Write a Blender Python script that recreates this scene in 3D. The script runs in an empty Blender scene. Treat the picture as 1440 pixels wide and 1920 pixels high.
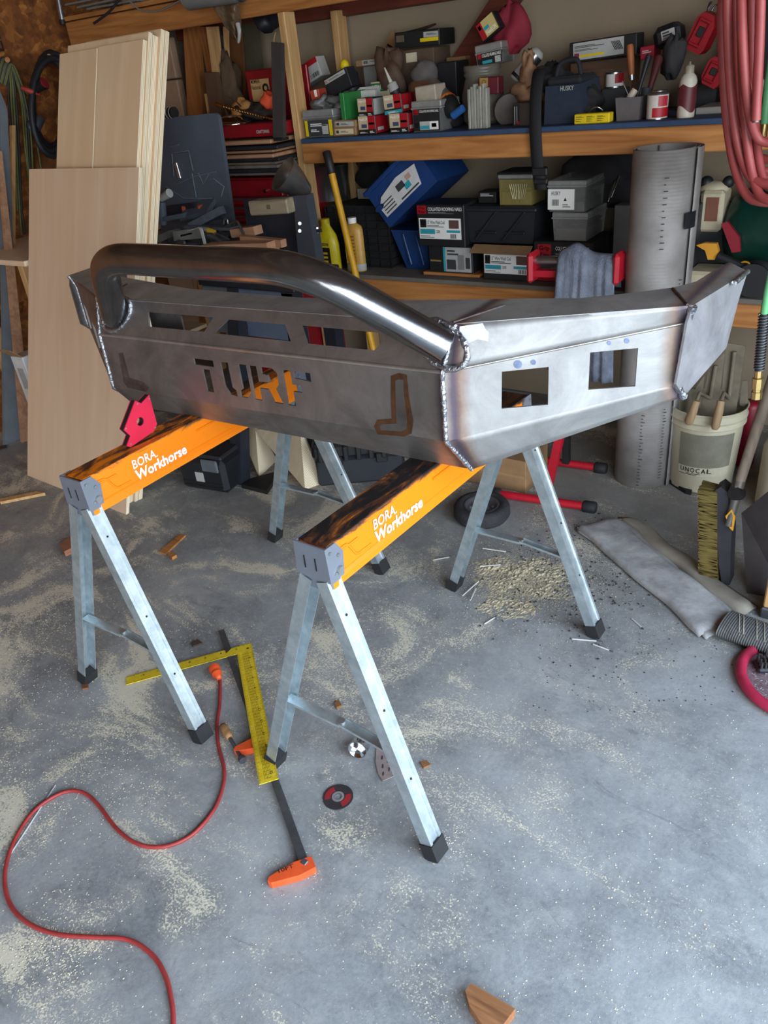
import bpy, math, random
from mathutils import Vector, Matrix
from mathutils.geometry import tessellate_polygon
random.seed(7)
S = bpy.context.scene
COL = S.collection

# ---------------------------------------------------------------- camera
FL = 1460.25
CO = Vector((0.0, 0.0, 1.6071))
CR = Vector((0.82665094, 0.55443322, -0.09618746))
CD = Vector((0.210495, -0.46319931, -0.86089387))
CF = Vector((-0.52186212, 0.69141175, -0.49960957))
cam_d = bpy.data.cameras.new('camera'); cam = bpy.data.objects.new('camera', cam_d); COL.objects.link(cam)
m = Matrix.Identity(4)
for i in range(3):
    m[i][0] = CR[i]; m[i][1] = -CD[i]; m[i][2] = -CF[i]; m[i][3] = CO[i]
cam.matrix_world = m
cam_d.sensor_fit = 'VERTICAL'; cam_d.sensor_height = 24.0; cam_d.lens = FL / 1920 * 24.0
cam_d.clip_start = 0.02; cam_d.clip_end = 200
S.camera = cam

# ---------------------------------------------------------------- daylight through the open garage door
W = bpy.data.worlds.new('sky'); S.world = W; W.use_nodes = True
wn = W.node_tree.nodes; wl = W.node_tree.links
bg = wn['Background']
tc = wn.new('ShaderNodeTexCoord'); sx = wn.new('ShaderNodeSeparateXYZ'); rp = wn.new('ShaderNodeValToRGB')
wl.new(tc.outputs['Generated'], sx.inputs[0]); wl.new(sx.outputs['Z'], rp.inputs[0])
rp.color_ramp.elements[0].position = 0.0; rp.color_ramp.elements[0].color = (0.92, 0.97, 1.0, 1)
rp.color_ramp.elements[1].position = 0.7; rp.color_ramp.elements[1].color = (0.56, 0.75, 1.0, 1)
wl.new(rp.outputs[0], bg.inputs['Color']); bg.inputs['Strength'].default_value = 7.0
DOORX = 0.95
pl = bpy.data.lights.new('door_portal', 'AREA'); pl.shape = 'RECTANGLE'; pl.size = 4.75; pl.size_y = 2.35
pl.cycles.is_portal = True
po = bpy.data.objects.new('door_portal', pl); COL.objects.link(po)
po.location = (DOORX, -0.43, 1.18); po.rotation_euler = (math.pi / 2, 0, math.pi / 2)
po2 = po.copy(); po2.data = pl.copy(); po2.data.size = 3.3; po2.name = 'added_opening_portal'; COL.objects.link(po2); po2.location = (DOORX, -4.95, 1.18)  # portal of a second opening out of view, added to brighten the plywood
S.view_settings.view_transform = 'Standard'; S.view_settings.look = 'None'
S.view_settings.exposure = 0.40; S.view_settings.gamma = 1.0; S.view_settings.use_curve_mapping = False

# ---------------------------------------------------------------- helpers
def V(*a): return Vector(a)
def ray(u, v): return CF + CR * ((u - 720) / FL) + CD * ((v - 960) / FL)
def onp(u, v, p, n):
    d = ray(u, v); n = Vector(n); return CO + d * ((Vector(p) - CO).dot(n) / d.dot(n))
def at(u, v, y=None, z=None, x=None):
    if y is not None: return onp(u, v, (0, y, 0), (0, 1, 0))
    if z is not None: return onp(u, v, (0, 0, z), (0, 0, 1))
    return onp(u, v, (x, 0, 0), (1, 0, 0))
def C(r, g, b):
    f = lambda c: (c / 255 / 12.92) if c <= 10 else ((c / 255 + 0.055) / 1.055) ** 2.4
    return (f(r), f(g), f(b), 1)

class MB:
    def __init__(s): s.v = []; s.f = []; s.mi = []; s.sm = []; s.cur = 0; s.M = None
    def add(s, vs, fs, smooth=False):
        o = len(s.v)
        for p in vs:
            p = Vector(p)
            s.v.append(s.M @ p if s.M else p)
        for f in fs:
            s.f.append([i + o for i in f]); s.mi.append(s.cur); s.sm.append(smooth)
        return s
    def box(s, c, d, b=0.0, R=None):
        c = Vector(c); h = [x / 2 for x in d]; b = min(b, min(h) * 0.9)
        T = (lambda p: c + (R @ Vector(p))) if R else (lambda p: c + Vector(p))
        if b <= 0:
            vs = [T((sx_ * h[0], sy * h[1], sz * h[2])) for sx_ in (-1, 1) for sy in (-1, 1) for sz in (-1, 1)]
            return s.add(vs, [(0, 1, 3, 2), (4, 6, 7, 5), (0, 4, 5, 1), (2, 3, 7, 6), (0, 2, 6, 4), (1, 5, 7, 3)])
        vs = []; idx = {}
        for sx_ in (-1, 1):
            for sy in (-1, 1):
                for sz in (-1, 1):
                    for k in range(3):
                        p = [sx_ * (h[0] - b), sy * (h[1] - b), sz * (h[2] - b)]
                        p[k] = (sx_, sy, sz)[k] * h[k]
                        idx[(sx_, sy, sz, k)] = len(vs); vs.append(T(p))
        fs = []
        for k in range(3):
            for sg in (-1, 1):
                q = []
                for (a, c2) in ((-1, -1), (1, -1), (1, 1), (-1, 1)):
                    t = [0, 0, 0]; t[k] = sg; t[(k + 1) % 3] = a; t[(k + 2) % 3] = c2
                    q.append(idx[(t[0], t[1], t[2], k)])
                fs.append(q if sg > 0 else q[::-1])
        for k in range(3):
            k1, k2 = (k + 1) % 3, (k + 2) % 3
            for a in (-1, 1):
                for c2 in (-1, 1):
                    t0 = [0, 0, 0]; t1 = [0, 0, 0]
                    t0[k] = -1; t1[k] = 1
                    for t in (t0, t1): t[k1] = a; t[k2] = c2
                    q = [idx[(*t0, k1)], idx[(*t1, k1)], idx[(*t1, k2)], idx[(*t0, k2)]]
                    fs.append(q if a * c2 > 0 else q[::-1])
        for sx_ in (-1, 1):
            for sy in (-1, 1):
                for sz in (-1, 1):
                    q = [idx[(sx_, sy, sz, k)] for k in range(3)]
                    fs.append(q if sx_ * sy * sz > 0 else q[::-1])
        return s.add(vs, fs)
    def hexa(s, p):  # bottom 4 then top 4, both counter-clockwise seen from above
        return s.add(p, [(3, 2, 1, 0), (4, 5, 6, 7), (0, 1, 5, 4), (1, 2, 6, 5), (2, 3, 7, 6), (3, 0, 4, 7)])
    def tube(s, path, r, n=8, closed=False, caps=True):
        path = [Vector(p) for p in path]; m_ = len(path)
        rs = r if isinstance(r, (list, tuple)) else [r] * m_
        tg = []
        for i in range(m_):
            a = path[(i - 1) % m_] if (closed or i > 0) else path[i]
            b = path[(i + 1) % m_] if (closed or i < m_ - 1) else path[i]
            t = (b - a); tg.append(t.normalized() if t.length > 1e-9 else Vector((0, 0, 1)))
        ref = Vector((0, 0, 1)) if abs(tg[0].z) < 0.9 else Vector((1, 0, 0))
        nx = tg[0].cross(ref).normalized(); rings = []
        for i in range(m_):
            nx = nx - tg[i] * nx.dot(tg[i])
            nx = nx.normalized() if nx.length > 1e-6 else tg[i].orthogonal().normalized()
            ny = tg[i].cross(nx)
            rings.append([path[i] + (nx * math.cos(2 * math.pi * k / n) + ny * math.sin(2 * math.pi * k / n)) * rs[i] for k in range(n)])
        vs = [p for q in rings for p in q]; fs = []
        for i in range(m_ if closed else m_ - 1):
            j = (i + 1) % m_
            for k in range(n):
                fs.append((i * n + k, i * n + (k + 1) % n, j * n + (k + 1) % n, j * n + k))
        s.add(vs, fs, True)
        if caps and not closed:
            s.add(rings[0], [tuple(range(n))[::-1]]); s.add(rings[-1], [tuple(range(n))])
        return s
    def cyl(s, a, b, r, r2=None, n=16, caps=True):
        return s.tube([a, b], [r, r if r2 is None else r2], n, False, caps)
    def lathe(s, prof, c=(0, 0, 0), n=24, R=None, smooth=True):
        # prof: (radius, height) pairs about local z; repeated points make a sharp edge
        c = Vector(c); vs = []; fs = []
        for (r, h) in prof:
            for k in range(n):
                p = Vector((r * math.cos(2 * math.pi * k / n), r * math.sin(2 * math.pi * k / n), h))
                vs.append(c + (R @ p if R else p))
        for i in range(len(prof) - 1):
            if prof[i] == prof[i + 1]: continue
            for k in range(n):
                fs.append((i * n + k, i * n + (k + 1) % n, (i + 1) * n + (k + 1) % n, (i + 1) * n + k))
        return s.add(vs, fs, smooth)
    def plate(s, outer, holes=(), t=0.005, n=None, center=False):
        # coplanar 3D loops, thickened by t along the normal (to the side away from n's sign if given)
        loops = [[Vector(p) for p in outer]] + [[Vector(p) for p in h] for h in holes]
        o = loops[0]; nn = Vector((0, 0, 0))
        for i in range(len(o)):
            nn += (o[i] - o[0]).cross(o[(i + 1) % len(o)] - o[0])
        nn.normalize()
        if n is not None and nn.dot(Vector(n)) < 0:
            nn = -nn; loops = [l[::-1] for l in loops]
        off = nn * t
        sh = nn * (t / 2) if center else Vector((0, 0, 0))
        flat = [p for l in loops for p in l]
        ex = (o[1] - o[0]).normalized(); ey = nn.cross(ex)
        tri = tessellate_polygon([[Vector(((p - o[0]).dot(ex), (p - o[0]).dot(ey), 0)) for p in l] for l in loops])
        N = len(flat); vs = [p + sh for p in flat] + [p - off + sh for p in flat]; fs = []
        for q in tri:
            a, b, c = (flat[i] for i in q)
            if (b - a).cross(c - a).dot(nn) < 0: q = q[::-1]
            fs.append(tuple(q)); fs.append(tuple(i + N for i in q[::-1]))
        k = 0
        s.add(vs, fs)
        vs2 = []; fs2 = []
        for li, l in enumerate(loops):
            L = len(l)
            for i in range(L):
                a = l[i] + sh; b = l[(i + 1) % L] + sh; z = len(vs2)
                vs2 += [a, b, b - off, a - off]; fs2.append((z + 3, z + 2, z + 1, z) if li == 0 else (z, z + 1, z + 2, z + 3))
        return s.add(vs2, [f if True else f for f in fs2])
    def sweep(s, prof, a, b, xd):
        # 2D profile (closed outline) carried from a to b; xd gives the profile's x direction
        a = Vector(a); b = Vector(b); t = (b - a).normalized(); xd = Vector(xd); xd = (xd - t * xd.dot(t)).normalized(); yd = t.cross(xd)
        o1 = [a + xd * p[0] + yd * p[1] for p in prof]
        nn = t * ((b - a).length)
        off = len(o1); vs = []; fs = []
        for i in range(off):
            j = (i + 1) % off; z = len(vs); vs += [o1[i], o1[j], o1[j] + nn, o1[i] + nn]; fs.append((z, z + 1, z + 2, z + 3))
        s.add(vs, fs)
        tri = tessellate_polygon([[Vector((p[0], p[1], 0)) for p in prof]])
        s.add(o1, [tuple(q) for q in tri]); s.add([p + nn for p in o1], [tuple(q[::-1]) for q in tri])
        return s
    def ball(s, c, r, n=12, sc=(1, 1, 1), R=None):
        k = n // 2; c = Vector(c); vs = []; fs = []
        for i in range(k + 1):
            th = math.pi * i / k
            for j in range(n):
                ph = 2 * math.pi * j / n
                p = Vector((r * sc[0] * math.sin(th) * math.cos(ph), r * sc[1] * math.sin(th) * math.sin(ph), r * sc[2] * math.cos(th)))
                vs.append(c + (R @ p if R else p))
        for i in range(k):
            for j in range(n):
                fs.append((i * n + j, (i + 1) * n + j, (i + 1) * n + (j + 1) % n, i * n + (j + 1) % n))
        return s.add(vs, fs, True)
    def grid(s, P, smooth=True, t=0.0):
        # P[i][j] rows of points -> sheet (thickened downwards along local normals if t)
        r = len(P); c = len(P[0]); vs = [Vector(p) for q in P for p in q]
        fs = [(i * c + j, i * c + j + 1, (i + 1) * c + j + 1, (i + 1) * c + j) for i in range(r - 1) for j in range(c - 1)]
        if t:
            nr = [Vector((0, 0, 0)) for _ in vs]
            for f in fs:
                nn = (vs[f[1]] - vs[f[0]]).cross(vs[f[3]] - vs[f[0]])
                for i in f: nr[i] += nn
            N = len(vs); vs = vs + [vs[i] - (nr[i].normalized() * t if nr[i].length > 0 else Vector((0, 0, t))) for i in range(N)]
            fs2 = [tuple(i + N for i in f[::-1]) for f in fs]
            edge = [i for i in range(c)] + [i * c + c - 1 for i in range(1, r)] + [(r - 1) * c + j for j in range(c - 2, -1, -1)] + [i * c for i in range(r - 2, 0, -1)]
            for a, b in zip(edge, edge[1:] + edge[:1]): fs2.append((b, a, a + N, b + N))
            fs = fs + fs2
        return s.add(vs, fs, smooth)
    def build(s, name, mats, parent=None, **kw):
        me = bpy.data.meshes.new(name)
        me.from_pydata([tuple(p) for p in s.v], [], s.f)
        if not isinstance(mats, (list, tuple)): mats = [mats]
        for mm in mats: me.materials.append(mm)
        me.polygons.foreach_set('use_smooth', s.sm); me.polygons.foreach_set('material_index', s.mi)
        me.validate(); me.update()
        o = bpy.data.objects.new(name, me); COL.objects.link(o)
        if parent is not None:
            o.parent = parent
            if parent.get('_in'): o.matrix_parent_inverse = Matrix.Translation(-Vector(parent.location))
        for k, v_ in kw.items(): o[k] = v_
        return o

INPLACE = []
def thing(name, label, cat, loc=(0, 0, 0), group=None, inplace=True, M=None):
    o = bpy.data.objects.new(name, None); COL.objects.link(o); o.empty_display_size = 0.05
    o['label'] = label; o['category'] = cat
    if group: o['group'] = group
    if M is not None: o.matrix_world = M
    else: o.location = loc
    if inplace and M is None: o['_in'] = 1; INPLACE.append(o)
    return o
def tag(o, label, cat, group=None):
    o['label'] = label; o['category'] = cat
    if group: o['group'] = group
    return o
def struct(mb, name, mats):
    o = mb.build(name, mats); o['kind'] = 'structure'; return o
def copy_tree(o, parent=None):
    c = o.copy(); COL.objects.link(c)
    if parent is not None: c.parent = parent
    for ch in list(o.children): copy_tree(ch, c)
    return c
def fillet(path, r, n=8):
    out = [Vector(path[0])]
    for i in range(1, len(path) - 1):
        p, a, b = Vector(path[i]), Vector(path[i - 1]), Vector(path[i + 1])
        da = (a - p); db = (b - p); k = min(r, da.length * 0.49, db.length * 0.49)
        A = p + da.normalized() * k; B = p + db.normalized() * k
        for j in range(n + 1):
            t = j / n; out.append(A * (1 - t) ** 2 + p * 2 * t * (1 - t) + B * t * t)
    out.append(Vector(path[-1])); return out
def smooth_path(pts, k=6, closed=False):
    pts = [Vector(p) for p in pts]; n = len(pts); out = []
    g = (lambda i: pts[i % n]) if closed else (lambda i: pts[max(0, min(n - 1, i))])
    for i in range(n if closed else n - 1):
        a, b, c, d = g(i - 1), g(i), g(i + 1), g(i + 2)
        for j in range(k):
            t = j / k
            out.append(0.5 * ((2 * b) + (c - a) * t + (2 * a - 5 * b + 4 * c - d) * t * t + (3 * b - a - 3 * c + d) * t ** 3))
    if not closed: out.append(pts[-1])
    return out
def basis(o, ex, ez):
    ex = Vector(ex).normalized(); ez = Vector(ez); ez = (ez - ex * ez.dot(ex)).normalized(); ey = ez.cross(ex)
    M = Matrix.Identity(4)
    for i in range(3): M[i][0] = ex[i]; M[i][1] = ey[i]; M[i][2] = ez[i]; M[i][3] = Vector(o)[i]
    return M
def text(parent, s, o, ex, ez, w, h, mt, name='lettering', shear=0.0, bold=0.012):
    # flat lettering: lower-left corner o, run along ex, up along ez, fitted into w x h
    cu = bpy.data.curves.new(name, 'FONT'); cu.body = s; cu.resolution_u = 2; cu.shear = shear; cu.offset = bold
    ob = bpy.data.objects.new(name, cu)
    me = bpy.data.meshes.new_from_object(ob)
    bpy.data.objects.remove(ob); bpy.data.curves.remove(cu)
    if not len(me.vertices): return None
    xs = [p.co.x for p in me.vertices]; ys = [p.co.y for p in me.vertices]
    x0, x1, y0, y1 = min(xs), max(xs), min(ys), max(ys)
    ex = Vector(ex).normalized(); ez = Vector(ez); ez = (ez - ex * ez.dot(ex)).normalized(); o = Vector(o)
    for p in me.vertices:
        q = o + ex * ((p.co.x - x0) / max(1e-6, x1 - x0) * w) + ez * ((p.co.y - y0) / max(1e-6, y1 - y0) * h)
        p.co = q
    me.name = name; me.materials.clear(); me.materials.append(mt)
    t = bpy.data.objects.new(name, me); COL.objects.link(t)
    t.parent = parent
    if parent.get('_in'): t.matrix_parent_inverse = Matrix.Translation(-Vector(parent.location))
    return t

# ---------------------------------------------------------------- materials
def nodes(name):
    mt = bpy.data.materials.new(name); mt.use_nodes = True
    nt = mt.node_tree; b = nt.nodes['Principled BSDF']; return mt, nt, b
def mat(name, col, rough=0.6, metal=0.0, var=0.18, scale=14.0, bump=0.0, bscale=None, stretch=(1, 1, 1), col2=None, spec=None, trans=0.0, alpha=1.0):
    mt, nt, b = nodes(name); L = nt.links
    tc_ = nt.nodes.new('ShaderNodeTexCoord'); mp = nt.nodes.new('ShaderNodeMapping'); mp.inputs['Scale'].default_value = stretch
    L.new(tc_.outputs['Object'], mp.inputs[0])
    nz = nt.nodes.new('ShaderNodeTexNoise'); nz.inputs['Scale'].default_value = scale; nz.inputs['Detail'].default_value = 5; nz.inputs['Roughness'].default_value = 0.65
    L.new(mp.outputs[0], nz.inputs['Vector'])
    r = nt.nodes.new('ShaderNodeValToRGB'); r.color_ramp.elements[0].position = 0.32; r.color_ramp.elements[1].position = 0.7
    c0 = tuple(max(0, x * (1 - var)) for x in col[:3]) + (1,)
    c1 = tuple(min(1, x * (1 + var)) for x in col[:3]) + (1,)
    r.color_ramp.elements[0].color = c0; r.color_ramp.elements[1].color = col2 if col2 else c1
    L.new(nz.outputs['Fac'], r.inputs[0]); L.new(r.outputs[0], b.inputs['Base Color'])
    b.inputs['Roughness'].default_value = rough; b.inputs['Metallic'].default_value = metal
    if spec is not None: b.inputs['Specular IOR Level'].default_value = spec
    if trans: b.inputs['Transmission Weight'].default_value = trans; b.inputs['IOR'].default_value = 1.3
    if alpha < 1: b.inputs['Alpha'].default_value = alpha
    if bump:
        bp = nt.nodes.new('ShaderNodeBump'); bp.inputs['Strength'].default_value = bump; bp.inputs['Distance'].default_value = 0.01
        n2 = nt.nodes.new('ShaderNodeTexNoise'); n2.inputs['Scale'].default_value = bscale or scale * 4; n2.inputs['Detail'].default_value = 4
        L.new(mp.outputs[0], n2.inputs['Vector']); L.new(n2.outputs['Fac'], bp.inputs['Height']); L.new(bp.outputs[0], b.inputs['Normal'])
    return mt
def wood(name, c1, c2, axis='X', scale=9.0, rough=0.65, knots=False):
    mt, nt, b = nodes(name); L = nt.links
    tc_ = nt.nodes.new('ShaderNodeTexCoord'); mp = nt.nodes.new('ShaderNodeMapping')
    st = {'X': (0.7, 9, 9), 'Y': (9, 0.7, 9), 'Z': (9, 9, 0.7)}[axis]; mp.inputs['Scale'].default_value = st
    L.new(tc_.outputs['Object'], mp.inputs[0])
    nz = nt.nodes.new('ShaderNodeTexNoise'); nz.inputs['Scale'].default_value = scale * 0.35; nz.inputs['Detail'].default_value = 6; nz.inputs['Distortion'].default_value = 1.2
    L.new(mp.outputs[0], nz.inputs['Vector'])
    r = nt.nodes.new('ShaderNodeValToRGB'); r.color_ramp.elements[0].position = 0.3; r.color_ramp.elements[1].position = 0.72
    r.color_ramp.elements[0].color = c1; r.color_ramp.elements[1].color = c2
    L.new(nz.outputs['Fac'], r.inputs[0]); out = r.outputs[0]
    if knots:
        vo = nt.nodes.new('ShaderNodeTexVoronoi'); vo.inputs['Scale'].default_value = 4.5
        m2 = nt.nodes.new('ShaderNodeMapping'); m2.inputs['Scale'].default_value = tuple(0.7 if x < 1 else 1.4 for x in st)
        L.new(tc_.outputs['Object'], m2.inputs[0]); L.new(m2.outputs[0], vo.inputs['Vector'])
        r2 = nt.nodes.new('ShaderNodeValToRGB'); r2.color_ramp.elements[0].position = 0.05; r2.color_ramp.elements[1].position = 0.12
        r2.color_ramp.elements[0].color = (1, 1, 1, 1); r2.color_ramp.elements[1].color = (0, 0, 0, 1)
        L.new(vo.outputs['Distance'], r2.inputs[0])
        mx = nt.nodes.new('ShaderNodeMix'); mx.data_type = 'RGBA'; L.new(r2.outputs[0], mx.inputs[0]); L.new(out, mx.inputs[6])
        mx.inputs[7].default_value = tuple(x * 0.35 for x in c1[:3]) + (1,); out = mx.outputs[2]
    L.new(out, b.inputs['Base Color']); b.inputs['Roughness'].default_value = rough
    bp = nt.nodes.new('ShaderNodeBump'); bp.inputs['Strength'].default_value = 0.15; bp.inputs['Distance'].default_value = 0.004
    L.new(nz.outputs['Fac'], bp.inputs['Height']); L.new(bp.outputs[0], b.inputs['Normal'])
    return mt
PAL = {}
def paint(r, g, b, rough=0.55, metal=0.0, var=0.12, **k):
    key = (r, g, b, rough, metal, var, tuple(sorted(k.items())))
    if key not in PAL: PAL[key] = mat('paint_%d_%d_%d' % (r, g, b), C(r, g, b), rough, metal, var, **k)
    return PAL[key]
# ---------------------------------------------------------------- floor with sawdust, walls, ceiling
def floor_mat():
    mt, nt, b = nodes('concrete_with_sawdust'); L = nt.links; N = nt.nodes.new
    tc_ = N('ShaderNodeTexCoord')
    def noise(sc, det=6, rough=0.6, dist=0.0, st=(1, 1, 1), rot=0.0):
        mp = N('ShaderNodeMapping'); mp.inputs['Scale'].default_value = st; mp.inputs['Rotation'].default_value = (0, 0, rot)
        L.new(tc_.outputs['Object'], mp.inputs[0])
        n = N('ShaderNodeTexNoise'); n.inputs['Scale'].default_value = sc; n.inputs['Detail'].default_value = det
        n.inputs['Roughness'].default_value = rough; n.inputs['Distortion'].default_value = dist
        L.new(mp.outputs[0], n.inputs['Vector']); return n.outputs['Fac']
    def ramp(src, p0, p1, c0, c1):
        r = N('ShaderNodeValToRGB'); r.color_ramp.elements[0].position = p0; r.color_ramp.elements[1].position = p1
        r.color_ramp.elements[0].color = c0; r.color_ramp.elements[1].color = c1; L.new(src, r.inputs[0]); return r.outputs[0]
    def mix(f, a, c):
        x = N('ShaderNodeMix'); x.data_type = 'RGBA'
        for i, s in ((0, f), (6, a), (7, c)):
            if isinstance(s, tuple) or isinstance(s, float): x.inputs[i].default_value = s
            else: L.new(s, x.inputs[i])
        return x.outputs[2]
    def mth(op, a, c):
        x = N('ShaderNodeMath'); x.operation = op
        for i, s in ((0, a), (1, c)):
            if isinstance(s, float): x.inputs[i].default_value = s
            else: L.new(s, x.inputs[i])
        return x.outputs[0]
    W0 = (0, 0, 0, 1); W1 = (1, 1, 1, 1)
    base = ramp(noise(2.2, 9, 0.68, 0.4), 0.36, 0.66, C(106, 108, 110), C(158, 160, 160))
    fine = noise(90, 4, 0.7)
    base = mix(mth('MULTIPLY', ramp(fine, 0.35, 0.75, W0, W1), 0.4), base, C(172, 173, 168))
    mott = noise(14, 10, 0.75, 0.8)
    base = mix(mth('MULTIPLY', ramp(mott, 0.48, 0.72, W0, W1), 0.5), base, C(180, 180, 174))
    base = mix(mth('MULTIPLY', ramp(noise(26, 8, 0.8), 0.56, 0.74, W0, W1), 0.5), base, C(86, 86, 90))
    # dark scuffs
    sc = mth('MULTIPLY', ramp(noise(3.0, 8, 0.75, 2.5, (1, 2.2, 1), 0.5), 0.60, 0.70, W0, W1), 0.45)
    base = mix(sc, base, C(84, 84, 88))
    # dusty brown toward the shelves (dirt lies there)
    sp = N('ShaderNodeSeparateXYZ'); L.new(tc_.outputs['Object'], sp.inputs[0])
    dirt = ramp(sp.outputs['Y'], 0.0, 1.0, W0, W1)
    mr = N('ShaderNodeMapRange'); mr.inputs[1].default_value = 1.9; mr.inputs[2].default_value = 2.9; L.new(sp.outputs['Y'], mr.inputs[0])
    base = mix(mth('MULTIPLY', mr.outputs[0], 0.55), base, C(120, 108, 90))
    # sawdust: broad swept patches x fine flecks
    broad = ramp(noise(1.7, 7, 0.62, 1.6, (1, 1.7, 1), 0.9), 0.46, 0.70, W0, W1)
    mx = N('ShaderNodeMapRange'); mx.inputs[1].default_value = -0.1; mx.inputs[2].default_value = -1.9; L.new(sp.outputs['X'], mx.inputs[0])
    side = mth('ADD', mth('MULTIPLY', mx.outputs[0], 0.85), 0.28)
    dens = mth('MULTIPLY', broad, side)
    flecks = noise(190, 3, 0.6); fl2 = noise(60, 5, 0.75)
    thr = mth('ADD', mth('MULTIPLY', flecks, 0.6), mth('MULTIPLY', fl2, 0.4))
    k = mth('ADD', thr, mth('MULTIPLY', dens, 0.30))
    dust = ramp(k, 0.605, 0.70, W0, W1)
    base = mix(mth('MULTIPLY', dust, 0.85), base, C(224, 215, 190))
    haze = mth('MULTIPLY', dens, 0.22)
    base = mix(haze, base, C(190, 180, 160))
    L.new(base, b.inputs['Base Color'])
    b.inputs['Roughness'].default_value = 0.62; b.inputs['Specular IOR Level'].default_value = 0.35
    bp = N('ShaderNodeBump'); bp.inputs['Strength'].default_value = 0.25; bp.inputs['Distance'].default_value = 0.004
    L.new(mth('ADD', fine, dust), bp.inputs['Height']); L.new(bp.outputs[0], b.inputs['Normal'])
    return mt
def osb_mat(name, dark=1.0):
    mt, nt, b = nodes(name); L = nt.links; N = nt.nodes.new
    tc_ = N('ShaderNodeTexCoord')
    outs = []
    for k, rot in enumerate((0.4, 1.3, 2.3)):
        mp = N('ShaderNodeMapping'); mp.inputs['Rotation'].default_value = (rot, rot * 0.6, rot); mp.inputs['Scale'].default_value = (9, 24, 30)
        L.new(tc_.outputs['Object'], mp.inputs[0])
        vo = N('ShaderNodeTexVoronoi'); vo.inputs['Scale'].default_value = 1.0; vo.inputs['Randomness'].default_value = 1.0
        L.new(mp.outputs[0], vo.inputs['Vector']); outs.append(vo)
    r = N('ShaderNodeValToRGB'); e = r.color_ramp.elements
    e[0].position = 0.0; e[0].color = C(56, 28, 8); e[1].position = 1.0; e[1].color = C(206, 138, 66)
    mid = e.new(0.55); mid.color = C(128, 74, 28)
    mx = N('ShaderNodeMix'); mx.data_type = 'RGBA'; mx.inputs[0].default_value = 0.5
    L.new(outs[0].outputs['Color'], mx.inputs[6]); L.new(outs[1].outputs['Color'], mx.inputs[7])
    mx2 = N('ShaderNodeMix'); mx2.data_type = 'RGBA'; mx2.inputs[0].default_value = 0.4
    L.new(mx.outputs[2], mx2.inputs[6]); L.new(outs[2].outputs['Color'], mx2.inputs[7])
    L.new(mx2.outputs[2], r.inputs[0]); L.new(r.outputs[0], b.inputs['Base Color']); b.inputs['Roughness'].default_value = 0.7
    bp = N('ShaderNodeBump'); bp.inputs['Strength'].default_value = 0.4; bp.inputs['Distance'].default_value = 0.004
    L.new(outs[0].outputs['Distance'], bp.inputs['Height']); L.new(bp.outputs[0], b.inputs['Normal'])
    return mt
M_FLOOR = floor_mat(); M_OSB = osb_mat('strand_board')
M_WALL = mat('plaster_wall', C(150, 134, 112), 0.9, var=0.10, scale=1.6, bump=0.08, bscale=30)
M_DARKWALL = mat('bare_stud_wall', C(120, 98, 74), 0.9, var=0.2, scale=2.0)
M_PINE = wood('pine_lumber', C(150, 92, 42), C(196, 134, 74), 'X', knots=True)
M_PINEZ = wood('pine_lumber_upright', C(178, 134, 84), C(216, 176, 122), 'Z', knots=True)
M_REDWOOD = wood('dark_red_timber', C(84, 34, 22), C(120, 54, 36), 'X')
M_DARKJ = wood('ceiling_joist', C(120, 82, 48), C(160, 114, 70), 'Y')
YB, XL, YS = 3.62, -4.2, 3.08
struct(MB().box((-1.6, -1.6, -0.05), (5.3, 10.6, 0.1)), 'floor', M_FLOOR)
struct(MB().box((5.0, -1.6, -0.06), (7.9, 16.0, 0.1)), 'driveway', mat('driveway_concrete', C(150, 148, 142), 0.85, scale=3))
struct(MB().box((-1.6, YB + 0.05, 1.35), (5.3, 0.1, 2.8)), 'wall_back', M_WALL)
struct(MB().box((XL - 0.05, -1.6, 1.35), (0.1, 10.5, 2.8)), 'wall_left', M_OSB)
struct(MB().box((-1.6, -6.85, 1.35), (5.3, 0.1, 2.8)), 'wall_front', M_DARKWALL)
w = MB()
w.box((DOORX + 0.05, -1.6, 2.56), (0.1, 10.5, 0.38)); w.box((DOORX + 0.05, 2.80, 1.18), (0.1, 1.68, 2.38)); w.box((DOORX + 0.05, -3.05, 1.18), (0.1, 0.48, 2.38)); w.box((DOORX + 0.05, -6.7, 1.18), (0.1, 0.2, 2.38))  # unseen; jamb widened to dim the shelves, far opening added to brighten plywood
struct(w, 'wall_right', M_DARKWALL)
struct(MB().box((-1.6, -1.6, 2.8), (5.3, 10.6, 0.1)), 'ceiling', osb_mat('ceiling_strand_board'))
for i in range(9):
    struct(MB().box((-3.9 + i * .6, -1.6, 2.66), (.042, 10.4, .18)), 'trim_%d' % (i + 3), M_DARKJ)
# ledger timbers carried by the back wall
struct(MB().box((-2.3, YB - 0.045, 1.875), (3.6, 0.09, 0.14), 0.004), 'trim_1', M_REDWOOD)
a = at(962, -20, y=YB - 0.03); b_ = at(866, 125, y=YB - 0.03)
wd = (b_ - a).normalized(); sd = Vector((wd.z, 0, -wd.x)) * 0.055
struct(MB().plate([a - wd * 0.3 + sd, a - wd * 0.3 - sd, b_ + wd * 0.25 - sd, b_ + wd * 0.25 + sd], t=0.04, n=(0, -1, 0), center=True), 'trim_2', M_REDWOOD)

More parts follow.
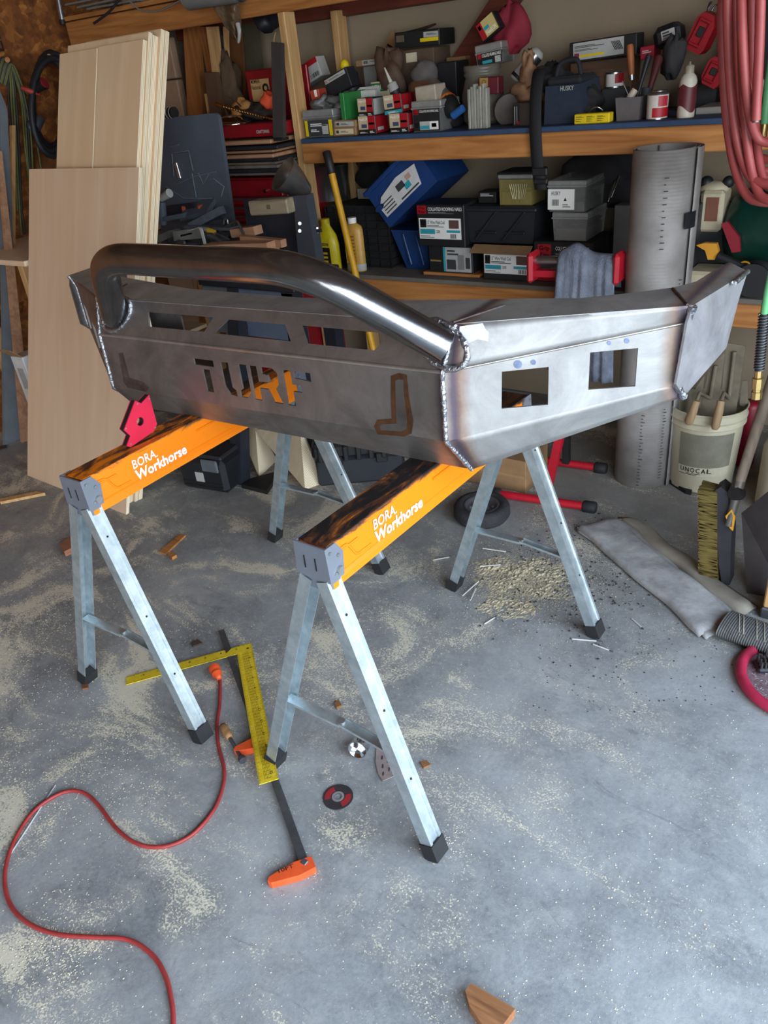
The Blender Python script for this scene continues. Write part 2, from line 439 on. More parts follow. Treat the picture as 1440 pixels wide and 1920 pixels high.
# ---------------------------------------------------------------- wall shelving
M_BLUEDECK = mat('blue_painted_plywood', C(44, 66, 96), 0.7, var=0.2, scale=10)
M_DECKDARK = mat('dusty_grey_plywood', C(104, 98, 90), 0.85, var=0.2, scale=8)
ZU, ZL = 1.331, 0.729           # top of the upper and the lower deck
sh = thing('storage_shelf', 'two-tier wooden wall shelf with pine beams and blue-edged deck', 'shelf', (-1.5, YS, 0))
MB().box((-0.93, YS, 1.268), (3.24, 0.038, 0.085), 0.004).build('beam', M_PINE, sh, label='upper pine beam under the blue deck edge')
MB().box((-0.93, YS, 0.664), (3.24, 0.038, 0.089), 0.004).build('beam', M_PINE, sh, label='lower pine beam under the grey deck')
MB().box((-0.93, (YS - 0.02 + YB) / 2, ZU - 0.0103), (3.24, YB - YS + 0.02, 0.019), 0.002).build('deck', M_BLUEDECK, sh)
MB().box((-0.93, (YS - 0.02 + YB) / 2, ZL - 0.0103), (3.24, YB - YS + 0.02, 0.019), 0.002).build('deck', M_DECKDARK, sh)
MB().box((-2.6, YS + 0.058, 0.915), (0.038, 0.075, 1.83), 0.003).build('post', M_PINEZ, sh)
MB().box((-2.6, YS + 0.44, 0.915), (0.038, 0.075, 1.83), 0.003).build('post', M_PINEZ, sh)
MB().box((0.5, YS + 0.058, 0.915), (0.038, 0.075, 1.83), 0.003).build('post', M_PINEZ, sh)
MB().box((-1.75, YS + 0.058, 1.885), (4.7, 0.038, 0.11), 0.004).build('top_rail', M_PINE, sh, label='overhead pine rail along the top')
MB().box((-1.75, YS + 0.31, 1.955), (4.7, 0.54, 0.019)).build('top_deck', M_PINE, sh)
# ---------------------------------------------------------------- sawhorses
def rail_mat(name, burnt):
    mt, nt, b = nodes(name); L = nt.links; N = nt.nodes.new
    tc_ = N('ShaderNodeTexCoord'); sp = N('ShaderNodeSeparateXYZ'); L.new(tc_.outputs['Object'], sp.inputs[0])
    n1 = N('ShaderNodeTexNoise'); n1.inputs['Scale'].default_value = 9; n1.inputs['Detail'].default_value = 8; n1.inputs['Roughness'].default_value = 0.7; n1.inputs['Distortion'].default_value = 1.0
    mp = N('ShaderNodeMapping'); mp.inputs['Scale'].default_value = (2.6, 0.8, 2.6); L.new(tc_.outputs['Object'], mp.inputs[0]); L.new(mp.outputs[0], n1.inputs['Vector'])
    top = N('ShaderNodeMapRange'); top.inputs[1].default_value = 0.755; top.inputs[2].default_value = 0.7725; L.new(sp.outputs['Z'], top.inputs[0])
    ad = N('ShaderNodeMath'); ad.operation = 'MULTIPLY_ADD'; L.new(top.outputs[0], ad.inputs[0]); ad.inputs[1].default_value = 0.38 if burnt else 0.25; L.new(n1.outputs['Fac'], ad.inputs[2])
    r = N('ShaderNodeValToRGB'); e = r.color_ramp.elements
    e[0].position = 0.66; e[0].color = C(242, 128, 4); e[1].position = 0.9; e[1].color = C(26, 24, 26)
    k = e.new(0.72); k.color = C(206, 112, 24); k = e.new(0.79); k.color = C(104, 62, 34)
    L.new(ad.outputs[0], r.inputs[0]); L.new(r.outputs[0], b.inputs['Base Color']); b.inputs['Roughness'].default_value = 0.45
    return mt
M_GALV = mat('galvanised_steel', C(176, 190, 196), 0.42, 0.75, var=0.12, scale=26, col2=C(206, 218, 222))
M_BRKT = mat('grey_powder_coat', C(112, 118, 128), 0.5, 0.1, var=0.06)
M_RUB = mat('black_rubber', C(30, 30, 32), 0.75, var=0.2)
M_ZINC = mat('zinc_bolt', C(190, 192, 190), 0.35, 0.85, var=0.1)
M_WHITE = paint(236, 234, 228, 0.6, var=0.02)
M_INK = paint(22, 22, 24, 0.6, var=0.02)
HH, RL, RA = 0.7734, 0.893, 0.0378
def sawhorse(x, y, yaw, label, burnt):
    M = Matrix.Translation((x, y, 0)) @ Matrix.Rotation(yaw, 4, 'Z')
    t = thing('sawhorse', label, 'sawhorse', group='orange folding sawhorses', inplace=False, M=M)
    mr = rail_mat('burnt_orange_rail' if burnt else 'orange_rail', burnt)
    a, h = RA, HH; y0, y1 = -RL / 2 + 0.012, RL / 2 - 0.012
    m_ = MB()   # hollow rail: top skin, two side skins with a pressed groove, open underneath
    zs = [h, h - 0.012, h - 0.075, h - 0.083, h - 0.091, h - 0.104]; xs_ = [a, a + 0.0005, a + 0.002, a - 0.002, a + 0.003, a + 0.004]
    for sg in (-1, 1):
        pr = [(sg * x_, z_) for x_, z_ in zip(xs_, zs)]
        vs = []; fs = []
        for yy in (y0, y1): vs += [(p[0], yy, p[1]) for p in pr]
        n = len(pr)
        for i in range(n - 1): fs.append((i, i + 1, i + 1 + n, i + n))
        m_.add(vs, fs)
        vs = [(p[0] - sg * 0.003, p[1], p[2]) for p in vs]; m_.add(vs, [f[::-1] for f in fs])
    m_.box((0, 0, h - 0.002), (2 * a, y1 - y0, 0.004), 0.0015)
    rail = m_.build('rail', mr, t)
    for sg in (-1, 1):   # pressed ribs on each side
        for (ya, yb) in ((-0.40, -0.34), (-0.05, 0.05)):
            pts = [(sg * (a + 0.002), ya, h - 0.03), (sg * (a + 0.002), yb, h - 0.03)]
            MB().tube(pts, 0.003, 6).build('pressed_rib', mr, rail)
        MB().tube(fillet([(sg * (a + 0.002), -0.415, h - 0.024), (sg * (a + 0.002), -0.375, h - 0.024), (sg * (a + 0.002), -0.35, h - 0.066), (sg * (a + 0.002), -0.30, h - 0.068)], 0.01, 4), 0.003, 6).build('pressed_rib', mr, rail)
    ex, ez = (0, 1, 0), (0, 0, 1)
    text(rail, 'BORA.', (a + 0.0036, -0.285, h - 0.042), ex, ez, 0.085, 0.026, M_WHITE)
    text(rail, 'Workhorse', (a + 0.0036, -0.285, h - 0.078), ex, ez, 0.185, 0.031, M_WHITE, bold=0.03)
    # padlock mark and the small print beside it
    lk = MB(); xx = a + 0.004
    lk.plate([(xx, 0.10, h - 0.068), (xx, 0.125, h - 0.068), (xx, 0.125, h - 0.046), (xx, 0.10, h - 0.046)], t=0.0006, n=(1, 0, 0))
    lk.tube(fillet([(xx, 0.097, h - 0.044), (xx, 0.097, h - 0.032), (xx, 0.113, h - 0.032), (xx, 0.113, h - 0.046)], 0.008, 4), 0.0015, 5)
    for i in range(3): lk.plate([(xx, 0.182, h - 0.046 - i * 0.008), (xx, 0.205, h - 0.046 - i * 0.008), (xx, 0.205, h - 0.043 - i * 0.008), (xx, 0.182, h - 0.043 - i * 0.008)], t=0.0006, n=(1, 0, 0))
    lk.build('printed_marking', M_WHITE, rail)
    for sg in (-1, 1):
        ye = sg * RL / 2
        br = MB(); hx = a + 0.005
        def U(pts, th=0.004): br.plate(pts, t=th, n=(0, sg, 0))
        U([(-hx, ye, h), (hx, ye, h), (hx + 0.004, ye, h - 0.082), (-hx - 0.004, ye, h - 0.082)])
        for sx_ in (-1, 1):
            br.plate([(sx_ * hx, ye, h), (sx_ * hx, ye - sg * 0.034, h), (sx_ * hx, ye - sg * 0.054, h - 0.03), (sx_ * (hx + 0.003), ye - sg * 0.045, h - 0.082), (sx_ * (hx + 0.003), ye, h - 0.082)], t=0.004, n=(sx_, 0, 0))
        br.box((0, ye - sg * 0.022, h - 0.096), (2 * hx - 0.004, 0.04, 0.034), 0.005)
        bk = br.build('end_bracket', M_BRKT, t)
        for sx_ in (-1, 1):
            for (dy, dz, r_, l_) in ((0.012, 0.014, 0.0035, .005), (0.035, 0.03, 0.0035, .005), (0.02, 0.068, 0.0035, .005), (0.032, 0.064, 0.009, .009)):
                MB().cyl((sx_ * (hx + 0.001), ye - sg * dy, h - dz), (sx_ * (hx + l_), ye - sg * dy, h - dz), r_, n=10).build('bolt', M_ZINC, bk)
        for sx_ in (-0.018, 0.012): MB().box((sx_, ye + sg * 0.0006, h - 0.044), (0.0025, 0.002, 0.03)).build('slot', M_INK, bk)
        # legs
        ft = []
        for sx_ in (-1, 1):
            p0 = Vector((sx_ * 0.022, ye - sg * 0.018, h - 0.085)); p1 = Vector((sx_ * 0.2617, sg * 0.4587, 0.002))
            w_ = 0.021
            prof = [(-w_, -0.016), (-w_, 0.016), (-w_ * 0.62, 0.016), (-w_ * 0.5, 0.012), (w_ * 0.5, 0.012), (w_ * 0.62, 0.016), (w_, 0.016), (w_, -0.016), (w_ - 0.002, -0.016), (w_ - 0.002, 0.013), (w_ * 0.5, 0.009), (-w_ * 0.5, 0.009), (-w_ + 0.002, 0.013), (-w_ + 0.002, -0.016)]
            # broad face of the channel points outwards, across the splay
            d = (p1 - p0).normalized(); out = Vector((sx_, 0, 0)); out = (out - d * out.dot(d)).normalized()
            xd = out.cross(d) if out.cross(d).length else Vector((0, 1, 0))
            lg = MB().sweep(prof, p0, p1 - d * 0.004, xd)
            yd = d.cross((xd - d * xd.dot(d)).normalized())
            if yd.dot(out) < 0: lg = MB().sweep([(x_, -y_) for x_, y_ in prof], p0, p1 - d * 0.004, xd)
            leg = lg.build('leg', M_GALV, t); ft.append(leg)
            q = p1 - d * 0.045
            fr = MB().sweep([(-w_ - 0.003, -0.019), (w_ + 0.003, -0.019), (w_ + 0.003, 0.019), (-w_ - 0.003, 0.019)], q, p1, xd)
            fr.build('rubber_foot', M_RUB, leg)
            for k in (0.12, 0.45, 0.7):
                c = p0 + (p1 - p0) * k + out * 0.0125; MB().cyl(c, c + out * 0.0012, 0.003, n=8).build('rivet', M_INK, leg)
        # folding brace between the two legs
        f = 0.60
        L0 = Vector((-0.022 - 0.24 * f, sg * 0.445, h - 0.085 - 0.686 * f)); R0 = Vector((-L0.x, L0.y, L0.z - 0.012)); H0 = Vector((0.008, sg * 0.445, L0.z + 0.004))
        for (pa, pb) in ((L0, H0), (R0, H0)):
            MB().sweep([(-0.013, -0.006), (-0.013, 0.001), (0.013, 0.001), (0.013, -0.006), (0.011, -0.006), (0.011, -0.001), (-0.011, -0.001), (-0.011, -0.006)], pa, pb, (0, 1, 0)).build('folding_brace', M_GALV, t)
        MB().cyl(H0 + V(0, 0, -0.008), H0 + V(0, 0, 0.006), 0.009, n=10).build('brace_hinge', M_ZINC, t)
    return t
sawhorse(-1.700, 1.403, 0.002, 'orange-railed folding sawhorse with cleaner paint, under the bumper end by the plywood', False)
hb = sawhorse(-0.919, 1.423, -0.0425, 'orange-railed folding sawhorse with torch-blackened rail top, under the square-holed bumper end', True)

# ---------------------------------------------------------------- steel bumper
def steel_mat(name, c0, c1, rough, rust=0.35, metal=0.82, tint=()):
    mt, nt, b = nodes(name); L = nt.links; N = nt.nodes.new
    tc_ = N('ShaderNodeTexCoord')
    def noise(sc, st=(1, 1, 1), det=7, dist=0.0):
        mp = N('ShaderNodeMapping'); mp.inputs['Scale'].default_value = st; L.new(tc_.outputs['Object'], mp.inputs[0])
        n = N('ShaderNodeTexNoise'); n.inputs['Scale'].default_value = sc; n.inputs['Detail'].default_value = det; n.inputs['Roughness'].default_value = 0.68; n.inputs['Distortion'].default_value = dist
        L.new(mp.outputs[0], n.inputs['Vector']); return n.outputs['Fac']
    r = N('ShaderNodeValToRGB'); r.color_ramp.elements[0].position = 0.34; r.color_ramp.elements[1].position = 0.68
    r.color_ramp.elements[0].color = c0; r.color_ramp.elements[1].color = c1
    L.new(noise(7, dist=0.8), r.inputs[0])
    r2 = N('ShaderNodeValToRGB'); r2.color_ramp.elements[0].position = 0.56; r2.color_ramp.elements[1].position = 0.74
    r2.color_ramp.elements[0].color = (0, 0, 0, 1); r2.color_ramp.elements[1].color = (rust, rust, rust, 1)
    L.new(noise(3.2, dist=1.5), r2.inputs[0])
    mx = N('ShaderNodeMix'); mx.data_type = 'RGBA'; L.new(r2.outputs[0], mx.inputs[0]); L.new(r.outputs[0], mx.inputs[6]); mx.inputs[7].default_value = C(134, 104, 84)
    col = mx.outputs[2]
    if tint:   # colours the welding heat left beside the seams
        sp = N('ShaderNodeSeparateXYZ'); L.new(tc_.outputs['Object'], sp.inputs[0]); nz = noise(9, dist=1.0)
        for xs, wid, cc, am in tint:
            su = N('ShaderNodeMath'); su.operation = 'SUBTRACT'; L.new(sp.outputs['X'], su.inputs[0]); su.inputs[1].default_value = xs
            ab = N('ShaderNodeMath'); ab.operation = 'ABSOLUTE'; L.new(su.outputs[0], ab.inputs[0])
            ml = N('ShaderNodeMath'); ml.operation = 'MULTIPLY_ADD'; L.new(nz, ml.inputs[0]); ml.inputs[1].default_value = wid; L.new(ab.outputs[0], ml.inputs[2])
            mr = N('ShaderNodeMapRange'); mr.inputs[1].default_value = wid * 0.6; mr.inputs[2].default_value = wid * 1.4; mr.inputs[3].default_value = am; mr.inputs[4].default_value = 0.0; L.new(ml.outputs[0], mr.inputs[0])
            mz = N('ShaderNodeMix'); mz.data_type = 'RGBA'; L.new(mr.outputs[0], mz.inputs[0]); L.new(col, mz.inputs[6]); mz.inputs[7].default_value = cc; col = mz.outputs[2]
    L.new(col, b.inputs['Base Color']); b.inputs['Metallic'].default_value = metal
    rr = N('ShaderNodeMapRange'); rr.inputs[3].default_value = rough - 0.1; rr.inputs[4].default_value = rough + 0.12
    L.new(noise(30, (1, 1, 6)), rr.inputs[0]); L.new(rr.outputs[0], b.inputs['Roughness'])
    bp = N('ShaderNodeBump'); bp.inputs['Strength'].default_value = 0.06; bp.inputs['Distance'].default_value = 0.003
    L.new(noise(40), bp.inputs['Height']); L.new(bp.outputs[0], b.inputs['Normal'])
    return mt
M_STEEL = steel_mat('raw_steel_plate', C(114, 109, 106), C(148, 142, 138), 0.50, tint=((-0.80, 0.045, C(92, 78, 76), .6), (-1.945, 0.05, C(92, 78, 76), .6), (-.812, .02, C(70, 66, 78), .7)))
M_STEELR = steel_mat('lit_ground_steel', C(150, 150, 150), C(184, 184, 182), 0.60, 0.25, tint=((-0.785, 0.03, C(140, 96, 62), .75), (-0.79, 0.016, C(86, 84, 104), .8), (-0.40, 0.035, C(150, 116, 88), .7), (-0.395, 0.015, C(84, 84, 110), .7)))  # lighter than the raw plate: different polish, plus door light put into the colour
M_STEELT = steel_mat('bare_steel_tip', C(150, 150, 154), C(186, 186, 190), 0.6, 0.3)
M_CREASE_HL = steel_mat('crease_highlight_steel', C(150, 146, 142), C(200, 196, 190), 0.32)  # lighter than the plates: crease highlight put into the colour
M_TUBE = steel_mat('polished_steel_tube', C(112, 112, 114), C(140, 140, 142), 0.17, 0.05, 0.95)
M_WELD = mat('weld_bead', C(176, 180, 188), 0.32, 0.95, var=0.35, scale=60, bump=0.6, bscale=120)
M_HEAT = mat('heat_tinted_steel', C(96, 70, 52), 0.5, 0.7, var=0.45, scale=22, col2=C(120, 110, 112))
M_HEATB = mat('blued_steel', C(120, 130, 158), 0.35, 0.9, var=0.3, scale=30)
X0 = -1.3745; SL = 0.022
tz = lambda x, z: z + SL * (x - X0)
C1R, C2R, BR_ = V(-.808, 1.324, 1.035), V(-.809, 1.324, .876), V(-.789, 1.397, .7762)
C1L, C2L, BL_ = V(-1.941, 1.324, 1.010), V(-1.947, 1.324, .847), V(-1.952, 1.397, .7762)
TR_, TL_ = V(-.791, 1.36, 1.128), V(-1.955, 1.36, 1.106)
T2R = at(1299, 574, z=1.137); C12R = V(-.388, 1.576, 1.101)
C12R = onp(1289, 605, C1R, (.6, -1, 0)); C22R = onp(1268, 721, C1R, (.6, -1, 0)); B2R = at(1282, 744, y=C22R.y + 0.025)
TTR = at(1402, 509, z=1.139); n_tip = (TTR - T2R).cross(B2R - T2R).normalized(); BTR = onp(1362, 652, T2R, n_tip); MTR = onp(1385, 563, T2R, n_tip)
C12t = onp(1289, 605, T2R, n_tip); C22t = onp(1268, 721, T2R, n_tip)
mir = lambda p: V(2 * X0 - p.x, p.y, p.z - 2 * SL * (p.x - X0))
bm = thing('steel_bumper', 'bare welded steel truck bumper with tube hoop resting across two sawhorses', 'bumper', (X0, 1.4, HH))
TH = 0.005
def hole(pts, p, n): return [onp(u, v, p, n) for u, v in pts]
# centre, sloped upper panel with three windows
nu = (TL_ - C1L).cross(C1R - C1L).normalized()
if nu.y > 0: nu = -nu
def skin4(a, b, c, d, n):
    P = [[(a * (1 - s / 14) + b * (s / 14)) * (1 - q / 5) + (d * (1 - s / 14) + c * (s / 14)) * (q / 5) for q in range(6)] for s in range(15)]
    if (P[1][0] - P[0][0]).cross(P[0][1] - P[0][0]).dot(Vector(n)) > 0: P = P[::-1]
    return MB().grid(P, True, TH)
def bend(a, b, r=0.0045):
    MB().tube([a + (b - a) * i / 6 for i in range(7)], r, 10).build('crease_highlight', M_CREASE_HL, bm)  # light bead added along the fold to carry its highlight line
def flat4(a, b, c, d):  # flatten a near-planar quad onto the plane of a, b, c
    n = (b - a).cross(c - a).normalized(); return [a, b, c, d - n * (d - a).dot(n)]
q = flat4(C1L, C1R, TR_, TL_); nu = (q[1] - q[0]).cross(q[2] - q[0]).normalized()
w1 = hole([(277, 585), (400, 595), (383, 622), (279, 612.5)], q[0], nu); w2 = hole([(427, 599), (534.5, 608.5), (545, 640), (400, 625)], q[0], nu)
w3 = hole([(565, 610), (708, 623.5), (724, 634), (701, 657), (576, 644)], q[0], nu)
MB().plate(q, [w1, w2, w3], TH, (0, -1, 0.3)).build('upper_panel', M_STEEL, bm)
# centre, front panel with the cut-through letters
yF = 1.324
q = [C1L, C1R, C2R, C2L]
P_ = lambda zx, zy: at(100 + zx / 3.1304, 420 + zy / 3.1312, y=yF)
a0 = P_(820, 788); base_l = P_(945, 990); base_r = at(559, 762, y=yF); top_r = at(584, 700, y=yF)
lh = (a0.z - base_l.z)
def L2(x, k):   # x in metres along the word, k height fraction from the foot of the letters
    f = x / (top_r.x - a0.x); z0 = base_l.z + (base_r.z - base_l.z) * f; z1 = a0.z + (top_r.z - a0.z) * f
    return V(a0.x + x, yF, z0 + (z1 - z0) * k)
wd = top_r.x - a0.x; s_ = wd / 0.34
def poly(pts, dx): return [L2((dx + x) * s_, k) for x, k in pts]
letters = [poly([(0, .80), (0.062, .80), (0.062, 1), (0, 1)], 0), poly([(0.022, 0), (0.045, 0), (0.045, .70), (0.022, .70)], 0),
           poly([(0, .25), (0.012, 0.02), (0.034, 0.0), (0.034, .18), (0.024, .26), (0.024, 1), (0, 1)], 0.083), poly([(0, 0.0), (0.020, 0.0), (0.034, .2), (0.034, 1), (0.010, 1), (0.010, .26), (0, .18)], 0.083 + 0.044),
           poly([(0, 0), (0.022, 0), (0.022, .36), (0.044, .36), (0.056, 0), (0.082, 0), (0.068, .42), (0.078, .55), (0.078, .88), (0.066, 1), (0.034, 1), (0.034, .80), (0.050, .78), (0.054, .58), (0.022, .56), (0.022, 1), (0, 1)], 0.168),
           poly([(0, 0), (0.022, 0), (0.022, .42), (0.046, .42), (0.046, .62), (0.022, .62), (0.022, 1), (0, 1)], 0.262), poly([(0.030, .80), (0.074, .76), (0.074, 1), (0.030, 1)], 0.262)]
MB().plate(q, letters, TH, (0, -1, 0)).build('front_panel', M_STEEL, bm)
MB().plate(flat4(C2L, C2R, BR_, BL_), t=TH, n=(0, -1, -1)).build('lower_panel', M_STEEL, bm)
for f in (lambda p: p, mir):
    R_ = f is not mir
    T, c1, c2, B = (TR_, C1R, C2R, BR_) if R_ else (TL_, C1L, C2L, BL_)
    T2, c12, c22, B2, TT, BT, MT, ct1, ct2 = [f(p) for p in (T2R, C12R, C22R, B2R, TTR, BTR, MTR, C12t, C22t)]
    ms = M_STEELR if R_ else M_STEEL
    nw = (c12 - c1).cross(c2 - c1)
    nn = (1, -1, 0) if R_ else (-1, -1, 0)
    skin4(c1, c12, T2, T, (nn[0], -1, .5)).build('wing_upper_panel', ms, bm)
    sq = [[(941, 697), (1029, 688), (1027.5, 759), (940.5, 766.5)], [(1106.5, 661), (1196.5, 652.5), (1191, 724.5), (1103, 731)]]
    hs = [[f(onp(u, v, C1R, (.6, -1, 0))) for u, v in s2] for s2 in sq]
    qq = flat4(c1, c12, c22, c2)
    nq = (qq[1] - qq[0]).cross(qq[2] - qq[0]).normalized()
    hs = [[p - nq * (p - qq[0]).dot(nq) for p in h_] for h_ in hs]
    MB().plate(qq, hs, TH, nn).build('wing_front_panel', ms, bm)
    skin4(c2, c22, B2, B, (nn[0], -1, -1)).build('wing_lower_panel', ms, bm)
    MB().plate([T2, ct1, ct2, B2, BT, MT, TT], t=TH, n=(nn[0], 0, 0)).build('wing_tip_panel', M_STEELT if R_ else ms, bm)
bend(C1L, C1R); bend(C1R, C12R, .003)
# top plate: one band that follows the front edge
back = [(-1.302, 1.472), (-1.03, 1.493), (-.812, 1.539), (-.609, 1.583), (-.525, 1.633), (-.452, 1.688), (-.419, 1.742), (-.408, 1.833), (-.393, 1.917)]
def topz(p): return V(p[0], p[1], tz(p[0], 1.1165))
fr = [TL_, TR_, T2R, TTR]; mb_ = [V(2 * X0 - x, y, 0) for x, y in back]
ring = [topz(p) for p in [mir(TTR), mir(T2R), TL_, TR_, T2R, TTR]] + [topz(p) for p in back[::-1]] + [topz(p) for p in mb_[1:]]
MB().plate(ring, t=TH, n=(0, 0, 1)).build('top_plate', M_STEELR, bm)
# tube hoop
tp = [at(214, 588, y=1.338), at(190, 483, y=1.2), at(569, 503, y=1.2), at(826, 646, y=1.338)]
tp[0] += (tp[0] - tp[1]).normalized() * 0.012; tp[3] += (tp[3] - tp[2]).normalized() * 0.012
hoop = MB().tube(fillet(tp, 0.10, 10), 0.036, 28).build('tube_hoop', M_TUBE, bm, label='polished bent steel tube hoop')
# weld beads
def bead(pts, r=0.005, mt=M_WELD, nm='weld_bead'):
    pp = []
    for a, b in zip(pts, pts[1:]):
        a = Vector(a); b = Vector(b); k = max(2, int((b - a).length / 0.008))
        pp += [a + (b - a) * i / k for i in range(k)]
    pp.append(Vector(pts[-1])); rr = [r * random.uniform(0.75, 1.2) for _ in pp]
    return MB().tube(pp, rr, 7).build(nm, mt, bm)
bead([TR_, C1R, C2R, BR_], 0.006); bead([TL_, C1L, C2L, BL_], 0.006)
bead([T2R, C12R, C22R, B2R], 0.008); bead([mir(T2R), mir(C12R), mir(C22R), mir(B2R)], 0.008)
bead([TTR, TTR + V(-0.005, -.10, 0)], 0.006)
for (p, d) in ((tp[0], tp[0] - tp[1]), (tp[3], tp[3] - tp[2])):
    d = d.normalized(); u_ = d.cross(nu).normalized(); v_ = nu.cross(u_).normalized(); c = p - d * 0.012
    c = c - nu * ((c - C1L).dot(nu) / 1.0); st = 1 / max(0.35, abs(d.dot(nu)))
    bead([c + u_ * 0.041 * math.cos(k * math.pi / 10) + v_ * 0.041 * st * math.sin(k * math.pi / 10) for k in range(21)], 0.007)
for x in (-.80, -1.945): bead([topz((x, 1.365)), topz((x + (0.05 if x > -1.2 else -.05), 1.50))], 0.0035, M_HEAT, 'weld_seam')
bead([topz((T2R.x - .01, T2R.y)), topz((-.45, 1.68))], 0.0035, M_HEAT, 'weld_seam')
# heat marks: thin scale left by welding brackets behind the plate
def mark(px, mt, nm='heat_mark', p=C1R, n=(0, -1, 0), t=0.0012):
    pts = [onp(u, v, p, n) for u, v in px]; nn = Vector(n).normalized()
    if nn.dot(pts[0] - CO) > 0: nn = -nn
    return MB().plate([x + nn * t for x in pts], t=t * 0.9, n=nn).build(nm, mt, bm)
Z2 = lambda x, y: (500 + x / 3.4286, 480 + y / 3.4286)
Lm = [Z2(*p) for p in [(815, 790), (845, 772), (885, 780), (900, 900), (925, 1060), (915, 1125), (880, 1145), (720, 1130), (710, 1090), (730, 1065), (820, 1060), (815, 920)]]
Lm = [Z2(*p) for p in [(800, 770), (850, 752), (902, 765), (915, 900), (944, 1060), (932, 1140), (885, 1160), (715, 1145), (692, 1095), (712, 1052), (806, 1046), (800, 920)]]
mark(Lm, mat('rust_tinted_steel', C(92, 62, 40), .55, .6, var=.35, scale=26))
Li = [Z2(*p) for p in [(830, 800), (850, 790), (880, 795), (885, 905), (905, 1060), (900, 1110), (870, 1125), (735, 1118), (730, 1092), (745, 1078), (838, 1075), (832, 930)]]
mark(Li, steel_mat('dark_scaled_steel', C(92, 88, 86), C(124, 120, 116), .5), t=0.002)
Z1 = lambda x, y: (100 + x / 3.1304, 420 + y / 3.1312)
mark([Z1(*p) for p in [(385, 760), (410, 755), (450, 905), (530, 930), (560, 960), (545, 985), (440, 960), (415, 930)]], M_HEAT)
nwv = (.6, -1, 0)
for (u, v, r_) in ((971, 683, 8), (1000, 679, 5), (1142, 643, 4), (1175, 639, 5)):
    mark([(u + r_ * math.cos(k * .6283), v + r_ * math.sin(k * .6283)) for k in range(10)], M_HEATB, 'tack_mark', C1R, nwv)
mark([(862, 612), (918, 604), (915, 640), (895, 636), (880, 642), (860, 638)], mat('fresh_ground_steel', C(166, 172, 188), .5, .8, var=.12, scale=40), 'ground_patch', C1R, tuple((C12R - C1R).cross(TR_ - C1R).normalized()), 0.0025)
# bracket welded inside, seen through the first window
ib = at(282, 600, y=1.41)
MB().plate([ib + V(0, 0, -.03), ib + V(.13, 0, -.03), ib + V(.13, 0, .02), ib + V(.11, 0, .035), ib + V(0, 0, .035)], t=0.006, n=(0, -1, 0)).build('mounting_bracket', M_STEEL, bm)
# ---------------------------------------------------------------- builders for boxed goods
def carton(name, label, cat, bl, br, tl, y, d, mt, group=None, rest=None, bev=0.003, body='carton', yaw=0.0, make=True):
    p0 = at(*bl, y=y); p1 = at(*br, y=y); p2 = at(*tl, y=y)
    ex = p1 - p0; ez = p2 - p0
    if rest is not None: p0.z = rest; ex.z = 0; ez.x = 0
    w_, h_ = ex.length, ez.length
    M = basis(p0 + ex / 2, ex, ez)
    if yaw: M = M @ Matrix.Rotation(yaw, 4, 'Z')
    r = thing(name, label, cat, group=group, M=M)
    if make: MB().box((0, d / 2, h_ / 2), (w_, d, h_), bev).build(body, mt, r)
    r['_w'] = w_; r['_h'] = h_; r['_d'] = d
    return r
SIZED = []
def lab(r, x0, z0, x1, z1, mt, txts=(), face='front', name='label', e=0.0009):
    w_, h_, d = r['_w'], r['_h'], r['_d']
    if face == 'front': F = lambda x, z, k=0: V((x - .5) * w_, -e - k, z * h_)
    elif face == 'right': F = lambda x, z, k=0: V(w_ / 2 + e + k, x * d, z * h_)
    else: F = lambda x, z, k=0: V((x - .5) * w_, z * d, h_ + e + k)
    o = MB().plate([F(x0, z0), F(x1, z0), F(x1, z1), F(x0, z1)], t=0.0006, n={'front': (0, -1, 0), 'right': (1, 0, 0)}.get(face, (0, 0, 1))).build(name, mt, r)
    for s_, a, b, c, d_, m_ in txts:
        p = F(x0 + (x1 - x0) * a, z0 + (z1 - z0) * b, 0.0006); q = F(x0 + (x1 - x0) * c, z0 + (z1 - z0) * b, 0.0006); u_ = F(x0 + (x1 - x0) * a, z0 + (z1 - z0) * d_, 0.0006)
        if s_.startswith('#'):  # a plain printed block
            MB().plate([p, q, q + (u_ - p), u_], t=0.0004, n={'front': (0, -1, 0), 'right': (1, 0, 0)}.get(face, (0, 0, 1))).build('printed_block', m_, o)
        elif s_ == '=':       # a line of print too small to read
            k_ = u_ - p; g_ = q - p; mm = MB()
            for i in range(2):
                b0 = p + k_ * (.1 + .5 * i); mm.plate([b0, b0 + g_ * (1, .7)[i], b0 + g_ * (1, .7)[i] + k_ * .26, b0 + k_ * .26], t=0.0004, n={'front': (0, -1, 0), 'right': (1, 0, 0)}.get(face, (0, 0, 1)))
            mm.build('print_marking', m_, o)
        elif s_ == '|||':     # bar code
            n_ = 9; mm = MB()
            for i in range(n_):
                a_ = p + (q - p) * (i / n_); b__ = a_ + (q - p) * ((0.35 + 0.4 * ((i * 7) % 3) / 2) / n_)
                mm.plate([a_, b__, b__ + (u_ - p), a_ + (u_ - p)], t=0.0003, n=(0, -1, 0))
            mm.build('barcode_marking', m_, o)
        else: text(o, s_, p, q - p, u_ - p, (q - p).length, (u_ - p).length, m_)
    return o
RED = paint(164, 18, 30, 0.5); BLACK = paint(26, 26, 28, 0.55); TEAL = paint(48, 156, 170, 0.5); CREAM = paint(214, 200, 170, 0.7); CARD = mat('brown_cardboard', C(150, 116, 80), 0.85, var=0.15)
YEL = paint(226, 196, 20, 0.5); GREY = paint(128, 128, 126, 0.6); LGREY = paint(176, 176, 172, 0.6); DGREY = paint(58, 58, 60, 0.6); GREEN = paint(40, 120, 56, 0.5)
STEELB = mat('plain_bright_steel', C(170, 172, 176), 0.28, 0.95, var=0.1)
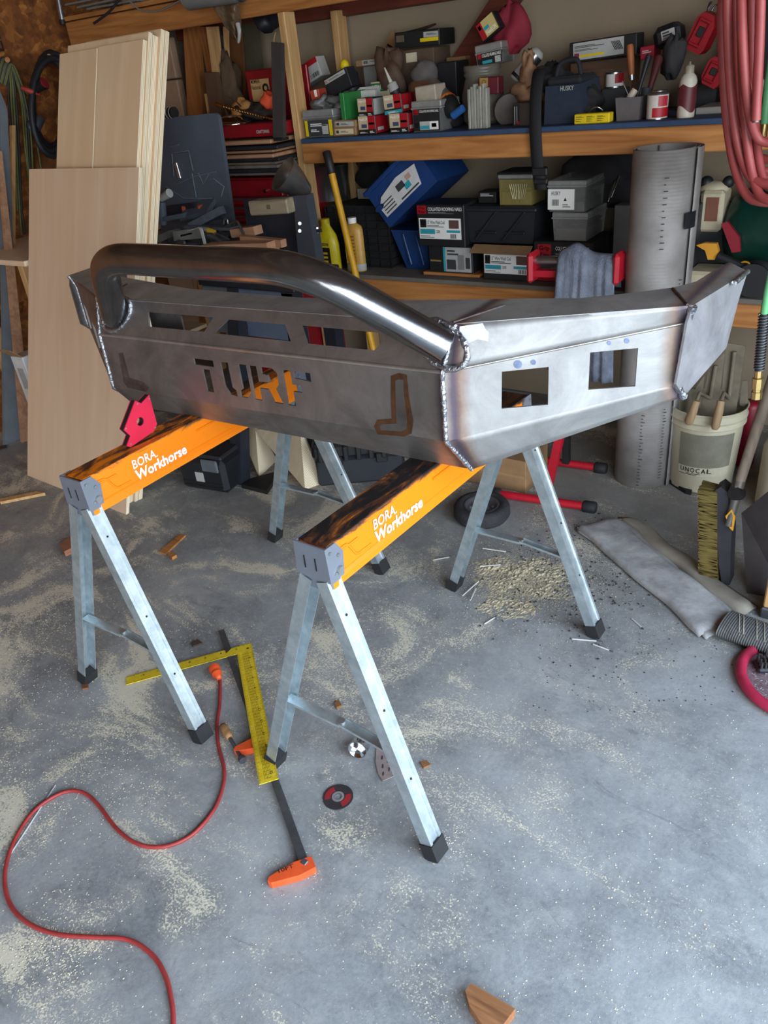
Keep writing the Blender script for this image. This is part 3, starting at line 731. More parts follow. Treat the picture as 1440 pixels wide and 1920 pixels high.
CHROME = mat('chrome', C(214, 216, 220), 0.12, 1.0, var=0.05)
IRON = mat('dark_bar_steel', C(104, 106, 110), 0.5, 0.8, var=0.2, scale=20)

# ---------------------------------------------------------------- things on the floor in front
# framing square
O_ = at(471, 1205, z=0.016); Tq = at(231, 1271, z=0.003); Bq = at(491, 1466.5, z=0.034)
tx = (Tq - O_).normalized(); by = (Bq - O_); by = (by - tx * by.dot(tx)).normalized()
fsq = thing('framing_square', 'yellow framing square with black graduations lying across the bar clamp', 'square', O_)
nz_ = tx.cross(by); nz_ = nz_ if nz_.z > 0 else -nz_
Lb, Lt, Wb, Wt = 0.607, 0.402, 0.0508, 0.0381
pp = lambda a, b, k=0.0: O_ + tx * a + by * b + nz_ * k
M_SQY = mat('yellow_painted_steel', C(224, 190, 22), 0.5, var=0.16, scale=30, col2=C(232, 204, 52))
MB().plate([pp(0, 0), pp(Wb, Lb * 0), pp(Lt, 0), pp(Lt, Wt), pp(Wb, Wt), pp(Wb, Lb), pp(0, Lb)], t=0.0022, n=nz_).build('blade_and_tongue', M_SQY, fsq)
mk = MB()
def tick(a0, b0, a1, b1, w_=0.0007):
    p, q = pp(a0, b0, .0002), pp(a1, b1, .0002); s_ = (q - p).cross(nz_).normalized() * w_ / 2
    mk.add([p - s_, q - s_, q + s_, p + s_], [(0, 1, 2, 3)])
for i in range(1, 192):
    b = i * Lb / 192; L_ = 0.010 if i % 8 == 0 else (0.007 if i % 4 == 0 else 0.004)
    tick(0, b, L_, b)
    if b > Wt + 0.004: tick(Wb, b, Wb - L_, b)
    if i % 4 == 0 and b > Wt: tick(0.016, b, Wb - 0.016, b, 0.0009)
for i in range(1, 128):
    a = i * Lt / 128; L_ = 0.009 if i % 8 == 0 else (0.006 if i % 4 == 0 else 0.0035)
    tick(a, 0, a, L_)
    if a > Wb + 0.004: tick(a, Wt, a, Wt - L_)
for k in range(6): tick(0.016 + k * 0.0037, Wt + 0.004, 0.016 + k * 0.0037, Lb - 0.01, 0.0005)
mk.build('graduation_marking', M_INK, fsq)
for i in range(1, 24, 2):
    text(fsq, str(i), pp(0.011, i * Lb / 24 + 0.003, .0003), -by, tx, 0.007 if i < 10 else 0.011, 0.007, M_INK, 'number_marking')
for i in range(2, 16, 2):
    text(fsq, str(i), pp(i * Lt / 16 + 0.004, 0.017, .0003), -tx, -by, 0.007 if i < 10 else 0.011, 0.007, M_INK, 'number_marking')
# bar clamp
ca, cb = at(415, 1183, z=0.010), at(572, 1622, z=0.010)
cl = thing('bar_clamp', 'long steel bar clamp with orange jaws under the framing square', 'clamp', (ca.x, ca.y, 0))
cd = (cb - ca).normalized(); cs = V(cd.y, -cd.x, 0)
if at(505, 1650, z=0.01).x * cs.x + at(505, 1650, z=0.01).y * cs.y < cb.dot(cs): cs = -cs
M_ORJ = mat('orange_enamel', C(226, 86, 40), 0.42, var=0.15, scale=30)
MB().sweep([(-0.010, -0.004), (0.010, -0.004), (0.010, 0.004), (-0.010, 0.004)], ca, cb, cs).build('bar', IRON, cl)
def jaw(o, length, sgn):
    z0, z1 = 0.001, 0.022
    out = [(-0.020, -0.014), (0.024, -0.016), (length * .6, -0.012), (length, -0.005), (length + .006, 0.004), (length, 0.012), (length * .55, 0.018), (0.02, 0.022), (-0.020, 0.018)]
    return [V(o.x, o.y, z1) + cs * a + cd * b * sgn for a, b in out]
fj = MB(); fj.plate(jaw(cb + cd * 0.006, 0.085, 1), t=0.021, n=(0, 0, 1)); fj_o = fj.build('fixed_jaw', M_ORJ, cl)
text(fj_o, '10FT', V(cb.x, cb.y, 0.0224) + cs * 0.062 + cd * 0.003, -cs, -cd, 0.036, 0.010, M_INK)
MB().box((cb.x, cb.y, 0.022), (0.016, 0.014, 0.004), 0.002).build('rivet_head', IRON, fj_o)
sj = at(478, 1398, z=0.012)
sj = ca + cd * (sj - ca).dot(cd)
MB().plate(jaw(sj, 0.07, -1), t=0.021, n=(0, 0, 1)).build('sliding_jaw', M_ORJ, cl, label='orange sliding jaw')
sc0 = sj + cs * 0.066 + cd * 0.012; sc0.z = 0.016; sc1 = at(424, 1372, z=0.018); sc2 = at(416, 1352, z=0.018)
MB().cyl(sc0 - (sc1 - sc0).normalized() * 0.012, sc1, 0.0055, n=10).build('screw', IRON, cl)
dd = (sc1 - sc0).normalized(); Rm = dd.to_track_quat('Z', 'Y').to_matrix()
M_HANDLE = wood('turned_handle', C(120, 84, 50), C(168, 124, 80), 'Y')
MB().lathe([(0, 0), (0.009, 0.0), (0.012, 0.012), (0.012, 0.045), (0.010, 0.058), (0, 0.060)], sc1 - dd * 0.03, 12, Rm).build('handle', M_HANDLE, cl)
MB().cyl(sc0 - dd * 0.03, sc0 - dd * 0.018, 0.011, n=12).build('swivel_pad', IRON, cl)
# extension cord
cpx = [(404, 1262), (412, 1275), (412, 1320), (407, 1360), (410, 1400), (420, 1440), (418, 1475), (400, 1520), (360, 1565), (310, 1587), (260, 1583), (220, 1555), (185, 1510), (160, 1488), (130, 1483), (95, 1497), (60, 1525), (30, 1570), (12, 1620), (10, 1665), (25, 1705), (60, 1735), (110, 1752), (170, 1757), (240, 1762), (285, 1790), (310, 1830), (322, 1880), (325, 1925), (320, 2000), (290, 2100)]
M_CORD = mat('red_rubber_cord', C(150, 50, 48), 0.5, var=0.2, scale=30)
cor = thing('extension_cord', 'red extension cord with orange plug end snaking over the floor', 'cord', at(404, 1262, z=0))
MB().tube(smooth_path([at(u, v, z=0.006) for u, v in cpx], 8), 0.0052, 8).build('cable', M_CORD, cor)
q0, q1 = at(411, 1272, z=0.016), at(396, 1241, z=0.018); dq = (q1 - q0).normalized(); Rq = dq.to_track_quat('Z', 'Y').to_matrix()
sk = MB().lathe([(0, 0), (0.008, 0), (0.009, 0.012), (0.014, 0.018), (0.016, 0.024), (0.016, 0.024), (0.013, 0.03), (0.016, 0.038), (0.018, 0.044), (0.018, 0.056), (0.018, 0.056), (0, 0.056)], q0, 14, Rq).build('plug', M_ORJ, cor)
# loose welding rod
a, b = at(104, 1472, z=0.003), at(6, 1622, z=0.003)
tag(MB().cyl(a, b, 0.0022, n=8).build('welding_rod', paint(188, 190, 194, .4, .2)), 'thin straight steel rod lying under the loop of red cord', 'rod')
# cutting disc
c = at(634, 1495, z=0.0); cdk = thing('cutting_disc', 'small black and red abrasive cutting disc lying flat on concrete', 'disc', c)
M_ABR = mat('black_abrasive', C(46, 40, 42), 0.9, var=0.3, scale=120)
ring = lambda r0, r1, z0, z1: [(r0, z0), (r0, z0), (r1, z0), (r1, z0), (r1, z1), (r1, z1), (r0, z1), (r0, z1), (r0, z0)]
MB().lathe(ring(0.010, 0.039, 0.0005, 0.003), c, 40).build('disc', M_ABR, cdk)
MB().lathe(ring(0.0098, 0.016, 0.003, 0.0036), c, 30).build('centre_ring', GREY, cdk)
for a0 in (0.1, 0.1 + math.pi):
    arc = [(0.019, a0 - .7 + i * .14) for i in range(11)] + [(0.034, a0 + .7 - i * .14) for i in range(11)]
    MB().plate([c + V(r_ * math.cos(t_), r_ * math.sin(t_), 0.0036) for r_, t_ in arc], t=0.0005, n=(0, 0, 1)).build('label', paint(150, 30, 38, 0.7), cdk, label='red printed label')
# chromed cup lying on its side
c = at(676, 1396, z=0.0275); cu_d = (at(690, 1408, z=0.022) - c).normalized(); cu_d = V(.25, -.9, 0.15).normalized(); Rc = cu_d.to_track_quat('Z', 'Y').to_matrix()
cup = thing('metal_cup', 'small chromed metal cup lying on its side behind a sawhorse leg', 'cup', (c.x, c.y, 0))
MB().lathe([(0, -0.028), (0.014, -0.027), (0.022, -0.018), (0.0255, 0.0), (0.0255, 0.022), (0.027, 0.024), (0.027, 0.024), (0.024, 0.024), (0.022, -0.01), (0, -0.02)], c, 24, Rc).build('shell', CHROME, cup)
# perforated plate
px = [(706, 1402), (712, 1400), (735, 1412), (748, 1440), (745, 1452), (718, 1464), (709, 1450), (704, 1428)]
hs = []
for (u, v) in ((716, 1420), (717, 1436), (718, 1450), (727, 1426), (729, 1442)):
    hs.append([at(u + 2.2 * math.cos(k * 1.047), v + 5 * math.sin(k * 1.047), z=0.005) for k in range(6)])
tag(MB().plate([at(u, v, z=0.005) for u, v in px], hs, 0.002, (0, 0, 1)).build('perforated_plate', mat('worn_perforated_steel', C(176, 160, 156), 0.5, 0.5, var=0.15, scale=30)), 'small rounded steel plate with slots beside a sawhorse leg', 'plate')
# offcuts
def chip(name, label, cat, px, h, mt, group=None):
    pts = [at(u, v, z=h) for u, v in px]; return tag(MB().plate(pts, t=h - 0.0005, n=(0, 0, 1)).build(name, mt), label, cat, group)
M_CHIP = wood('brown_offcut', C(110, 72, 44), C(150, 104, 66), 'X')
chip('wood_chip', 'brown wood chip right of the nearest sawhorse leg', 'chip', [(788, 1428), (800, 1425), (808, 1433), (794, 1439)], 0.006, M_CHIP)
chip('wood_chip', 'brown wood chip behind the near folding brace', 'chip', [(627, 1318), (634, 1311), (641, 1322), (631, 1326)], 0.009, M_CHIP)
chip('wood_chip', 'dark wood chip by the top of the framing square', 'chip', [(358, 1205), (370, 1198), (380, 1205), (362, 1211)], 0.007, paint(70, 54, 44, 0.8))
chip('wood_chip', 'brown wood chip at the foot of the far left sawhorse leg', 'chip', [(153, 1283), (164, 1281), (165, 1289), (154, 1291)], 0.008, M_CHIP)
chip('wood_stick', 'short pale wood stick on the concrete under the bumper', 'stick', [(298, 1034), (338, 1001), (348, 1003), (310, 1038)], 0.008, M_PINE)
chip('wood_block', 'tiny pale wood block beside the short stick', 'block', [(314, 1037), (322, 1034), (331, 1040), (322, 1045)], 0.014, M_PINE)
chip('wood_block', 'reddish wood block behind the far left sawhorse leg', 'block', [(112, 1020), (128, 1007), (150, 1010), (146, 1022), (120, 1034)], 0.025, wood('reddish_block', C(136, 88, 62), C(172, 116, 82), 'X'))
M_WEDGE = wood('weathered_fir_block', C(112, 70, 40), C(164, 112, 70), 'X', scale=22)
pt = [at(u, v, z=0.028) for u, v in [(872, 1857), (884, 1843), (966, 1891), (940, 1925), (905, 1922), (880, 1885)]]
wb = tag(MB().plate(pt, t=0.0275, n=(0, 0, 1)).build('wood_wedge', M_WEDGE), 'brown end-grain wood wedge at the bottom edge of the photo', 'block')
# sawdust heap, chips, slag, rod stubs
M_DUST = mat('sawdust', C(200, 186, 156), 0.95, var=0.25, scale=160, bump=0.8, bscale=260)
hc = at(965, 1085, z=0); P = []
ux = (at(1090, 1090, z=0) - at(850, 1085, z=0)).normalized(); uy = V(-ux.y, ux.x, 0)
cents = [(0, 0, .16, .16, .010), (-.02, -.17, .13, .07, .009), (.10, .05, .14, .10, .007), (-.08, .08, .1, .08, .007), (.14, -.07, .10, .07, .006)]
random.seed(3); G = 96
ph = [[random.random() for _ in range(G)] for _ in range(G)]
for i in range(G):
    row = []
    for j in range(G):
        x = (i / (G - 1) - .5) * .62; y = (j / (G - 1) - .5) * .62
        z_ = sum(hh * max(0, 1 - ((x - cx) / sx_) ** 2 - ((y - cy) / sy) ** 2) for cx, cy, sx_, sy, hh in cents)
        z_ = z_ * .36 * (0.1 + 1.9 * ph[i][j] ** 2) * (1 + .6 * math.sin(x * 31 + y * 17) * math.sin(y * 43 - x * 13)) - 0.0010
        p = hc + ux * x + uy * y; row.append(V(p.x, p.y, z_))
    P.append(row)
hp = MB().grid(P, False).build('sawdust_heap', M_DUST); hp['kind'] = 'stuff'; tag(hp, 'low heap of pale sawdust on the concrete under the bumper', 'sawdust')
def scatter(name, label, cat, mt, n, sample, smin, smax, flat=.4):
    mm = MB()
    for _ in range(n):
        p = sample(); s_ = random.uniform(smin, smax); an = random.uniform(0, 6.28)
        c_, n_ = math.cos(an) * s_, math.sin(an) * s_; k = random.uniform(.4, 1); hgt = s_ * flat
        vs = [p + V(c_, n_, 0), p + V(-n_ * k, c_ * k, 0), p + V(-c_, -n_, 0), p + V(n_ * k, -c_ * k, 0), p + V(0, 0, hgt)]
        mm.add(vs, [(0, 1, 4), (1, 2, 4), (2, 3, 4), (3, 0, 4)])
    o = mm.build(name, mt); o['kind'] = 'stuff'; return tag(o, label, cat)
def s_heap():
    r_ = abs(random.gauss(0, .16)); t_ = random.uniform(0, 6.28); p = hc + ux * (r_ * math.cos(t_) * 1.2 + .03) + uy * (r_ * math.sin(t_) - .03); return V(p.x, p.y, 0.002)
scatter('sawdust_crumbs', 'loose sawdust crumbs around the sawdust heap', 'sawdust', M_DUST, 7000, s_heap, .001, .003)
sw = [(60, 1250, 90, 60), (120, 1140, 60, 40), (60, 1480, 80, 60), (130, 1750, 40, 50), (60, 1800, 60, 30), (200, 1480, 60, 40), (240, 1370, 60, 50), (330, 1180, 60, 30), (820, 1580, 30, 20), (560, 1620, 60, 40), (80, 1000, 70, 30), (1150, 1640, 120, 60), (620, 1180, 80, 40), (950, 1560, 120, 60), (1080, 1780, 200, 90)]
def s_floor():
    if random.random() < .25:
        p = at(random.uniform(0, 1440), random.uniform(1000, 1919), z=0)
    else:
        u, v, a, b = sw[min(len(sw) - 1, int(random.expovariate(.22)))]; p = at(u + random.gauss(0, a), v + random.gauss(0, b), z=0)
    return V(p.x, p.y, 0.0004)
scatter('sawdust_crumbs', 'pale sawdust crumbs strewn over the whole concrete floor', 'sawdust', paint(214, 204, 178, 0.9), 5200, s_floor, .0008, .0028)
def s_slag():
    p = at(1060 + random.gauss(20, 75), 1080 + random.gauss(0, 55), z=0); return V(p.x, p.y, .003)
scatter('slag_bits', 'black slag bits around the sawdust heap', 'slag', paint(34, 34, 36, 0.8), 420, s_slag, .0015, .0055, .9)
def s_slag2():
    p = at(random.uniform(1000, 1430), random.uniform(1180, 1340), z=0); return V(p.x, p.y, .0004)
scatter('slag_bits', 'sparse dark bits on the floor by the red ring', 'slag', paint(40, 40, 44, 0.8), 130, s_slag2, .0012, .004, .8)
M_STUB = mat('rod_flux', C(190, 186, 184), 0.7, var=0.15)
stubs = [((812, 1050), (850, 1043), 'farthest left'), ((905, 1028), (960, 1036), 'behind the heap'), ((900, 1062), (948, 1058), 'across the heap middle'), ((867, 1117), (905, 1083), 'long one at the heap left edge'), ((882, 1125), (895, 1098), 'short one at the heap left edge'), ((908, 1170), (932, 1155), 'nearest one below the heap'), ((1073, 1198), (1130, 1203), 'in front of the sawhorse foot'), ((1112, 1208), (1150, 1222), 'right of the sawhorse foot'), ((1185, 1160), (1207, 1180), 'nearest the grey canvas'), ((940, 1003), (962, 1006), 'by the folding brace')]
for a, b, wh in stubs:
    zz = 0.013 if (860 < a[0] < 1000 and 1020 < a[1] < 1130) else 0.003
    pa, pb = at(*a, z=zz), at(*b, z=zz)
    r = thing('welding_rod_stub', 'grey welding rod stub on the floor, ' + wh, 'rod', (pa.x, pa.y, 0), 'spent welding rod stubs')
    MB().cyl(pa, pa + (pb - pa) * .8, 0.0025, n=7).build('flux_coating', M_STUB, r)
    MB().cyl(pa + (pb - pa) * .8, pb, 0.0016, n=6).build('bare_wire', IRON, r)
# red welding magnet standing on the left rail
mxp = at(240, 842, z=HH).x
mg = thing('welding_magnet', 'red arrow-shaped welding magnet standing on the left sawhorse rail', 'magnet', at(243, 842, z=HH))
mo = [(255, 756), (266.5, 761), (281, 745), (295.6, 799.5), (290, 813), (246.7, 843), (239, 841), (246, 822), (234, 811)]
mp_ = [at(u, v, x=mxp) for u, v in mo]; mz = min(p.z for p in mp_)
mp_ = [p + V(0, 0, HH + 0.001 - mz) * 1 for p in mp_]
cc = at(264.5, 795, x=mxp) + V(0, 0, HH + 0.001 - mz); hole_ = [cc + V(0, .012 * math.cos(k * .3927), .012 * math.sin(k * .3927)) for k in range(16)]
M_MAG = paint(206, 34, 66, 0.42, var=0.08)
for dx, th, mt, nm in ((0, .003, M_MAG, 'side_plate'), (-.003, .014, BLACK, 'core'), (-.017, .003, M_MAG, 'side_plate')):
    MB().plate([p + V(dx, 0, 0) for p in mp_], [[p + V(dx, 0, 0) for p in hole_]], th, (1, 0, 0)).build(nm, mt, mg)
for (u, v) in ((259, 762), (281, 752), (237.5, 808), (247, 837), (292, 806)):
    c = at(u, v, x=mxp) + V(0, 0, HH + 0.001 - mz); MB().cyl(c - V(.001, 0, 0), c + V(.0012, 0, 0), .0026, n=8).build('rivet', M_ZINC, mg)
# pneumatic wheel lying flat
c = (at(850, 957, z=.03) + at(957, 957, z=.03)) / 2; c.z = 0
wh = thing('cart_wheel', 'small black pneumatic cart wheel lying flat behind the right sawhorse', 'wheel', c)
Rw = ((at(850, 957, z=.03) - at(957, 957, z=.03)).length) / 2 * .98
M_TYRE = mat('tyre_rubber', C(44, 44, 46), 0.8, var=0.3, scale=30, bump=.4)
prof = [(Rw * .62 , .012), (Rw * .75, .002), (Rw * .93, .004), (Rw, .016), (Rw, .050), (Rw * .93, .062), (Rw * .75, .066), (Rw * .62, .056)]
MB().lathe(prof, c, 36).build('tyre', M_TYRE, wh)
for k in range(4): MB().lathe([(Rw * 1.0, .017 + k * .009), (Rw * 1.012, .019 + k * .009), (Rw * 1.0, .021 + k * .009)], c, 36).build('tread_rib', M_TYRE, wh)
rm = MB().lathe([(Rw * .64, .058), (Rw * .60, .062), (Rw * .55, .050), (Rw * .28, .040), (Rw * .2, .060), (Rw * .2, .060), (Rw * .1, .060), (Rw * .1, .060), (Rw * .1, .01)], c, 30).build('rim', paint(96, 96, 98, .5, .4), wh)
for k in range(4):
    p = c + V(Rw * .4 * math.cos(k * 1.57 + .4), Rw * .4 * math.sin(k * 1.57 + .4), .043); MB().cyl(p, p + V(0, 0, .006), .006, n=6).build('bolt', M_ZINC, rm)
# ---------------------------------------------------------------- more builders
def col(name, label, cat, tl, tr, y, d, mt, rest, group=None, body='carton', bev=0.003, make=True):
    a = at(*tl, y=y); b = at(*tr, y=y); w_ = b.x - a.x; h_ = (a.z + b.z) / 2 - rest
    r = thing(name, label, cat, group=group, M=basis(((a.x + b.x) / 2, y, rest), (1, 0, 0), (0, 0, 1)))
    if make: MB().box((0, d / 2, h_ / 2), (w_, d, h_), bev).build(body, mt, r)
    r['_w'] = w_; r['_h'] = h_; r['_d'] = d
    return r
def clear(name, col_, alpha, rough=0.25):
    return mat(name, col_, rough, 0.0, var=0.15, scale=20, alpha=alpha)
M_CLEAR = clear('cloudy_clear_plastic', C(150, 150, 146), 0.42)
M_CLEARY = clear('amber_clear_plastic', C(150, 140, 84), 0.55)
M_LID = clear('clear_plastic_lid', C(160, 160, 156), 0.6)
def tubparts(r, mt, lid, rim=0.16, taper=0.05, fill=None, fillh=0.6):
    w_, h_, d = r['_w'], r['_h'], r['_d']; hb = h_ * (1 - rim); a = w_ / 2; k = a * (1 - taper * 2)
    g = d * taper
    MB().hexa([(-k, g, 0), (k, g, 0), (k, d - g, 0), (-k, d - g, 0), (-a * .97, .004, hb), (a * .97, .004, hb), (a * .97, d - .004, hb), (-a * .97, d - .004, hb)]).build('tub_body', mt, r)
    if lid is not None:
        o = MB().box((0, d / 2, hb + h_ * rim / 2), (w_, d, h_ * rim), 0.004).build('lid', lid, r)
        MB().box((0, d / 2, hb - .002), (w_ * 1.03, d * 1.03, .008), .003).build('lid_rim', lid, o)
    if fill is not None:
        z_ = hb * fillh; random.seed(int(w_ * 1e5)); P = []
        for i in range(7):
            P.append([V(-k * .94 + 2 * k * .94 * i / 6, g + .006 + (d - 2 * g - .012) * j / 5, z_ * random.uniform(.75, 1.1)) for j in range(6)])
        m_ = MB().grid(P); m_.box((0, d / 2, z_ * .37), (2 * k * .93, d - 2 * g - .014, z_ * .7)); m_.build('contents', fill, r, kind='stuff')
ZMIN = [ZU + .001]
def lump(mb, c, sx, sy, sz, amp=0.15, seed=1, n=20, flat=True):
    rnd = random.Random(seed); w_ = [(rnd.uniform(1.5, 5), rnd.uniform(1.5, 5), rnd.uniform(0, 6.28), rnd.uniform(0, 6.28)) for _ in range(6)]
    k = n // 2; vs = []; fs = []
    for i in range(k + 1):
        th = math.pi * i / k
        for j in range(n):
            ph_ = 2 * math.pi * j / n; f = 1.0
            for a, b, p, q in w_: f += amp * .5 * math.sin(a * th + p) * math.sin(round(b) * ph_ + q)
            x, y, z_ = sx * f * math.sin(th) * math.cos(ph_), sy * f * math.sin(th) * math.sin(ph_), sz * f * math.cos(th)
            if flat: z_ = max(z_, -sz * .98)
            vs.append(V(c[0] + x, c[1] + y, max(c[2] + z_, ZMIN[0])))
    for i in range(k):
        for j in range(n): fs.append((i * n + j, (i + 1) * n + j, (i + 1) * n + (j + 1) % n, i * n + (j + 1) % n))
    return mb.add(vs, fs, True)
def px_len(u, v, y, n):  # metres of n pixels there
    return (at(u + n, v, y=y) - at(u, v, y=y)).length
YF_ = 3.10
# ---------------------------------------------------------------- upper deck, front row
t = carton('plastic_tub', 'clear plastic tub with yellow and black label at left end of upper shelf', 'tub', (572, 258), (629, 256), (566, 207), YF_, .15, None, rest=ZU, make=False)
tubparts(t, M_CLEAR, M_LID, .26, .04, DGREY, .8)
lab(t, .06, .05, .94, .62, DGREY, [('=', .2, .6, .8, .82, M_WHITE), ('=', .2, .25, .5, .45, M_WHITE), ('#', .0, 0, .10, 1, YEL), ('#', .88, 0, 1, 1, YEL), ('#', .62, .1, .84, .7, LGREY)])
t = carton('small_carton', 'flat brown carton with pale end label, lower of two beside yellow-labelled tub', 'carton', (626, 256), (668, 255), (624, 240), YF_, .2, CARD, rest=ZU, group='flat cartons by the tub')
lab(t, .1, .2, .9, .8, CREAM, [('#', .05, .2, .2, .8, DGREY), ('=', .3, .3, .7, .7, DGREY)])
t = carton('small_carton', 'flat brown carton with white end label, upper of two beside yellow-labelled tub', 'carton', (626, 240), (668, 239), (624, 226), YF_, .2, CARD, group='flat cartons by the tub')
lab(t, .1, .2, .9, .8, LGREY, [('#', .05, .2, .2, .8, DGREY), ('=', .3, .3, .7, .7, DGREY)])
tag(MB().box(tuple((at(668, 222, y=YF_ + .1))[:2]) + (ZU + .085,), (.022, .19, .17), .002).build('green_binder', GREEN), 'narrow green upright binder behind the screw boxes', 'binder')
def screwbox(name, label, bl, br, tl, y, d, top, size, rest=None, redtop=True):
    t = carton('screw_box', label, 'carton', bl, br, tl, y, d, BLACK, group='red and black screw boxes', rest=rest)
    lab(t, .02, .28, .98, .99, paint(196, 176, 140, .6), [('#', .58, 0, 1, 1, RED), (top, .05, .66, .60, .88, M_WHITE), ('#', .62, .35, .95, .5, TEAL), ('#', .18, .12, .50, .40, paint(60, 70, 110, .5))])
    lab(t, .02, .02, .98, .26, BLACK, [('=', .06, .25, .5, .6, M_WHITE), ('=', .66, .2, .92, .8, M_WHITE)])
    lab(t, .04, .05, .96, .95, RED if redtop else LGREY, [('#', .1, .15, .6, .35, LGREY)], face='right')
    return t
screwbox('', 'red and black screw box with grey side, upper left of four', (672, 220), (701, 219), (667, 185), YF_ + .02, .085, 'LedgerLOK', '3 5/8', redtop=False)
screwbox('', 'red and black screw box with red side, lower left of four', (674, 256), (706, 254), (670, 221), YF_, .1, 'HeadLOK', '2 7/8', rest=ZU)
t = screwbox('', 'tilted red and teal screw box, upper right of four', (722, 216), (755, 211), (718, 180), YF_ + .02, .085, 'HeadLOK', '10 IN')
lab(t, .02, .0, .98, .2, TEAL, [('=', .2, .25, .8, .75, M_WHITE)], e=.0024)
screwbox('', 'red and black screw box, lower right of four beside nail tub', (732, 255), (767, 250), (729, 218), YF_, .07, 'HeadLOK', '3 3/4', rest=ZU)
t = carton('screw_box', 'dark red carton end peeking behind the upper screw box', 'carton', (766, 192), (779, 190), (765, 174), YF_ + .16, .1, paint(120, 18, 30), rest=None)
t = carton('nail_tub', 'square clear nail tub with black label at front of upper shelf', 'tub', (774, 252), (829, 247), (769, 195), YF_, .16, None, rest=ZU, make=False)
tubparts(t, M_CLEAR, M_LID, .22, .03, DGREY, .9)
def gripmark(parent_r, x0, z0, x1, z1, sub='COLLATED ROOFING NAIL', blue=True):
    o = lab(parent_r, x0, z0, x1, z1, BLACK, [('#', .02, .76, .2, .98, RED), ('Grip', .04, .88, .18, .96, M_WHITE), ('Rite', .04, .78, .18, .86, M_WHITE), (sub, .24, .84, .98, .95, M_WHITE)])
    return o
gripmark(t, .06, .03, .94, .74)
lab(t, .10, .06, .90, .34, LGREY, [('#', 0, 0, .22, 1, BLACK), ('RF', .03, .3, .19, .85, M_WHITE), ('#', .24, .1, .62, .5, TEAL), ('#', .64, .05, 1, .95, M_WHITE), ('#', .72, .3, .92, .75, DGREY)], e=.0026)
t = carton('wood_offcut', 'square pale wood offcut lying on the nail tub', 'block', (780, 195), (818, 189), (783, 164), YF_ + .03, .09, mat('pale_grey_wood', C(170, 158, 140), .7), bev=.004)
# behind the screw boxes
t = col('utility_carton', 'white carton with green lettered band behind the screw boxes', 'carton', (694, 154), (727, 152), 3.30, .10, CREAM, ZU)
lab(t, .04, .80, .96, .97, GREEN, [('UTILITY', .08, .2, .9, .8, M_WHITE)])
t = col('paper_stack', 'sheaf of white paper standing behind the red screw boxes', 'paper', (662, 168), (702, 171), 3.24, .03, paint(206, 206, 202, .8), ZU, body='sheets')
for k in range(4): MB().box((-.01 + k * .004, .034 + k * .004, t['_h'] / 2 + .004 * k), (t['_w'] * .95, .0015, t['_h']), 0).build('loose_sheet', paint(206, 206, 202, .8), t)
t = col('grey_carton', 'plain grey carton under the open cardboard tray', 'carton', (680, 124), (728, 121), 3.42, .13, GREY, ZU)
t = carton('cardboard_tray', 'shallow open cardboard tray with white label atop the grey carton', 'tray', (667, 124), (732, 121), (666, 112), 3.38, .18, CARD, rest=at(704, 122.5, y=3.42).z + .002)
lab(t, .20, .1, .80, .9, LGREY, [('|||', .06, .25, .28, .85, BLACK), ('=', .36, .5, .75, .8, DGREY), ('=', .86, .2, .94, .85, BLACK)])
MB().plate([V(-.075, .16, .03), V(.075, .16, .03), V(.01, .175, .135)], t=.003, n=(0, -1, 0)).build('flap', CARD, t)
# caulk tube
t = thing('caulk_tube', 'white caulk cartridge with pointed nozzle behind the screw boxes', 'tube', at(752, 192, y=3.22))
a, b, c = at(721, 127, y=3.2), at(734, 157, y=3.2), at(756, 206, y=3.22)
MB().tube([a, a + (b - a) * .5, b], [.003, .006, .009], 12).build('nozzle', paint(206, 204, 190, .5), t)
MB().tube([b - (c - b) * .05, b, c], [.012, .022, .022], 16).build('cartridge', LGREY, t)
MB().tube([b + (c - b) * .25, b + (c - b) * .62], .0226, 16).build('label', paint(30, 34, 40), t)
# leaning boxes at left
t = carton('tilted_carton', 'grey tilted carton with red stripe leaning behind the post', 'carton', (570, 163), (604, 141), (553, 131), 3.36, .07, LGREY)
lab(t, .0, .72, 1, .98, RED); lab(t, .45, .08, .95, .34, LGREY, [('=', .05, .1, .12, .9, DGREY), ('|||', .2, .1, .9, .9, BLACK)])
t = carton('tilted_carton', 'black tilted carton with white strip label among grey bags', 'carton', (617, 186), (660, 161), (602, 153), 3.26, .07, paint(34, 36, 40))
lab(t, .06, .72, .92, .94, LGREY, [('=', .03, .2, .12, .8, RED), ('=', .2, .3, .9, .7, DGREY)])
t = thing('spray_bottle', 'black bottle with round yellow cap leaning on tilted black carton', 'bottle', at(655, 200, y=3.34))
MB().tube([at(664, 205, y=3.34), at(660, 165, y=3.34), at(655, 140, y=3.34), at(651, 132, y=3.34)], [.045, .045, .04, .02], 16).build('bottle_body', BLACK, t)
MB().ball(at(646, 123, y=3.34), .022, 14, (1, 1, 1.2)).build('cap', YEL, t)
M_BAG = clear('grey_plastic_bag', C(120, 120, 118), .75, .35)
for (u, v, s_, lb) in ((612, 196, .055, 'crumpled grey plastic bag lying on yellow-labelled tub'), (642, 196, .06, 'crumpled grey plastic bag beside the tilted black carton')):
    c = at(u, v, y=3.2); o = MB(); lump(o, c, s_, .05, s_ * .62, .5, int(u), 22); tag(o.build('plastic_bag', M_BAG), lb, 'bag')
t = carton('tilted_carton', 'small orange-red carton with white tag under tilted black carton', 'carton', (584, 190), (600, 186), (583, 170), 3.19, .06, paint(170, 60, 40))
lab(t, .5, .3, .8, .95, M_WHITE)
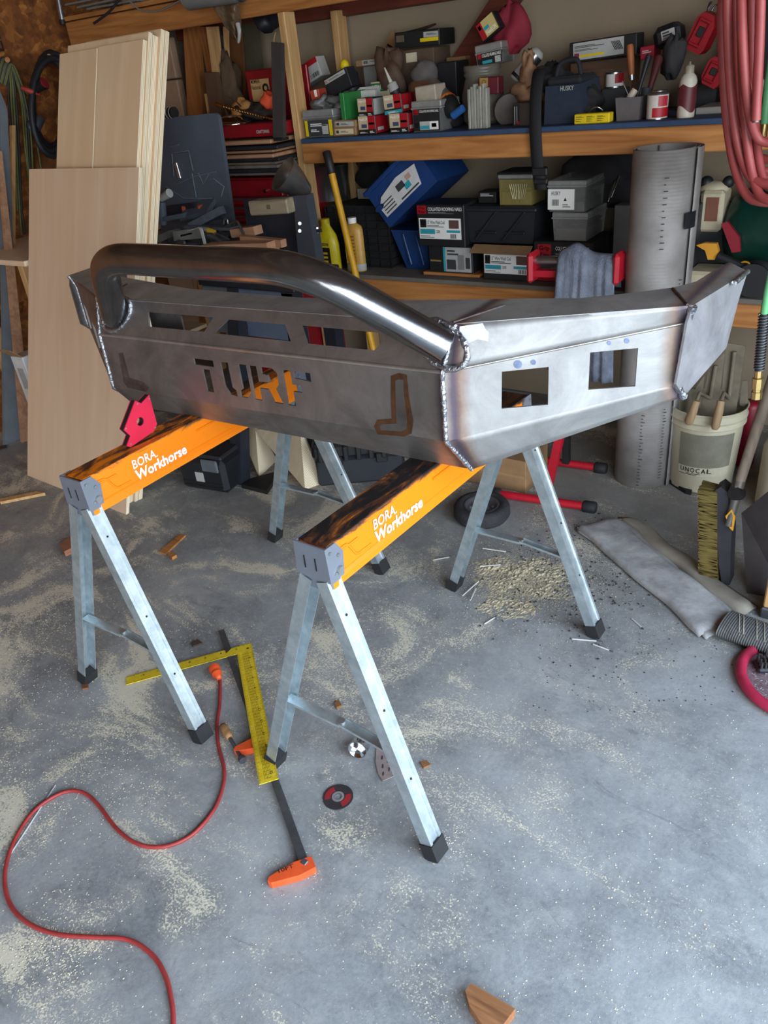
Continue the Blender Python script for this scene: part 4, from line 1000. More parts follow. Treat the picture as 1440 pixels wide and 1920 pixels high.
# high stack in the middle
t = col('brown_carton', 'dusty brown carton with cream label under the black striped carton', 'carton', (739, 95), (812, 90), 3.44, .15, mat('dusty_carton', C(92, 74, 58), .85), ZU)
lab(t, .30, .84, .58, .96, CREAM)
t = carton('black_carton', 'black carton with yellow and white stripes topping the middle stack', 'carton', (741, 92), (824, 84), (737, 62), 3.42, .14, BLACK)
lab(t, .04, .4, .22, .8, mat('faded_label', C(100, 84, 66), .8)); lab(t, .58, .28, .98, .5, YEL); lab(t, .66, .52, .98, .86, LGREY, [('=', .2, .4, .9, .75, BLACK)])
tag(MB().tube([at(760, 62, y=3.5), at(790, 55, y=3.5), at(817, 45, y=3.5)], [.006, .007, .004], 8).build('dark_stick', paint(52, 40, 34)), 'thin dark stick lying over the black carton', 'stick')
o = MB(); lump(o, at(732, 150, y=3.36), .075, .06, .11, .25, 5, 24); tag(o.build('leather_pouch', mat('brown_leather', C(84, 62, 48), .7, scale=20)), 'dark brown leather pouch slumped behind the caulk tube', 'pouch')
t = thing('dust_cap', 'round grey cloth cap with brown brim behind the wood offcut', 'cap', at(796, 190, y=3.33))
o = MB(); lump(o, at(796, 140, y=3.36), .058, .058, .055, .12, 9, 24); o.build('crown', mat('grey_felt', C(98, 92, 90), .9), t)
MB().lathe([(.06, 0), (.075, -.015), (.075, -.07), (.06, -.15)], at(796, 150, y=3.36), 20).build('brim', mat('rust_felt', C(112, 76, 52), .9), t)
col('black_case', 'upright black plastic case right of the grey cap', 'case', (819, 117), (854, 115), 3.38, .12, paint(24, 26, 32), ZU)
col('brown_carton', 'brown carton behind the upright black case', 'carton', (836, 105), (872, 108), 3.52, .09, CARD, ZU)
t = thing('angle_grinder', 'grinder with orange collar and blue handle beside nail tub', 'tool', at(845, 225, y=3.2))
a, b, c = at(812, 160, y=3.24), at(838, 190, y=3.2), at(846, 205, y=3.16)
MB().tube([a, b], [.03, .036], 16).build('motor_housing', mat('worn_grey_housing', C(96, 84, 76), .6), t)
MB().tube([b - (b - a) * .04, b + (b - a) * .1], [.038, .04], 18).build('collar', paint(206, 112, 40), t)
MB().tube([b + (b - a) * .1, c, c + (b - a) * .25], [.039, .04, .02], 16).build('gear_head', BLACK, t)
a, b = at(850, 216, y=3.13), at(868, 203, y=3.12); MB().tube([a, b], [.017, .015], 12).build('side_handle', paint(36, 92, 156), t)
o = MB(); lump(o, at(846, 228, y=3.22), .045, .05, .055, .15, 11, 20); o.build('tool_base', BLACK, t)
# clear jar with tilted nail tub on it
t = thing('plastic_jar', 'big cloudy plastic jar with ribbed neck in middle of shelf', 'jar', V(at(905, 200, y=3.32).x, 3.32, ZU))
zt = at(905, 121, y=3.32).z; c = V(at(905, 170, y=3.32).x, 3.32, ZU); r_ = px_len(905, 170, 3.32, 31)
hgt = zt - ZU
MB().lathe([(0, 0), (r_ * .9, 0), (r_ * 1.12, .02), (r_ * 1.15, hgt * .5), (r_ * .95, hgt * .76), (r_ * .9, hgt * .8), (r_, hgt * .83), (r_, hgt * .87), (r_ * .93, hgt * .89), (r_, hgt * .92), (r_, hgt), (r_ * .9, hgt)], c, 28).build('jar_body', clear('dirty_clear_plastic', C(124, 118, 108), .62), t)
o = MB(); lump(o, c + V(.01, .0, hgt * .38), r_ * .85, r_ * .7, hgt * .34, .3, 21, 20); o.build('contents', mat('dark_red_rags', C(84, 40, 40), .8), t)
t2 = carton('red_cap_box', 'dark red box with gold square emblem in front of the jar', 'box', (897, 178), (934, 176), (900, 146), 3.2, .05, paint(96, 26, 36), rest=None)
lab(t2, .08, .45, .5, .98, paint(196, 164, 96, .4, .5), [('O', .25, .2, .75, .8, paint(110, 80, 40))])
t = carton('nail_tub', 'tilted dusty nail tub with black label on top of the jar', 'tub', (893, 127), (943, 116), (879, 92), 3.30, .12, None, make=False)
tubparts(t, M_CLEAR, M_LID, .36, .03, DGREY, .9)
lab(t, .08, .03, .98, .62, BLACK, [('#', .02, .55, .16, .95, RED), ('COLLATED FRAMING NAILS', .2, .62, .98, .88, M_WHITE), ('#', .2, .1, .6, .35, TEAL), ('#', .72, .05, .95, .55, LGREY)])
t = carton('screw_box', 'red and black screw box tilted on end at the top of the heap', 'carton', (905, 80), (938, 51), (887, 52), 3.32, .05, BLACK)
lab(t, .05, .05, .95, .95, paint(196, 176, 110, .6), [('#', 0, 0, .28, 1, RED), ('HeadLOK', .34, .1, .95, .35, M_WHITE), ('#', .3, .4, .6, .6, TEAL), ('#', .05, .6, .2, .85, paint(220, 130, 40))])
o = MB(); lump(o, at(958, 58, y=3.4), .06, .05, .085, .3, 31, 22); tag(o.build('red_pouch', mat('red_fabric', C(128, 26, 44), .8, scale=20)), 'crumpled dark red fabric pouch at top of the heap', 'pouch')
t = thing('ribbed_tray', 'stack of clear ribbed plastic strips standing in front of the jar', 'tray', at(900, 245, y=3.12))
a = at(884, 246, y=3.12); a.z = ZU
for k in range(7):
    x = a.x + k * .0125; MB().box((x, 3.12 + .002 * (k % 2), ZU + .072 + .004 * (k % 3)), (.011, .03, .144 + .008 * (k % 3)), .002).build('strip', clear('clear_strip', C(170, 168, 156), .6) if k == 0 else bpy.data.materials['clear_strip'], t)
# spray can and neighbours
t = thing('spray_can', 'silver and white spray can lying tilted behind the leather glove', 'can', at(968, 150, y=3.4))
a, b = at(966, 152, y=3.36), at(1008, 99, y=3.4); dd = (b - a).normalized(); Rm = dd.to_track_quat('Z', 'Y').to_matrix(); L_ = (b - a).length; r_ = .031
MB().lathe([(0, 0), (r_ * .9, 0), (r_, .006), (r_, L_ * .97), (r_, L_ * .97), (r_ * .94, L_), (r_ * .6, L_ + .012), (0, L_ + .014)], a, 22, Rm).build('can_body', LGREY, t)
MB().lathe([(r_ + .0006, L_ * .55), (r_ + .0006, L_ * .55), (r_ + .0006, L_ * .93)], a, 22, Rm).build('label', STEELB, t)
MB().lathe([(r_ + .0006, .01), (r_ + .0006, .01), (r_ + .0006, L_ * .18)], a, 22, Rm).build('label', BLACK, t)
o = MB(); lump(o, at(990, 138, y=3.26), .032, .03, .06, .35, 41, 20); lump(o, at(982, 172, y=3.24), .045, .035, .035, .4, 42, 20); lump(o, at(998, 180, y=3.24), .04, .03, .03, .4, 43, 18)
tag(o.build('leather_glove', mat('tan_leather', C(134, 98, 70), .75, scale=18)), 'crumpled tan leather work glove left of hanging black strap', 'glove')
t = thing('sanding_disc', 'grey round sanding disc standing left of the hanging strap', 'disc', at(955, 236, y=3.25))
c = at(956, 207, y=3.25); MB().cyl(c, c + V(-.01, .02, .004), .062, n=28).build('disc', mat('grey_abrasive', C(100, 92, 88), .9), t)
t = carton('black_carton', 'small black carton with thin end label left of the hanging strap', 'carton', (961, 239), (994, 236), (959, 196), 3.12, .1, mat('dark_carton', C(62, 52, 46), .8), rest=ZU)
lab(t, .05, .04, .42, .96, BLACK, [('#', .2, .05, .3, .9, LGREY), ('#', .55, .1, .62, .9, LGREY), ('#', .6, .05, .95, .2, RED)])
# black strap hanging over the shelf edge
t = thing('webbing_strap', 'wide black webbing strap hanging over the upper shelf edge', 'strap', at(1008, 240, y=3.05))
pth = [at(1014, 130, y=3.2), at(1010, 140, y=3.13), at(1005, 180, y=3.075), at(1004, 230, y=3.045), at(1006, 280, y=3.045), at(1010, 330, y=3.045), at(1014, 356, y=3.046)]
sp = smooth_path(pth, 6); hw = .024
MB().grid([[p + V(-hw, 0, 0), p, p + V(hw, 0, 0)] for p in sp], True, .003).build('webbing', paint(28, 28, 30, .85), t)
bk = at(1012, 322, y=3.04); MB().box(bk, (.062, .012, .03), .004).build('buckle', BLACK, t); MB().box(bk + V(.004, -.002, -.035), (.058, .01, .02), .004).build('buckle', BLACK, t)
# tool bag
t = carton('tool_bag', 'dark navy zip tool bag with white maker name on upper shelf', 'bag', (1020, 237), (1078, 232), (1021, 166), 3.13, .2, None, rest=ZU, make=False)
M_NAVY = mat('navy_canvas', C(36, 46, 62), .9, var=.15, scale=40)
w_, h_, d = t['_w'], t['_h'], t['_d']
MB().hexa([(-w_ / 2, 0, 0), (w_ * .72, 0, 0), (w_ * .75, d, 0), (-w_ / 2, d, 0), (-w_ / 2, .01, h_), (w_ * .58, .01, h_), (w_ * .62, d, h_ * 1.1), (-w_ / 2, d, h_ * 1.1)]).build('bag_body', M_NAVY, t)
MB().box((w_ * .05, .1, h_ + .014), (w_ * 1.1, .17, .03), .01).build('zip_flap', paint(30, 32, 36, .9), t)
MB().tube(fillet([(-w_ * .3, .05, h_ + .02), (-w_ * .2, .05, h_ + .075), (w_ * .4, .05, h_ + .085), (w_ * .5, .05, h_ + .03)], .03, 5), .009, 8).build('handle', paint(30, 30, 34, .8), t)
text(t, 'HUSKY', (w_ * .02, -.001, h_ * .86), (1, 0, 0), (0, 0, 1), w_ * .42, .016, LGREY)
for (u, v, s_, lb, sd_) in ((1036, 148, .05, 'dark crumpled rag on top of the navy tool bag', 51), (1105, 190, .045, 'black corded tool lying right of navy tool bag', 52)):
    o = MB(); lump(o, at(u, v, y=3.25), s_ * 1.2, .06, s_, .4, sd_, 22); tag(o.build('dark_rag', paint(36, 34, 36, .9)), lb, 'rag')
tag(MB().tube(smooth_path([at(1103, 213, y=3.14), at(1112, 203, y=3.13), at(1122, 201, y=3.13), at(1130, 207, y=3.14)], 5), .003, 6).build('steel_hook', STEELB), 'small bent bright wire above the yellow carton', 'wire')
t = carton('yellow_carton', 'long flat yellow carton with black small print on shelf edge', 'carton', (1076, 234), (1142, 229), (1075.5, 215.5), 3.08, .045, YEL, rest=ZU)
for k, x0 in enumerate((.06, .36, .66)): lab(t, x0, .15, x0 + .26, .85, YEL, [('=', .0, .7, .9, .92, BLACK), ('=', .0, .4, .7, .6, BLACK), ('=', .0, .1, .6, .3, BLACK)])
# cans, brush bin, glue
def canlabel(u, vt, vb, y, label, mt, rest, group=None, lid=STEELB):
    a = at(u, vb, y=y); z0 = rest if rest is not None else a.z; z1 = at(u, vt, y=y).z; h_ = z1 - z0
    r = thing('tin_can', label, 'can', V(a.x, y, z0), group)
    return r, V(a.x, y, z0), h_
t = col('grey_carton', 'plain dark carton under the small paint tin', 'carton', (1128, 167), (1172, 165), 3.36, .14, DGREY, ZU)
r, c, h_ = canlabel(1152, 135, 167, 3.42, 'small white and red paint tin standing on dark carton', None, at(1150, 166, y=3.36).z)
rr = px_len(1152, 150, 3.42, 16)
MB().lathe([(0, 0), (rr, 0), (rr, 0), (rr, h_), (rr, h_), (rr * .9, h_), (rr * .9, h_ - .004), (0, h_ - .004)], c, 24).build('can_body', STEELB, r)
cl_ = MB(); A = [(rr + .0006, math.radians(d_)) for d_ in range(-200, 25, 15)]
cl_.grid([[c + V(q * math.cos(t_), q * math.sin(t_), z_) for z_ in (h_ * .1, h_ * .9)] for q, t_ in A]); cl_.build('label', M_WHITE, r)
cl_ = MB(); A = [(rr + .0012, math.radians(d_)) for d_ in range(-70, 20, 15)]
cl_.grid([[c + V(q * math.cos(t_), q * math.sin(t_), z_) for z_ in (h_ * .3, h_ * .9)] for q, t_ in A]); cl_.build('label', RED, r)
t = carton('open_bin', 'small grey open plastic bin holding brushes and screwdrivers', 'bin', (1156, 226), (1197, 223), (1149, 183), 3.12, .13, None, rest=ZU, make=False)
w_, h_, d = t['_w'] / 2, t['_h'], t['_d']
bm_ = MB()
for pts, nn in (([(-w_, 0, 0), (w_, 0, 0), (w_ * 1.15, -.006, h_), (-w_ * 1.15, -.006, h_)], (0, -1, 0)), ([(-w_, d, 0), (w_, d, 0), (w_ * 1.15, d, h_), (-w_ * 1.15, d, h_)], (0, 1, 0)), ([(-w_, 0, 0), (-w_, d, 0), (-w_ * 1.15, d, h_), (-w_ * 1.15, -.006, h_)], (-1, 0, 0)), ([(w_, 0, 0), (w_, d, 0), (w_ * 1.15, d, h_), (w_ * 1.15, -.006, h_)], (1, 0, 0)), ([(-w_, 0, 0), (w_, 0, 0), (w_, d, 0), (-w_, d, 0)], (0, 0, -1))):
    bm_.plate(pts, t=.003, n=nn)
bm_.build('bin_body', clear('grey_bin_plastic', C(104, 98, 98), .88, .4), t)
bx = t.location
def stick(name, label, cat, pa, pb, ya, yb, r0, r1, mt, mt2=None):
    a, b = at(*pa, y=ya), at(*pb, y=yb); s_ = thing(name, label, cat, a)
    MB().tube([a, a + (b - a) * .45, b - (b - a) * .06, b], [r0 * .5, r0 * .6, r1, r1 * .7], 10).build('handle', mt, s_)
    MB().tube([a - (b - a) * .18, a], [r0 * .45, r0 * .5], 8).build('shank', mt2 or STEELB, s_); return s_
stick('screwdriver', 'black-handled screwdriver leaning in the grey bin', 'screwdriver', (1193, 186), (1217, 102), 3.19, 3.22, .012, .011, BLACK)
stick('screwdriver', 'thick dark red handled tool leaning right of the bin', 'screwdriver', (1212, 190), (1236, 105), 3.24, 3.3, .018, .017, paint(84, 34, 36))
stick('paint_brush', 'dark flat brush handle leaning behind the red label can', 'brush', (1203, 205), (1213, 165), 3.22, 3.24, .016, .02, paint(60, 66, 72))
tag(MB().tube([at(1180, 185, y=3.17), at(1191, 168, y=3.18)], [.014, .012], 12).build('glue_stick', paint(190, 176, 158, .5)), 'short cream glue stick leaning inside the grey bin', 'stick')
tag(MB().tube([at(1167, 152, y=3.16), at(1178, 178, y=3.16)], [.002, .002], 6).build('metal_rod', STEELB), 'thin bright rod leaning into the grey bin', 'rod')
r, c, h_ = canlabel(1231, 170, 223, 3.13, 'white and red labelled tin in front of the bin', None, ZU); rr = px_len(1231, 200, 3.13, 19)
MB().lathe([(0, 0), (rr, 0), (rr, 0), (rr, h_ * .9), (rr * .9, h_ * .94), (rr * .9, h_ * .94), (rr * .78, h_ * .95), (rr * .78, h_), (rr * .78, h_), (0, h_)], c, 26).build('can_body', STEELB, r)
for rad, a0, a1, z0, z1, mt in ((rr + .0006, -230, 40, .04, .86, paint(206, 196, 186, .5)), (rr + .0012, -100, 10, .08, .42, RED), (rr + .0012, -70, 5, .46, .82, paint(176, 40, 52, .5))):
    MB().grid([[c + V(rad * math.cos(math.radians(q)), rad * math.sin(math.radians(q)), z_ * h_) for z_ in (z0, z1)] for q in range(a0, a1, 15)]).build('label', mt, r)
r = thing('glue_bottle', 'white glue bottle with torn dark red label near red hose', 'bottle', V(at(1285, 219, y=3.13).x, 3.13, ZU)); c = Vector(r.location); zt = at(1285, 116, y=3.13).z; h_ = zt - ZU; rr = px_len(1285, 190, 3.13, 16)
MB().lathe([(0, 0), (rr, 0), (rr, .004), (rr * 1.05, h_ * .3), (rr, h_ * .66), (rr * .85, h_ * .74), (rr * .5, h_ * .80), (rr * .5, h_ * .80)], c, 24).build('bottle_body', paint(196, 188, 172, .45), r)
MB().lathe([(rr * .55, h_ * .79), (rr * .55, h_ * .79), (rr * .55, h_ * .92), (rr * .4, h_ * .94), (rr * .15, h_ * .95), (rr * .13, h_), (0, h_)], c, 18).build('cap', paint(150, 140, 120, .5), r)
MB().grid([[c + V((rr * 1.06) * math.cos(math.radians(q)), (rr * 1.06) * math.sin(math.radians(q)), z_ * h_) for z_ in (.16 + .07 * math.sin(q * .04), .4, .62 - .07 * abs(math.sin(q * .03)))] for q in range(-190, 10, 12)]).build('label', paint(92, 30, 36, .5), r)
# long carton at the back, saw handle, black case, red lamps
t = col('timber_block', 'dark timber block under the long white-labelled carton', 'block', (1069, 120), (1186, 104), 3.42, .1, wood('dark_timber', C(70, 48, 34), C(104, 74, 52), 'X'), ZU)
t = carton('long_carton', 'long black carton with white and yellow label at the back wall', 'carton', (1068, 120), (1193, 102), (1068, 81), 3.40, .09, BLACK)
lab(t, .06, .12, .82, .94, LGREY, [('=', .03, .68, .62, .84, DGREY), ('=', .03, .5, .5, .62, DGREY), ('#', .02, .08, .12, .4, paint(130, 40, 70)), ('#', .13, .14, .62, .28, YEL)])
for k in range(6): MB().tube([V((.14 + k * .022) * t['_w'], -.0022, t['_h'] * .78), V((.20 + k * .022) * t['_w'], -.0022, t['_h'] * .36)], .0016, 5).build('printed_marking', DGREY, t)
stick('chisel', 'orange-brown wooden chisel handle standing before the long carton', 'chisel', (1184, 140), (1181, 83), 3.32, 3.32, .022, .013, paint(160, 92, 50, .5))
t = carton('red_carton', 'small red carton behind the screwdriver handles', 'carton', (1200, 113), (1226, 108), (1199, 89), 3.38, .09, paint(150, 20, 42)); lab(t, .1, .4, .9, .75, paint(150, 20, 42), [('=', .1, .1, .9, .9, LGREY)])
t = carton('black_case', 'black rounded case with white label left of red work lamps', 'case', (1226, 98), (1276, 80), (1220, 56), 3.38, .1, paint(30, 30, 34), bev=.02); lab(t, .35, .35, .85, .75, LGREY, [('=', .1, .3, .8, .9, BLACK), ('=', .1, .05, .8, .25, DGREY)])
o = MB(); lump(o, at(1262, 110, y=3.34), .04, .04, .07, .3, 61, 18); tag(o.build('face_mask', paint(46, 42, 44, .8)), 'dark face mask hanging below the black case', 'mask')
def redlamp(label, bl, br, tl, y):
    t = carton('work_lamp', label, 'lamp', bl, br, tl, y, .1, None, make=False, group='red work lamps'); w_, h_ = t['_w'], t['_h']; RM = paint(146, 18, 30, .4)
    a = w_ / 2
    MB().plate([(-a * .5, 0, 0), (a * .9, 0, 0), (a * 1.1, 0, h_ * .15), (a, 0, h_ * .75), (a * .5, 0, h_), (-a * .6, 0, h_), (-a, 0, h_ * .8), (-a * .9, 0, h_ * .2)], t=.09, n=(0, -1, 0)).build('housing', RM, t)
    fr = MB()
    for x0, x1, z0, z1 in ((-.62, -.48, .2, .8), (.42, .56, .2, .8), (-.62, .56, .14, .22), (-.62, .56, .78, .86)): fr.box(((x0 + x1) / 2 * a, -.004, (z0 + z1) / 2 * h_), ((x1 - x0) * a, .012, (z1 - z0) * h_), .002)
    fr.build('guard_frame', RM, t)
    MB().box((-.02 * a, -.002, h_ * .52), (a * .6, .006, h_ * .26), .002).build('lens', BLACK, t)
    for s_ in (-1, 1): MB().tube(fillet([(s_ * a * .5, .02, h_), (s_ * a * .55, .0, h_ + .03), (s_ * a * .2, -.02, h_ + .035), (s_ * a * .2, -.03, h_ + .012)], .012, 4), .003, 6).build('hook', STEELB, t)
redlamp('red work lamp with wire hooks, upper of two left of hose', (1279, 88), (1312, 104), (1318, 20), 3.36)
redlamp('red work lamp with wire hooks, lower one half behind hose', (1308, 152), (1340, 168), (1334, 102), 3.30)
col('black_crate', 'black plastic crate supporting the red work lamps', 'crate', (1276, 160), (1345, 152), 3.4, .15, paint(26, 26, 28), ZU)
t = carton('grey_tray', 'low grey metal tray lying on the shelf behind hose', 'tray', (1303, 215), (1362, 209), (1302, 202), 3.2, .2, paint(140, 136, 130, .5), rest=ZU)
o = MB(); lump(o, at(1425, 95, y=3.42), .11, .08, .26, .2, 71, 22); tag(o.build('dark_coat', paint(24, 24, 28, .9)), 'dark coat bunched at the right end behind red hose', 'coat')
t = carton('white_tub', 'dusty white tub behind the lower hose loops', 'tub', (1392, 214), (1425, 210), (1392, 158), 3.25, .15, mat('dusty_white', C(140, 136, 130), .7), rest=ZU)
# ---------------------------------------------------------------- lower deck
YG = 3.10
ZMIN[0] = ZL + .001
M_TOTE = mat('blue_tote_plastic', C(24, 56, 108), .45, var=.12)
# wire crate
t = carton('wire_crate', 'black plastic lattice crate behind the yellow bottle on lower shelf', 'crate', (624, 502), (736, 500), (612, 390), 3.2, .28, None, rest=ZL, make=False)
w_, h_, d = t['_w'], t['_h'], t['_d']
MB().box((0, d / 2, h_ * .49), (w_ * .97, d * .97, h_ * .95)).build('dark_inner_box', paint(18, 18, 22, .8), t)  # plain dark box filling the crate behind the slats
for k in range(9): MB().box((0, -.002, h_ * (.02 + k * .12)), (w_, .006, .006)).build('slat', BLACK, t)
for k in range(7): MB().box((-w_ / 2 + w_ * k / 6, -.001, h_ / 2), (.006, .006, h_)).build('slat', BLACK, t)
for k in range(9): MB().box((w_ / 2, d / 2, h_ * (.02 + k * .12)), (.006, d, .006)).build('slat', BLACK, t)
ct = ZL + h_
r = thing('steel_pail', 'brushed steel pail standing on the lattice crate beside the post', 'pail', V(at(622, 390, y=3.34).x, 3.34, ct))
hh = at(620, 308, y=3.34).z - ct; rr = px_len(620, 350, 3.34, 33)
MB().lathe([(0, .003), (rr * .84, .003), (rr * .84, .003), (rr, hh), (rr * 1.03, hh), (rr * 1.03, hh), (rr * .97, hh), (rr * .82, .008), (0, .008)], r.location, 30).build('pail_body', STEELB, r)
# bottles
def bottle(name, label, u, vb, vt, y, hw, mt, capmt, prof, labs=(), neck=.3, rest=ZL):
    c = V(at(u, vb, y=y).x, y, rest); hh = at(u, vt, y=y).z - rest; rr = px_len(u, vb, y, hw)
    r = thing(name, label, 'bottle', c)
    Mx = Matrix.Diagonal((1, .6, 1))
    MB().lathe([(a * rr, b * hh) for a, b in prof], c, 24, Mx).build('bottle_body', mt, r)
    MB().lathe([(neck * rr, .9 * hh), (neck * rr, .9 * hh), (neck * rr, hh), (neck * rr, hh), (0, hh)], c, 16).build('cap', capmt, r)
    return r, c, hh, rr
r, c, hh, rr = bottle('coolant_bottle', 'yellow coolant jug with black label at the left of lower shelf', 621, 505, 410, 3.12, 19, paint(222, 202, 30, .35), paint(210, 186, 20, .4), [(0, 0), (.95, 0), (1, .03), (1, .5), (.86, .68), (.4, .86), (.36, .9)], neck=.34)
MB().box(c + V(.008, -rr * .6 - .001, hh * .38), (rr * 1.05, .002, hh * .5)).build('label', paint(226, 206, 40), r)
lb_ = MB().box(c + V(.008, -rr * .6 - .003, hh * .30), (rr * .95, .002, hh * .34)).build('label', BLACK, r)
text(lb_, 'Prestone', c + V(-rr * .35, -rr * .6 - .0045, hh * .50), (1, 0, 0), (0, 0, 1), rr * .9, hh * .09, BLACK)
for k in range(3): MB().box(c + V(.005, -rr * .6 - .0045, hh * (.2 + .08 * k)), (rr * .6, .001, hh * .04)).build('print_marking', YEL, lb_)
r, c, hh, rr = bottle('squeeze_bottle', 'amber bottle with white cap right of the yellow pole', 670, 505, 408, 3.13, 16.5, paint(196, 150, 70, .4), M_WHITE, [(0, 0), (1, 0), (1, 0), (1, .14), (1, .76), (.9, .84), (.45, .9)], neck=.4)
MB().lathe([(rr * 1.01, hh * .02), (rr * 1.01, hh * .02), (rr * 1.01, hh * .14)], c, 20, Matrix.Diagonal((1, .62, 1))).build('base_band', LGREY, r)
lb_ = MB().box(c + V(0, -rr * .6 - .0015, hh * .45), (rr * 1.2, .002, hh * .56)).build('label', paint(206, 160, 64, .5), r)
for k in range(8): MB().box(c + V(0, -rr * .6 - .003, hh * (.22 + .065 * k)), (rr * .95, .001, hh * .025)).build('print_marking', paint(150, 96, 40), lb_)
# long yellow handle leaning on the shelf
a, b = at(612, 283, y=3.03), at(668, 520, y=2.985); dd = (b - a).normalized(); L_ = a.z / -dd.z
f_ = a + dd * (L_ - .01)
t = thing('digging_tool', 'yellow fibreglass tool handle with black grip leaning on the shelf', 'tool', f_)
g = at(634, 380, y=3.011); gl = (g - a).length * .42
MB().tube([a, a + dd * .004, a + dd * gl, a + dd * (gl + .004)], [.014, .019, .020, .017], 14).build('grip', BLACK, t)
MB().tube([a + dd * gl, a + dd * (L_ - .12)], [.0155, .0165], 14).build('shaft', paint(214, 158, 26, .45), t)
MB().tube([a + dd * (L_ - .13), f_], [.02, .022], 10).build('socket', IRON, t)
MB().box(f_ + V(0, -.002, .035), (.2, .03, .055), .01).build('tool_head', IRON, t)
# blue totes
t = carton('storage_tote', 'blue plastic tote lying tilted with white picture label', 'tote', (728, 428), (806, 352), (692, 392), 3.14, .30, None, make=False)
w_, h_, d = t['_w'], t['_h'], t['_d']; w2 = w_ * 1.28
MB().hexa([(-w_ / 2, .012, 0), (w2 / 2, .012, 0), (w2 / 2, d, 0), (-w_ / 2, d, 0), (-w_ / 2, 0, h_ * 1.5), (w2 / 2, 0, h_ * 1.5), (w2 / 2, d, h_ * 1.5), (-w_ / 2, d, h_ * 1.5)]).build('tote_body', M_TOTE, t)
MB().box((.02, d / 2, h_ * 1.5 - .012), (w_ * 1.2, d + .03, .022), .006).build('tote_rim', M_TOTE, t)
lb_ = MB().plate([V(-w_ * .40, -.001, h_ * .30), V(w_ * .42, -.001, h_ * .30), V(w_ * .50, -.001, h_ * .95), V(w_ * .10, -.001, h_ * 1.08), V(-w_ * .30, -.001, h_ * .95), V(-w_ * .42, -.001, h_ * .7)], t=.001, n=(0, -1, 0)).build('label', paint(208, 206, 204, .5), t)
MB().plate([V(-w_ * .42 + w_ * .1 * math.cos(k * .63), -.003, h_ * .72 + h_ * .1 * math.sin(k * .63)) for k in range(10)], t=.001, n=(0, -1, 0)).build('printed_block', M_TOTE, lb_)
for k in range(4): MB().box((-w_ * .24, -.0025, h_ * (.40 + .11 * k)), (w_ * .24, .001, h_ * .035)).build('print_marking', DGREY, lb_)
for (x, z_, a_, b_2, mt) in ((.1, .75, .16, .22, DGREY), (.22, .6, .12, .2, TEAL), (.30, .8, .1, .16, paint(190, 150, 130)), (.2, .38, .4, .05, DGREY)): MB().box((w_ * x, -.0025, h_ * z_), (w_ * a_, .001, h_ * b_2)).build('printed_block', mt, lb_)
t = carton('storage_tote', 'dusty blue tote end standing under the tilted blue tote', 'tote', (747, 503), (804, 505), (727, 428), 3.2, .22, None, rest=ZL, make=False)
w_, h_, d = t['_w'], t['_h'], t['_d']
MB().hexa([(-w_ * .25, .01, 0), (w_ * .5, .01, 0), (w_ * .5, d, 0), (-w_ * .25, d, 0), (-w_ * .65, 0, h_ * .97), (w_ * .5, 0, h_ * .97), (w_ * .5, d, h_ * .97), (-w_ * .65, d, h_ * .97)]).build('tote_body', M_TOTE, t)
for k in (.2, .6): MB().box((w_ * (k - .35), -.001, h_ * .5), (.012, .012, h_ * .8), .003, Matrix.Rotation(-.25, 3, 'Y')).build('rib', M_TOTE, t)
t = col('white_bucket', 'white plastic pail end between crate and tilted blue tote', 'pail', (669, 356), (697, 352), 3.42, .12, paint(176, 172, 160, .5), ct if False else ZL)
o = stick('chair_leg', 'bent brown wooden leg sticking out above the lattice crate', 'leg', (700, 352), (672, 300), 3.45, 3.5, .02, .018, paint(74, 52, 40, .6), paint(74, 52, 40, .6))
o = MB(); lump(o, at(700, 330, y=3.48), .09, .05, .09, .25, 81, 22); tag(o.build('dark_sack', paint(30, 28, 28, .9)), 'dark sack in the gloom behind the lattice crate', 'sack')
# boxes of roofing nails
t = col('photo_carton', 'dark carton with black and white photograph below roofing nail box', 'carton', (803, 461), (885, 461), 3.13, .16, BLACK, ZL + .014)
lab(t, .34, .04, .97, .95, LGREY, [('#', .0, 0, .08, 1, TEAL), ('=', .15, .66, .55, .92, DGREY), ('#', .12, .1, .45, .5, DGREY), ('#', .52, .1, .75, .7, GREY), ('#', .8, .15, .96, .6, DGREY)]); lab(t, .03, .4, .28, .46, paint(150, 120, 60))
tag(MB().box((at(846, 500, y=3.13).x, 3.21, ZL + .0072), (.29, .18, .013), .002).build('wood_board', M_PINE), 'thin wooden board under the carton with photograph', 'board')
zt = ZL + .014 + t['_h']
t = col('nail_carton', 'black roofing nail carton with white label, on photo carton', 'carton', (780, 385), (869, 383), 3.11, .17, BLACK, zt + .001)
lab(t, .02, .78, .98, .98, BLACK, [('#', .0, .0, .2, 1, RED), ('Grip', .03, .52, .17, .88, M_WHITE), ('Rite', .03, .1, .17, .46, M_WHITE), ('COLLATED ROOFING NAILS', .24, .38, .98, .8, M_WHITE), ('=', .24, .02, .8, .26, GREY)])
lab(t, .04, .18, .93, .68, M_WHITE, [('#', .03, .55, .18, .95, BLACK), ('RF', .05, .63, .16, .88, M_WHITE), ('15° Wire Weld Coil', .2, .72, .62, .9, BLACK), ('=', .2, .56, .6, .68, DGREY), ('#', .02, .24, .38, .48, TEAL), ('12000', .4, .28, .5, .44, BLACK), ('#', .66, .32, .98, .44, TEAL), ('#', .72, .52, .95, .92, mat('nail_coil_print', C(96, 66, 60), .6)), ('|||', .74, .04, .88, .26, BLACK), ('=', .02, .04, .36, .18, GREY)])
t = col('nail_carton', 'open nail carton with cardboard flap and white label, below black box', 'carton', (905, 476), (995, 473), 3.11, .18, mat('black_carton_board', C(34, 34, 36), .7), ZL)
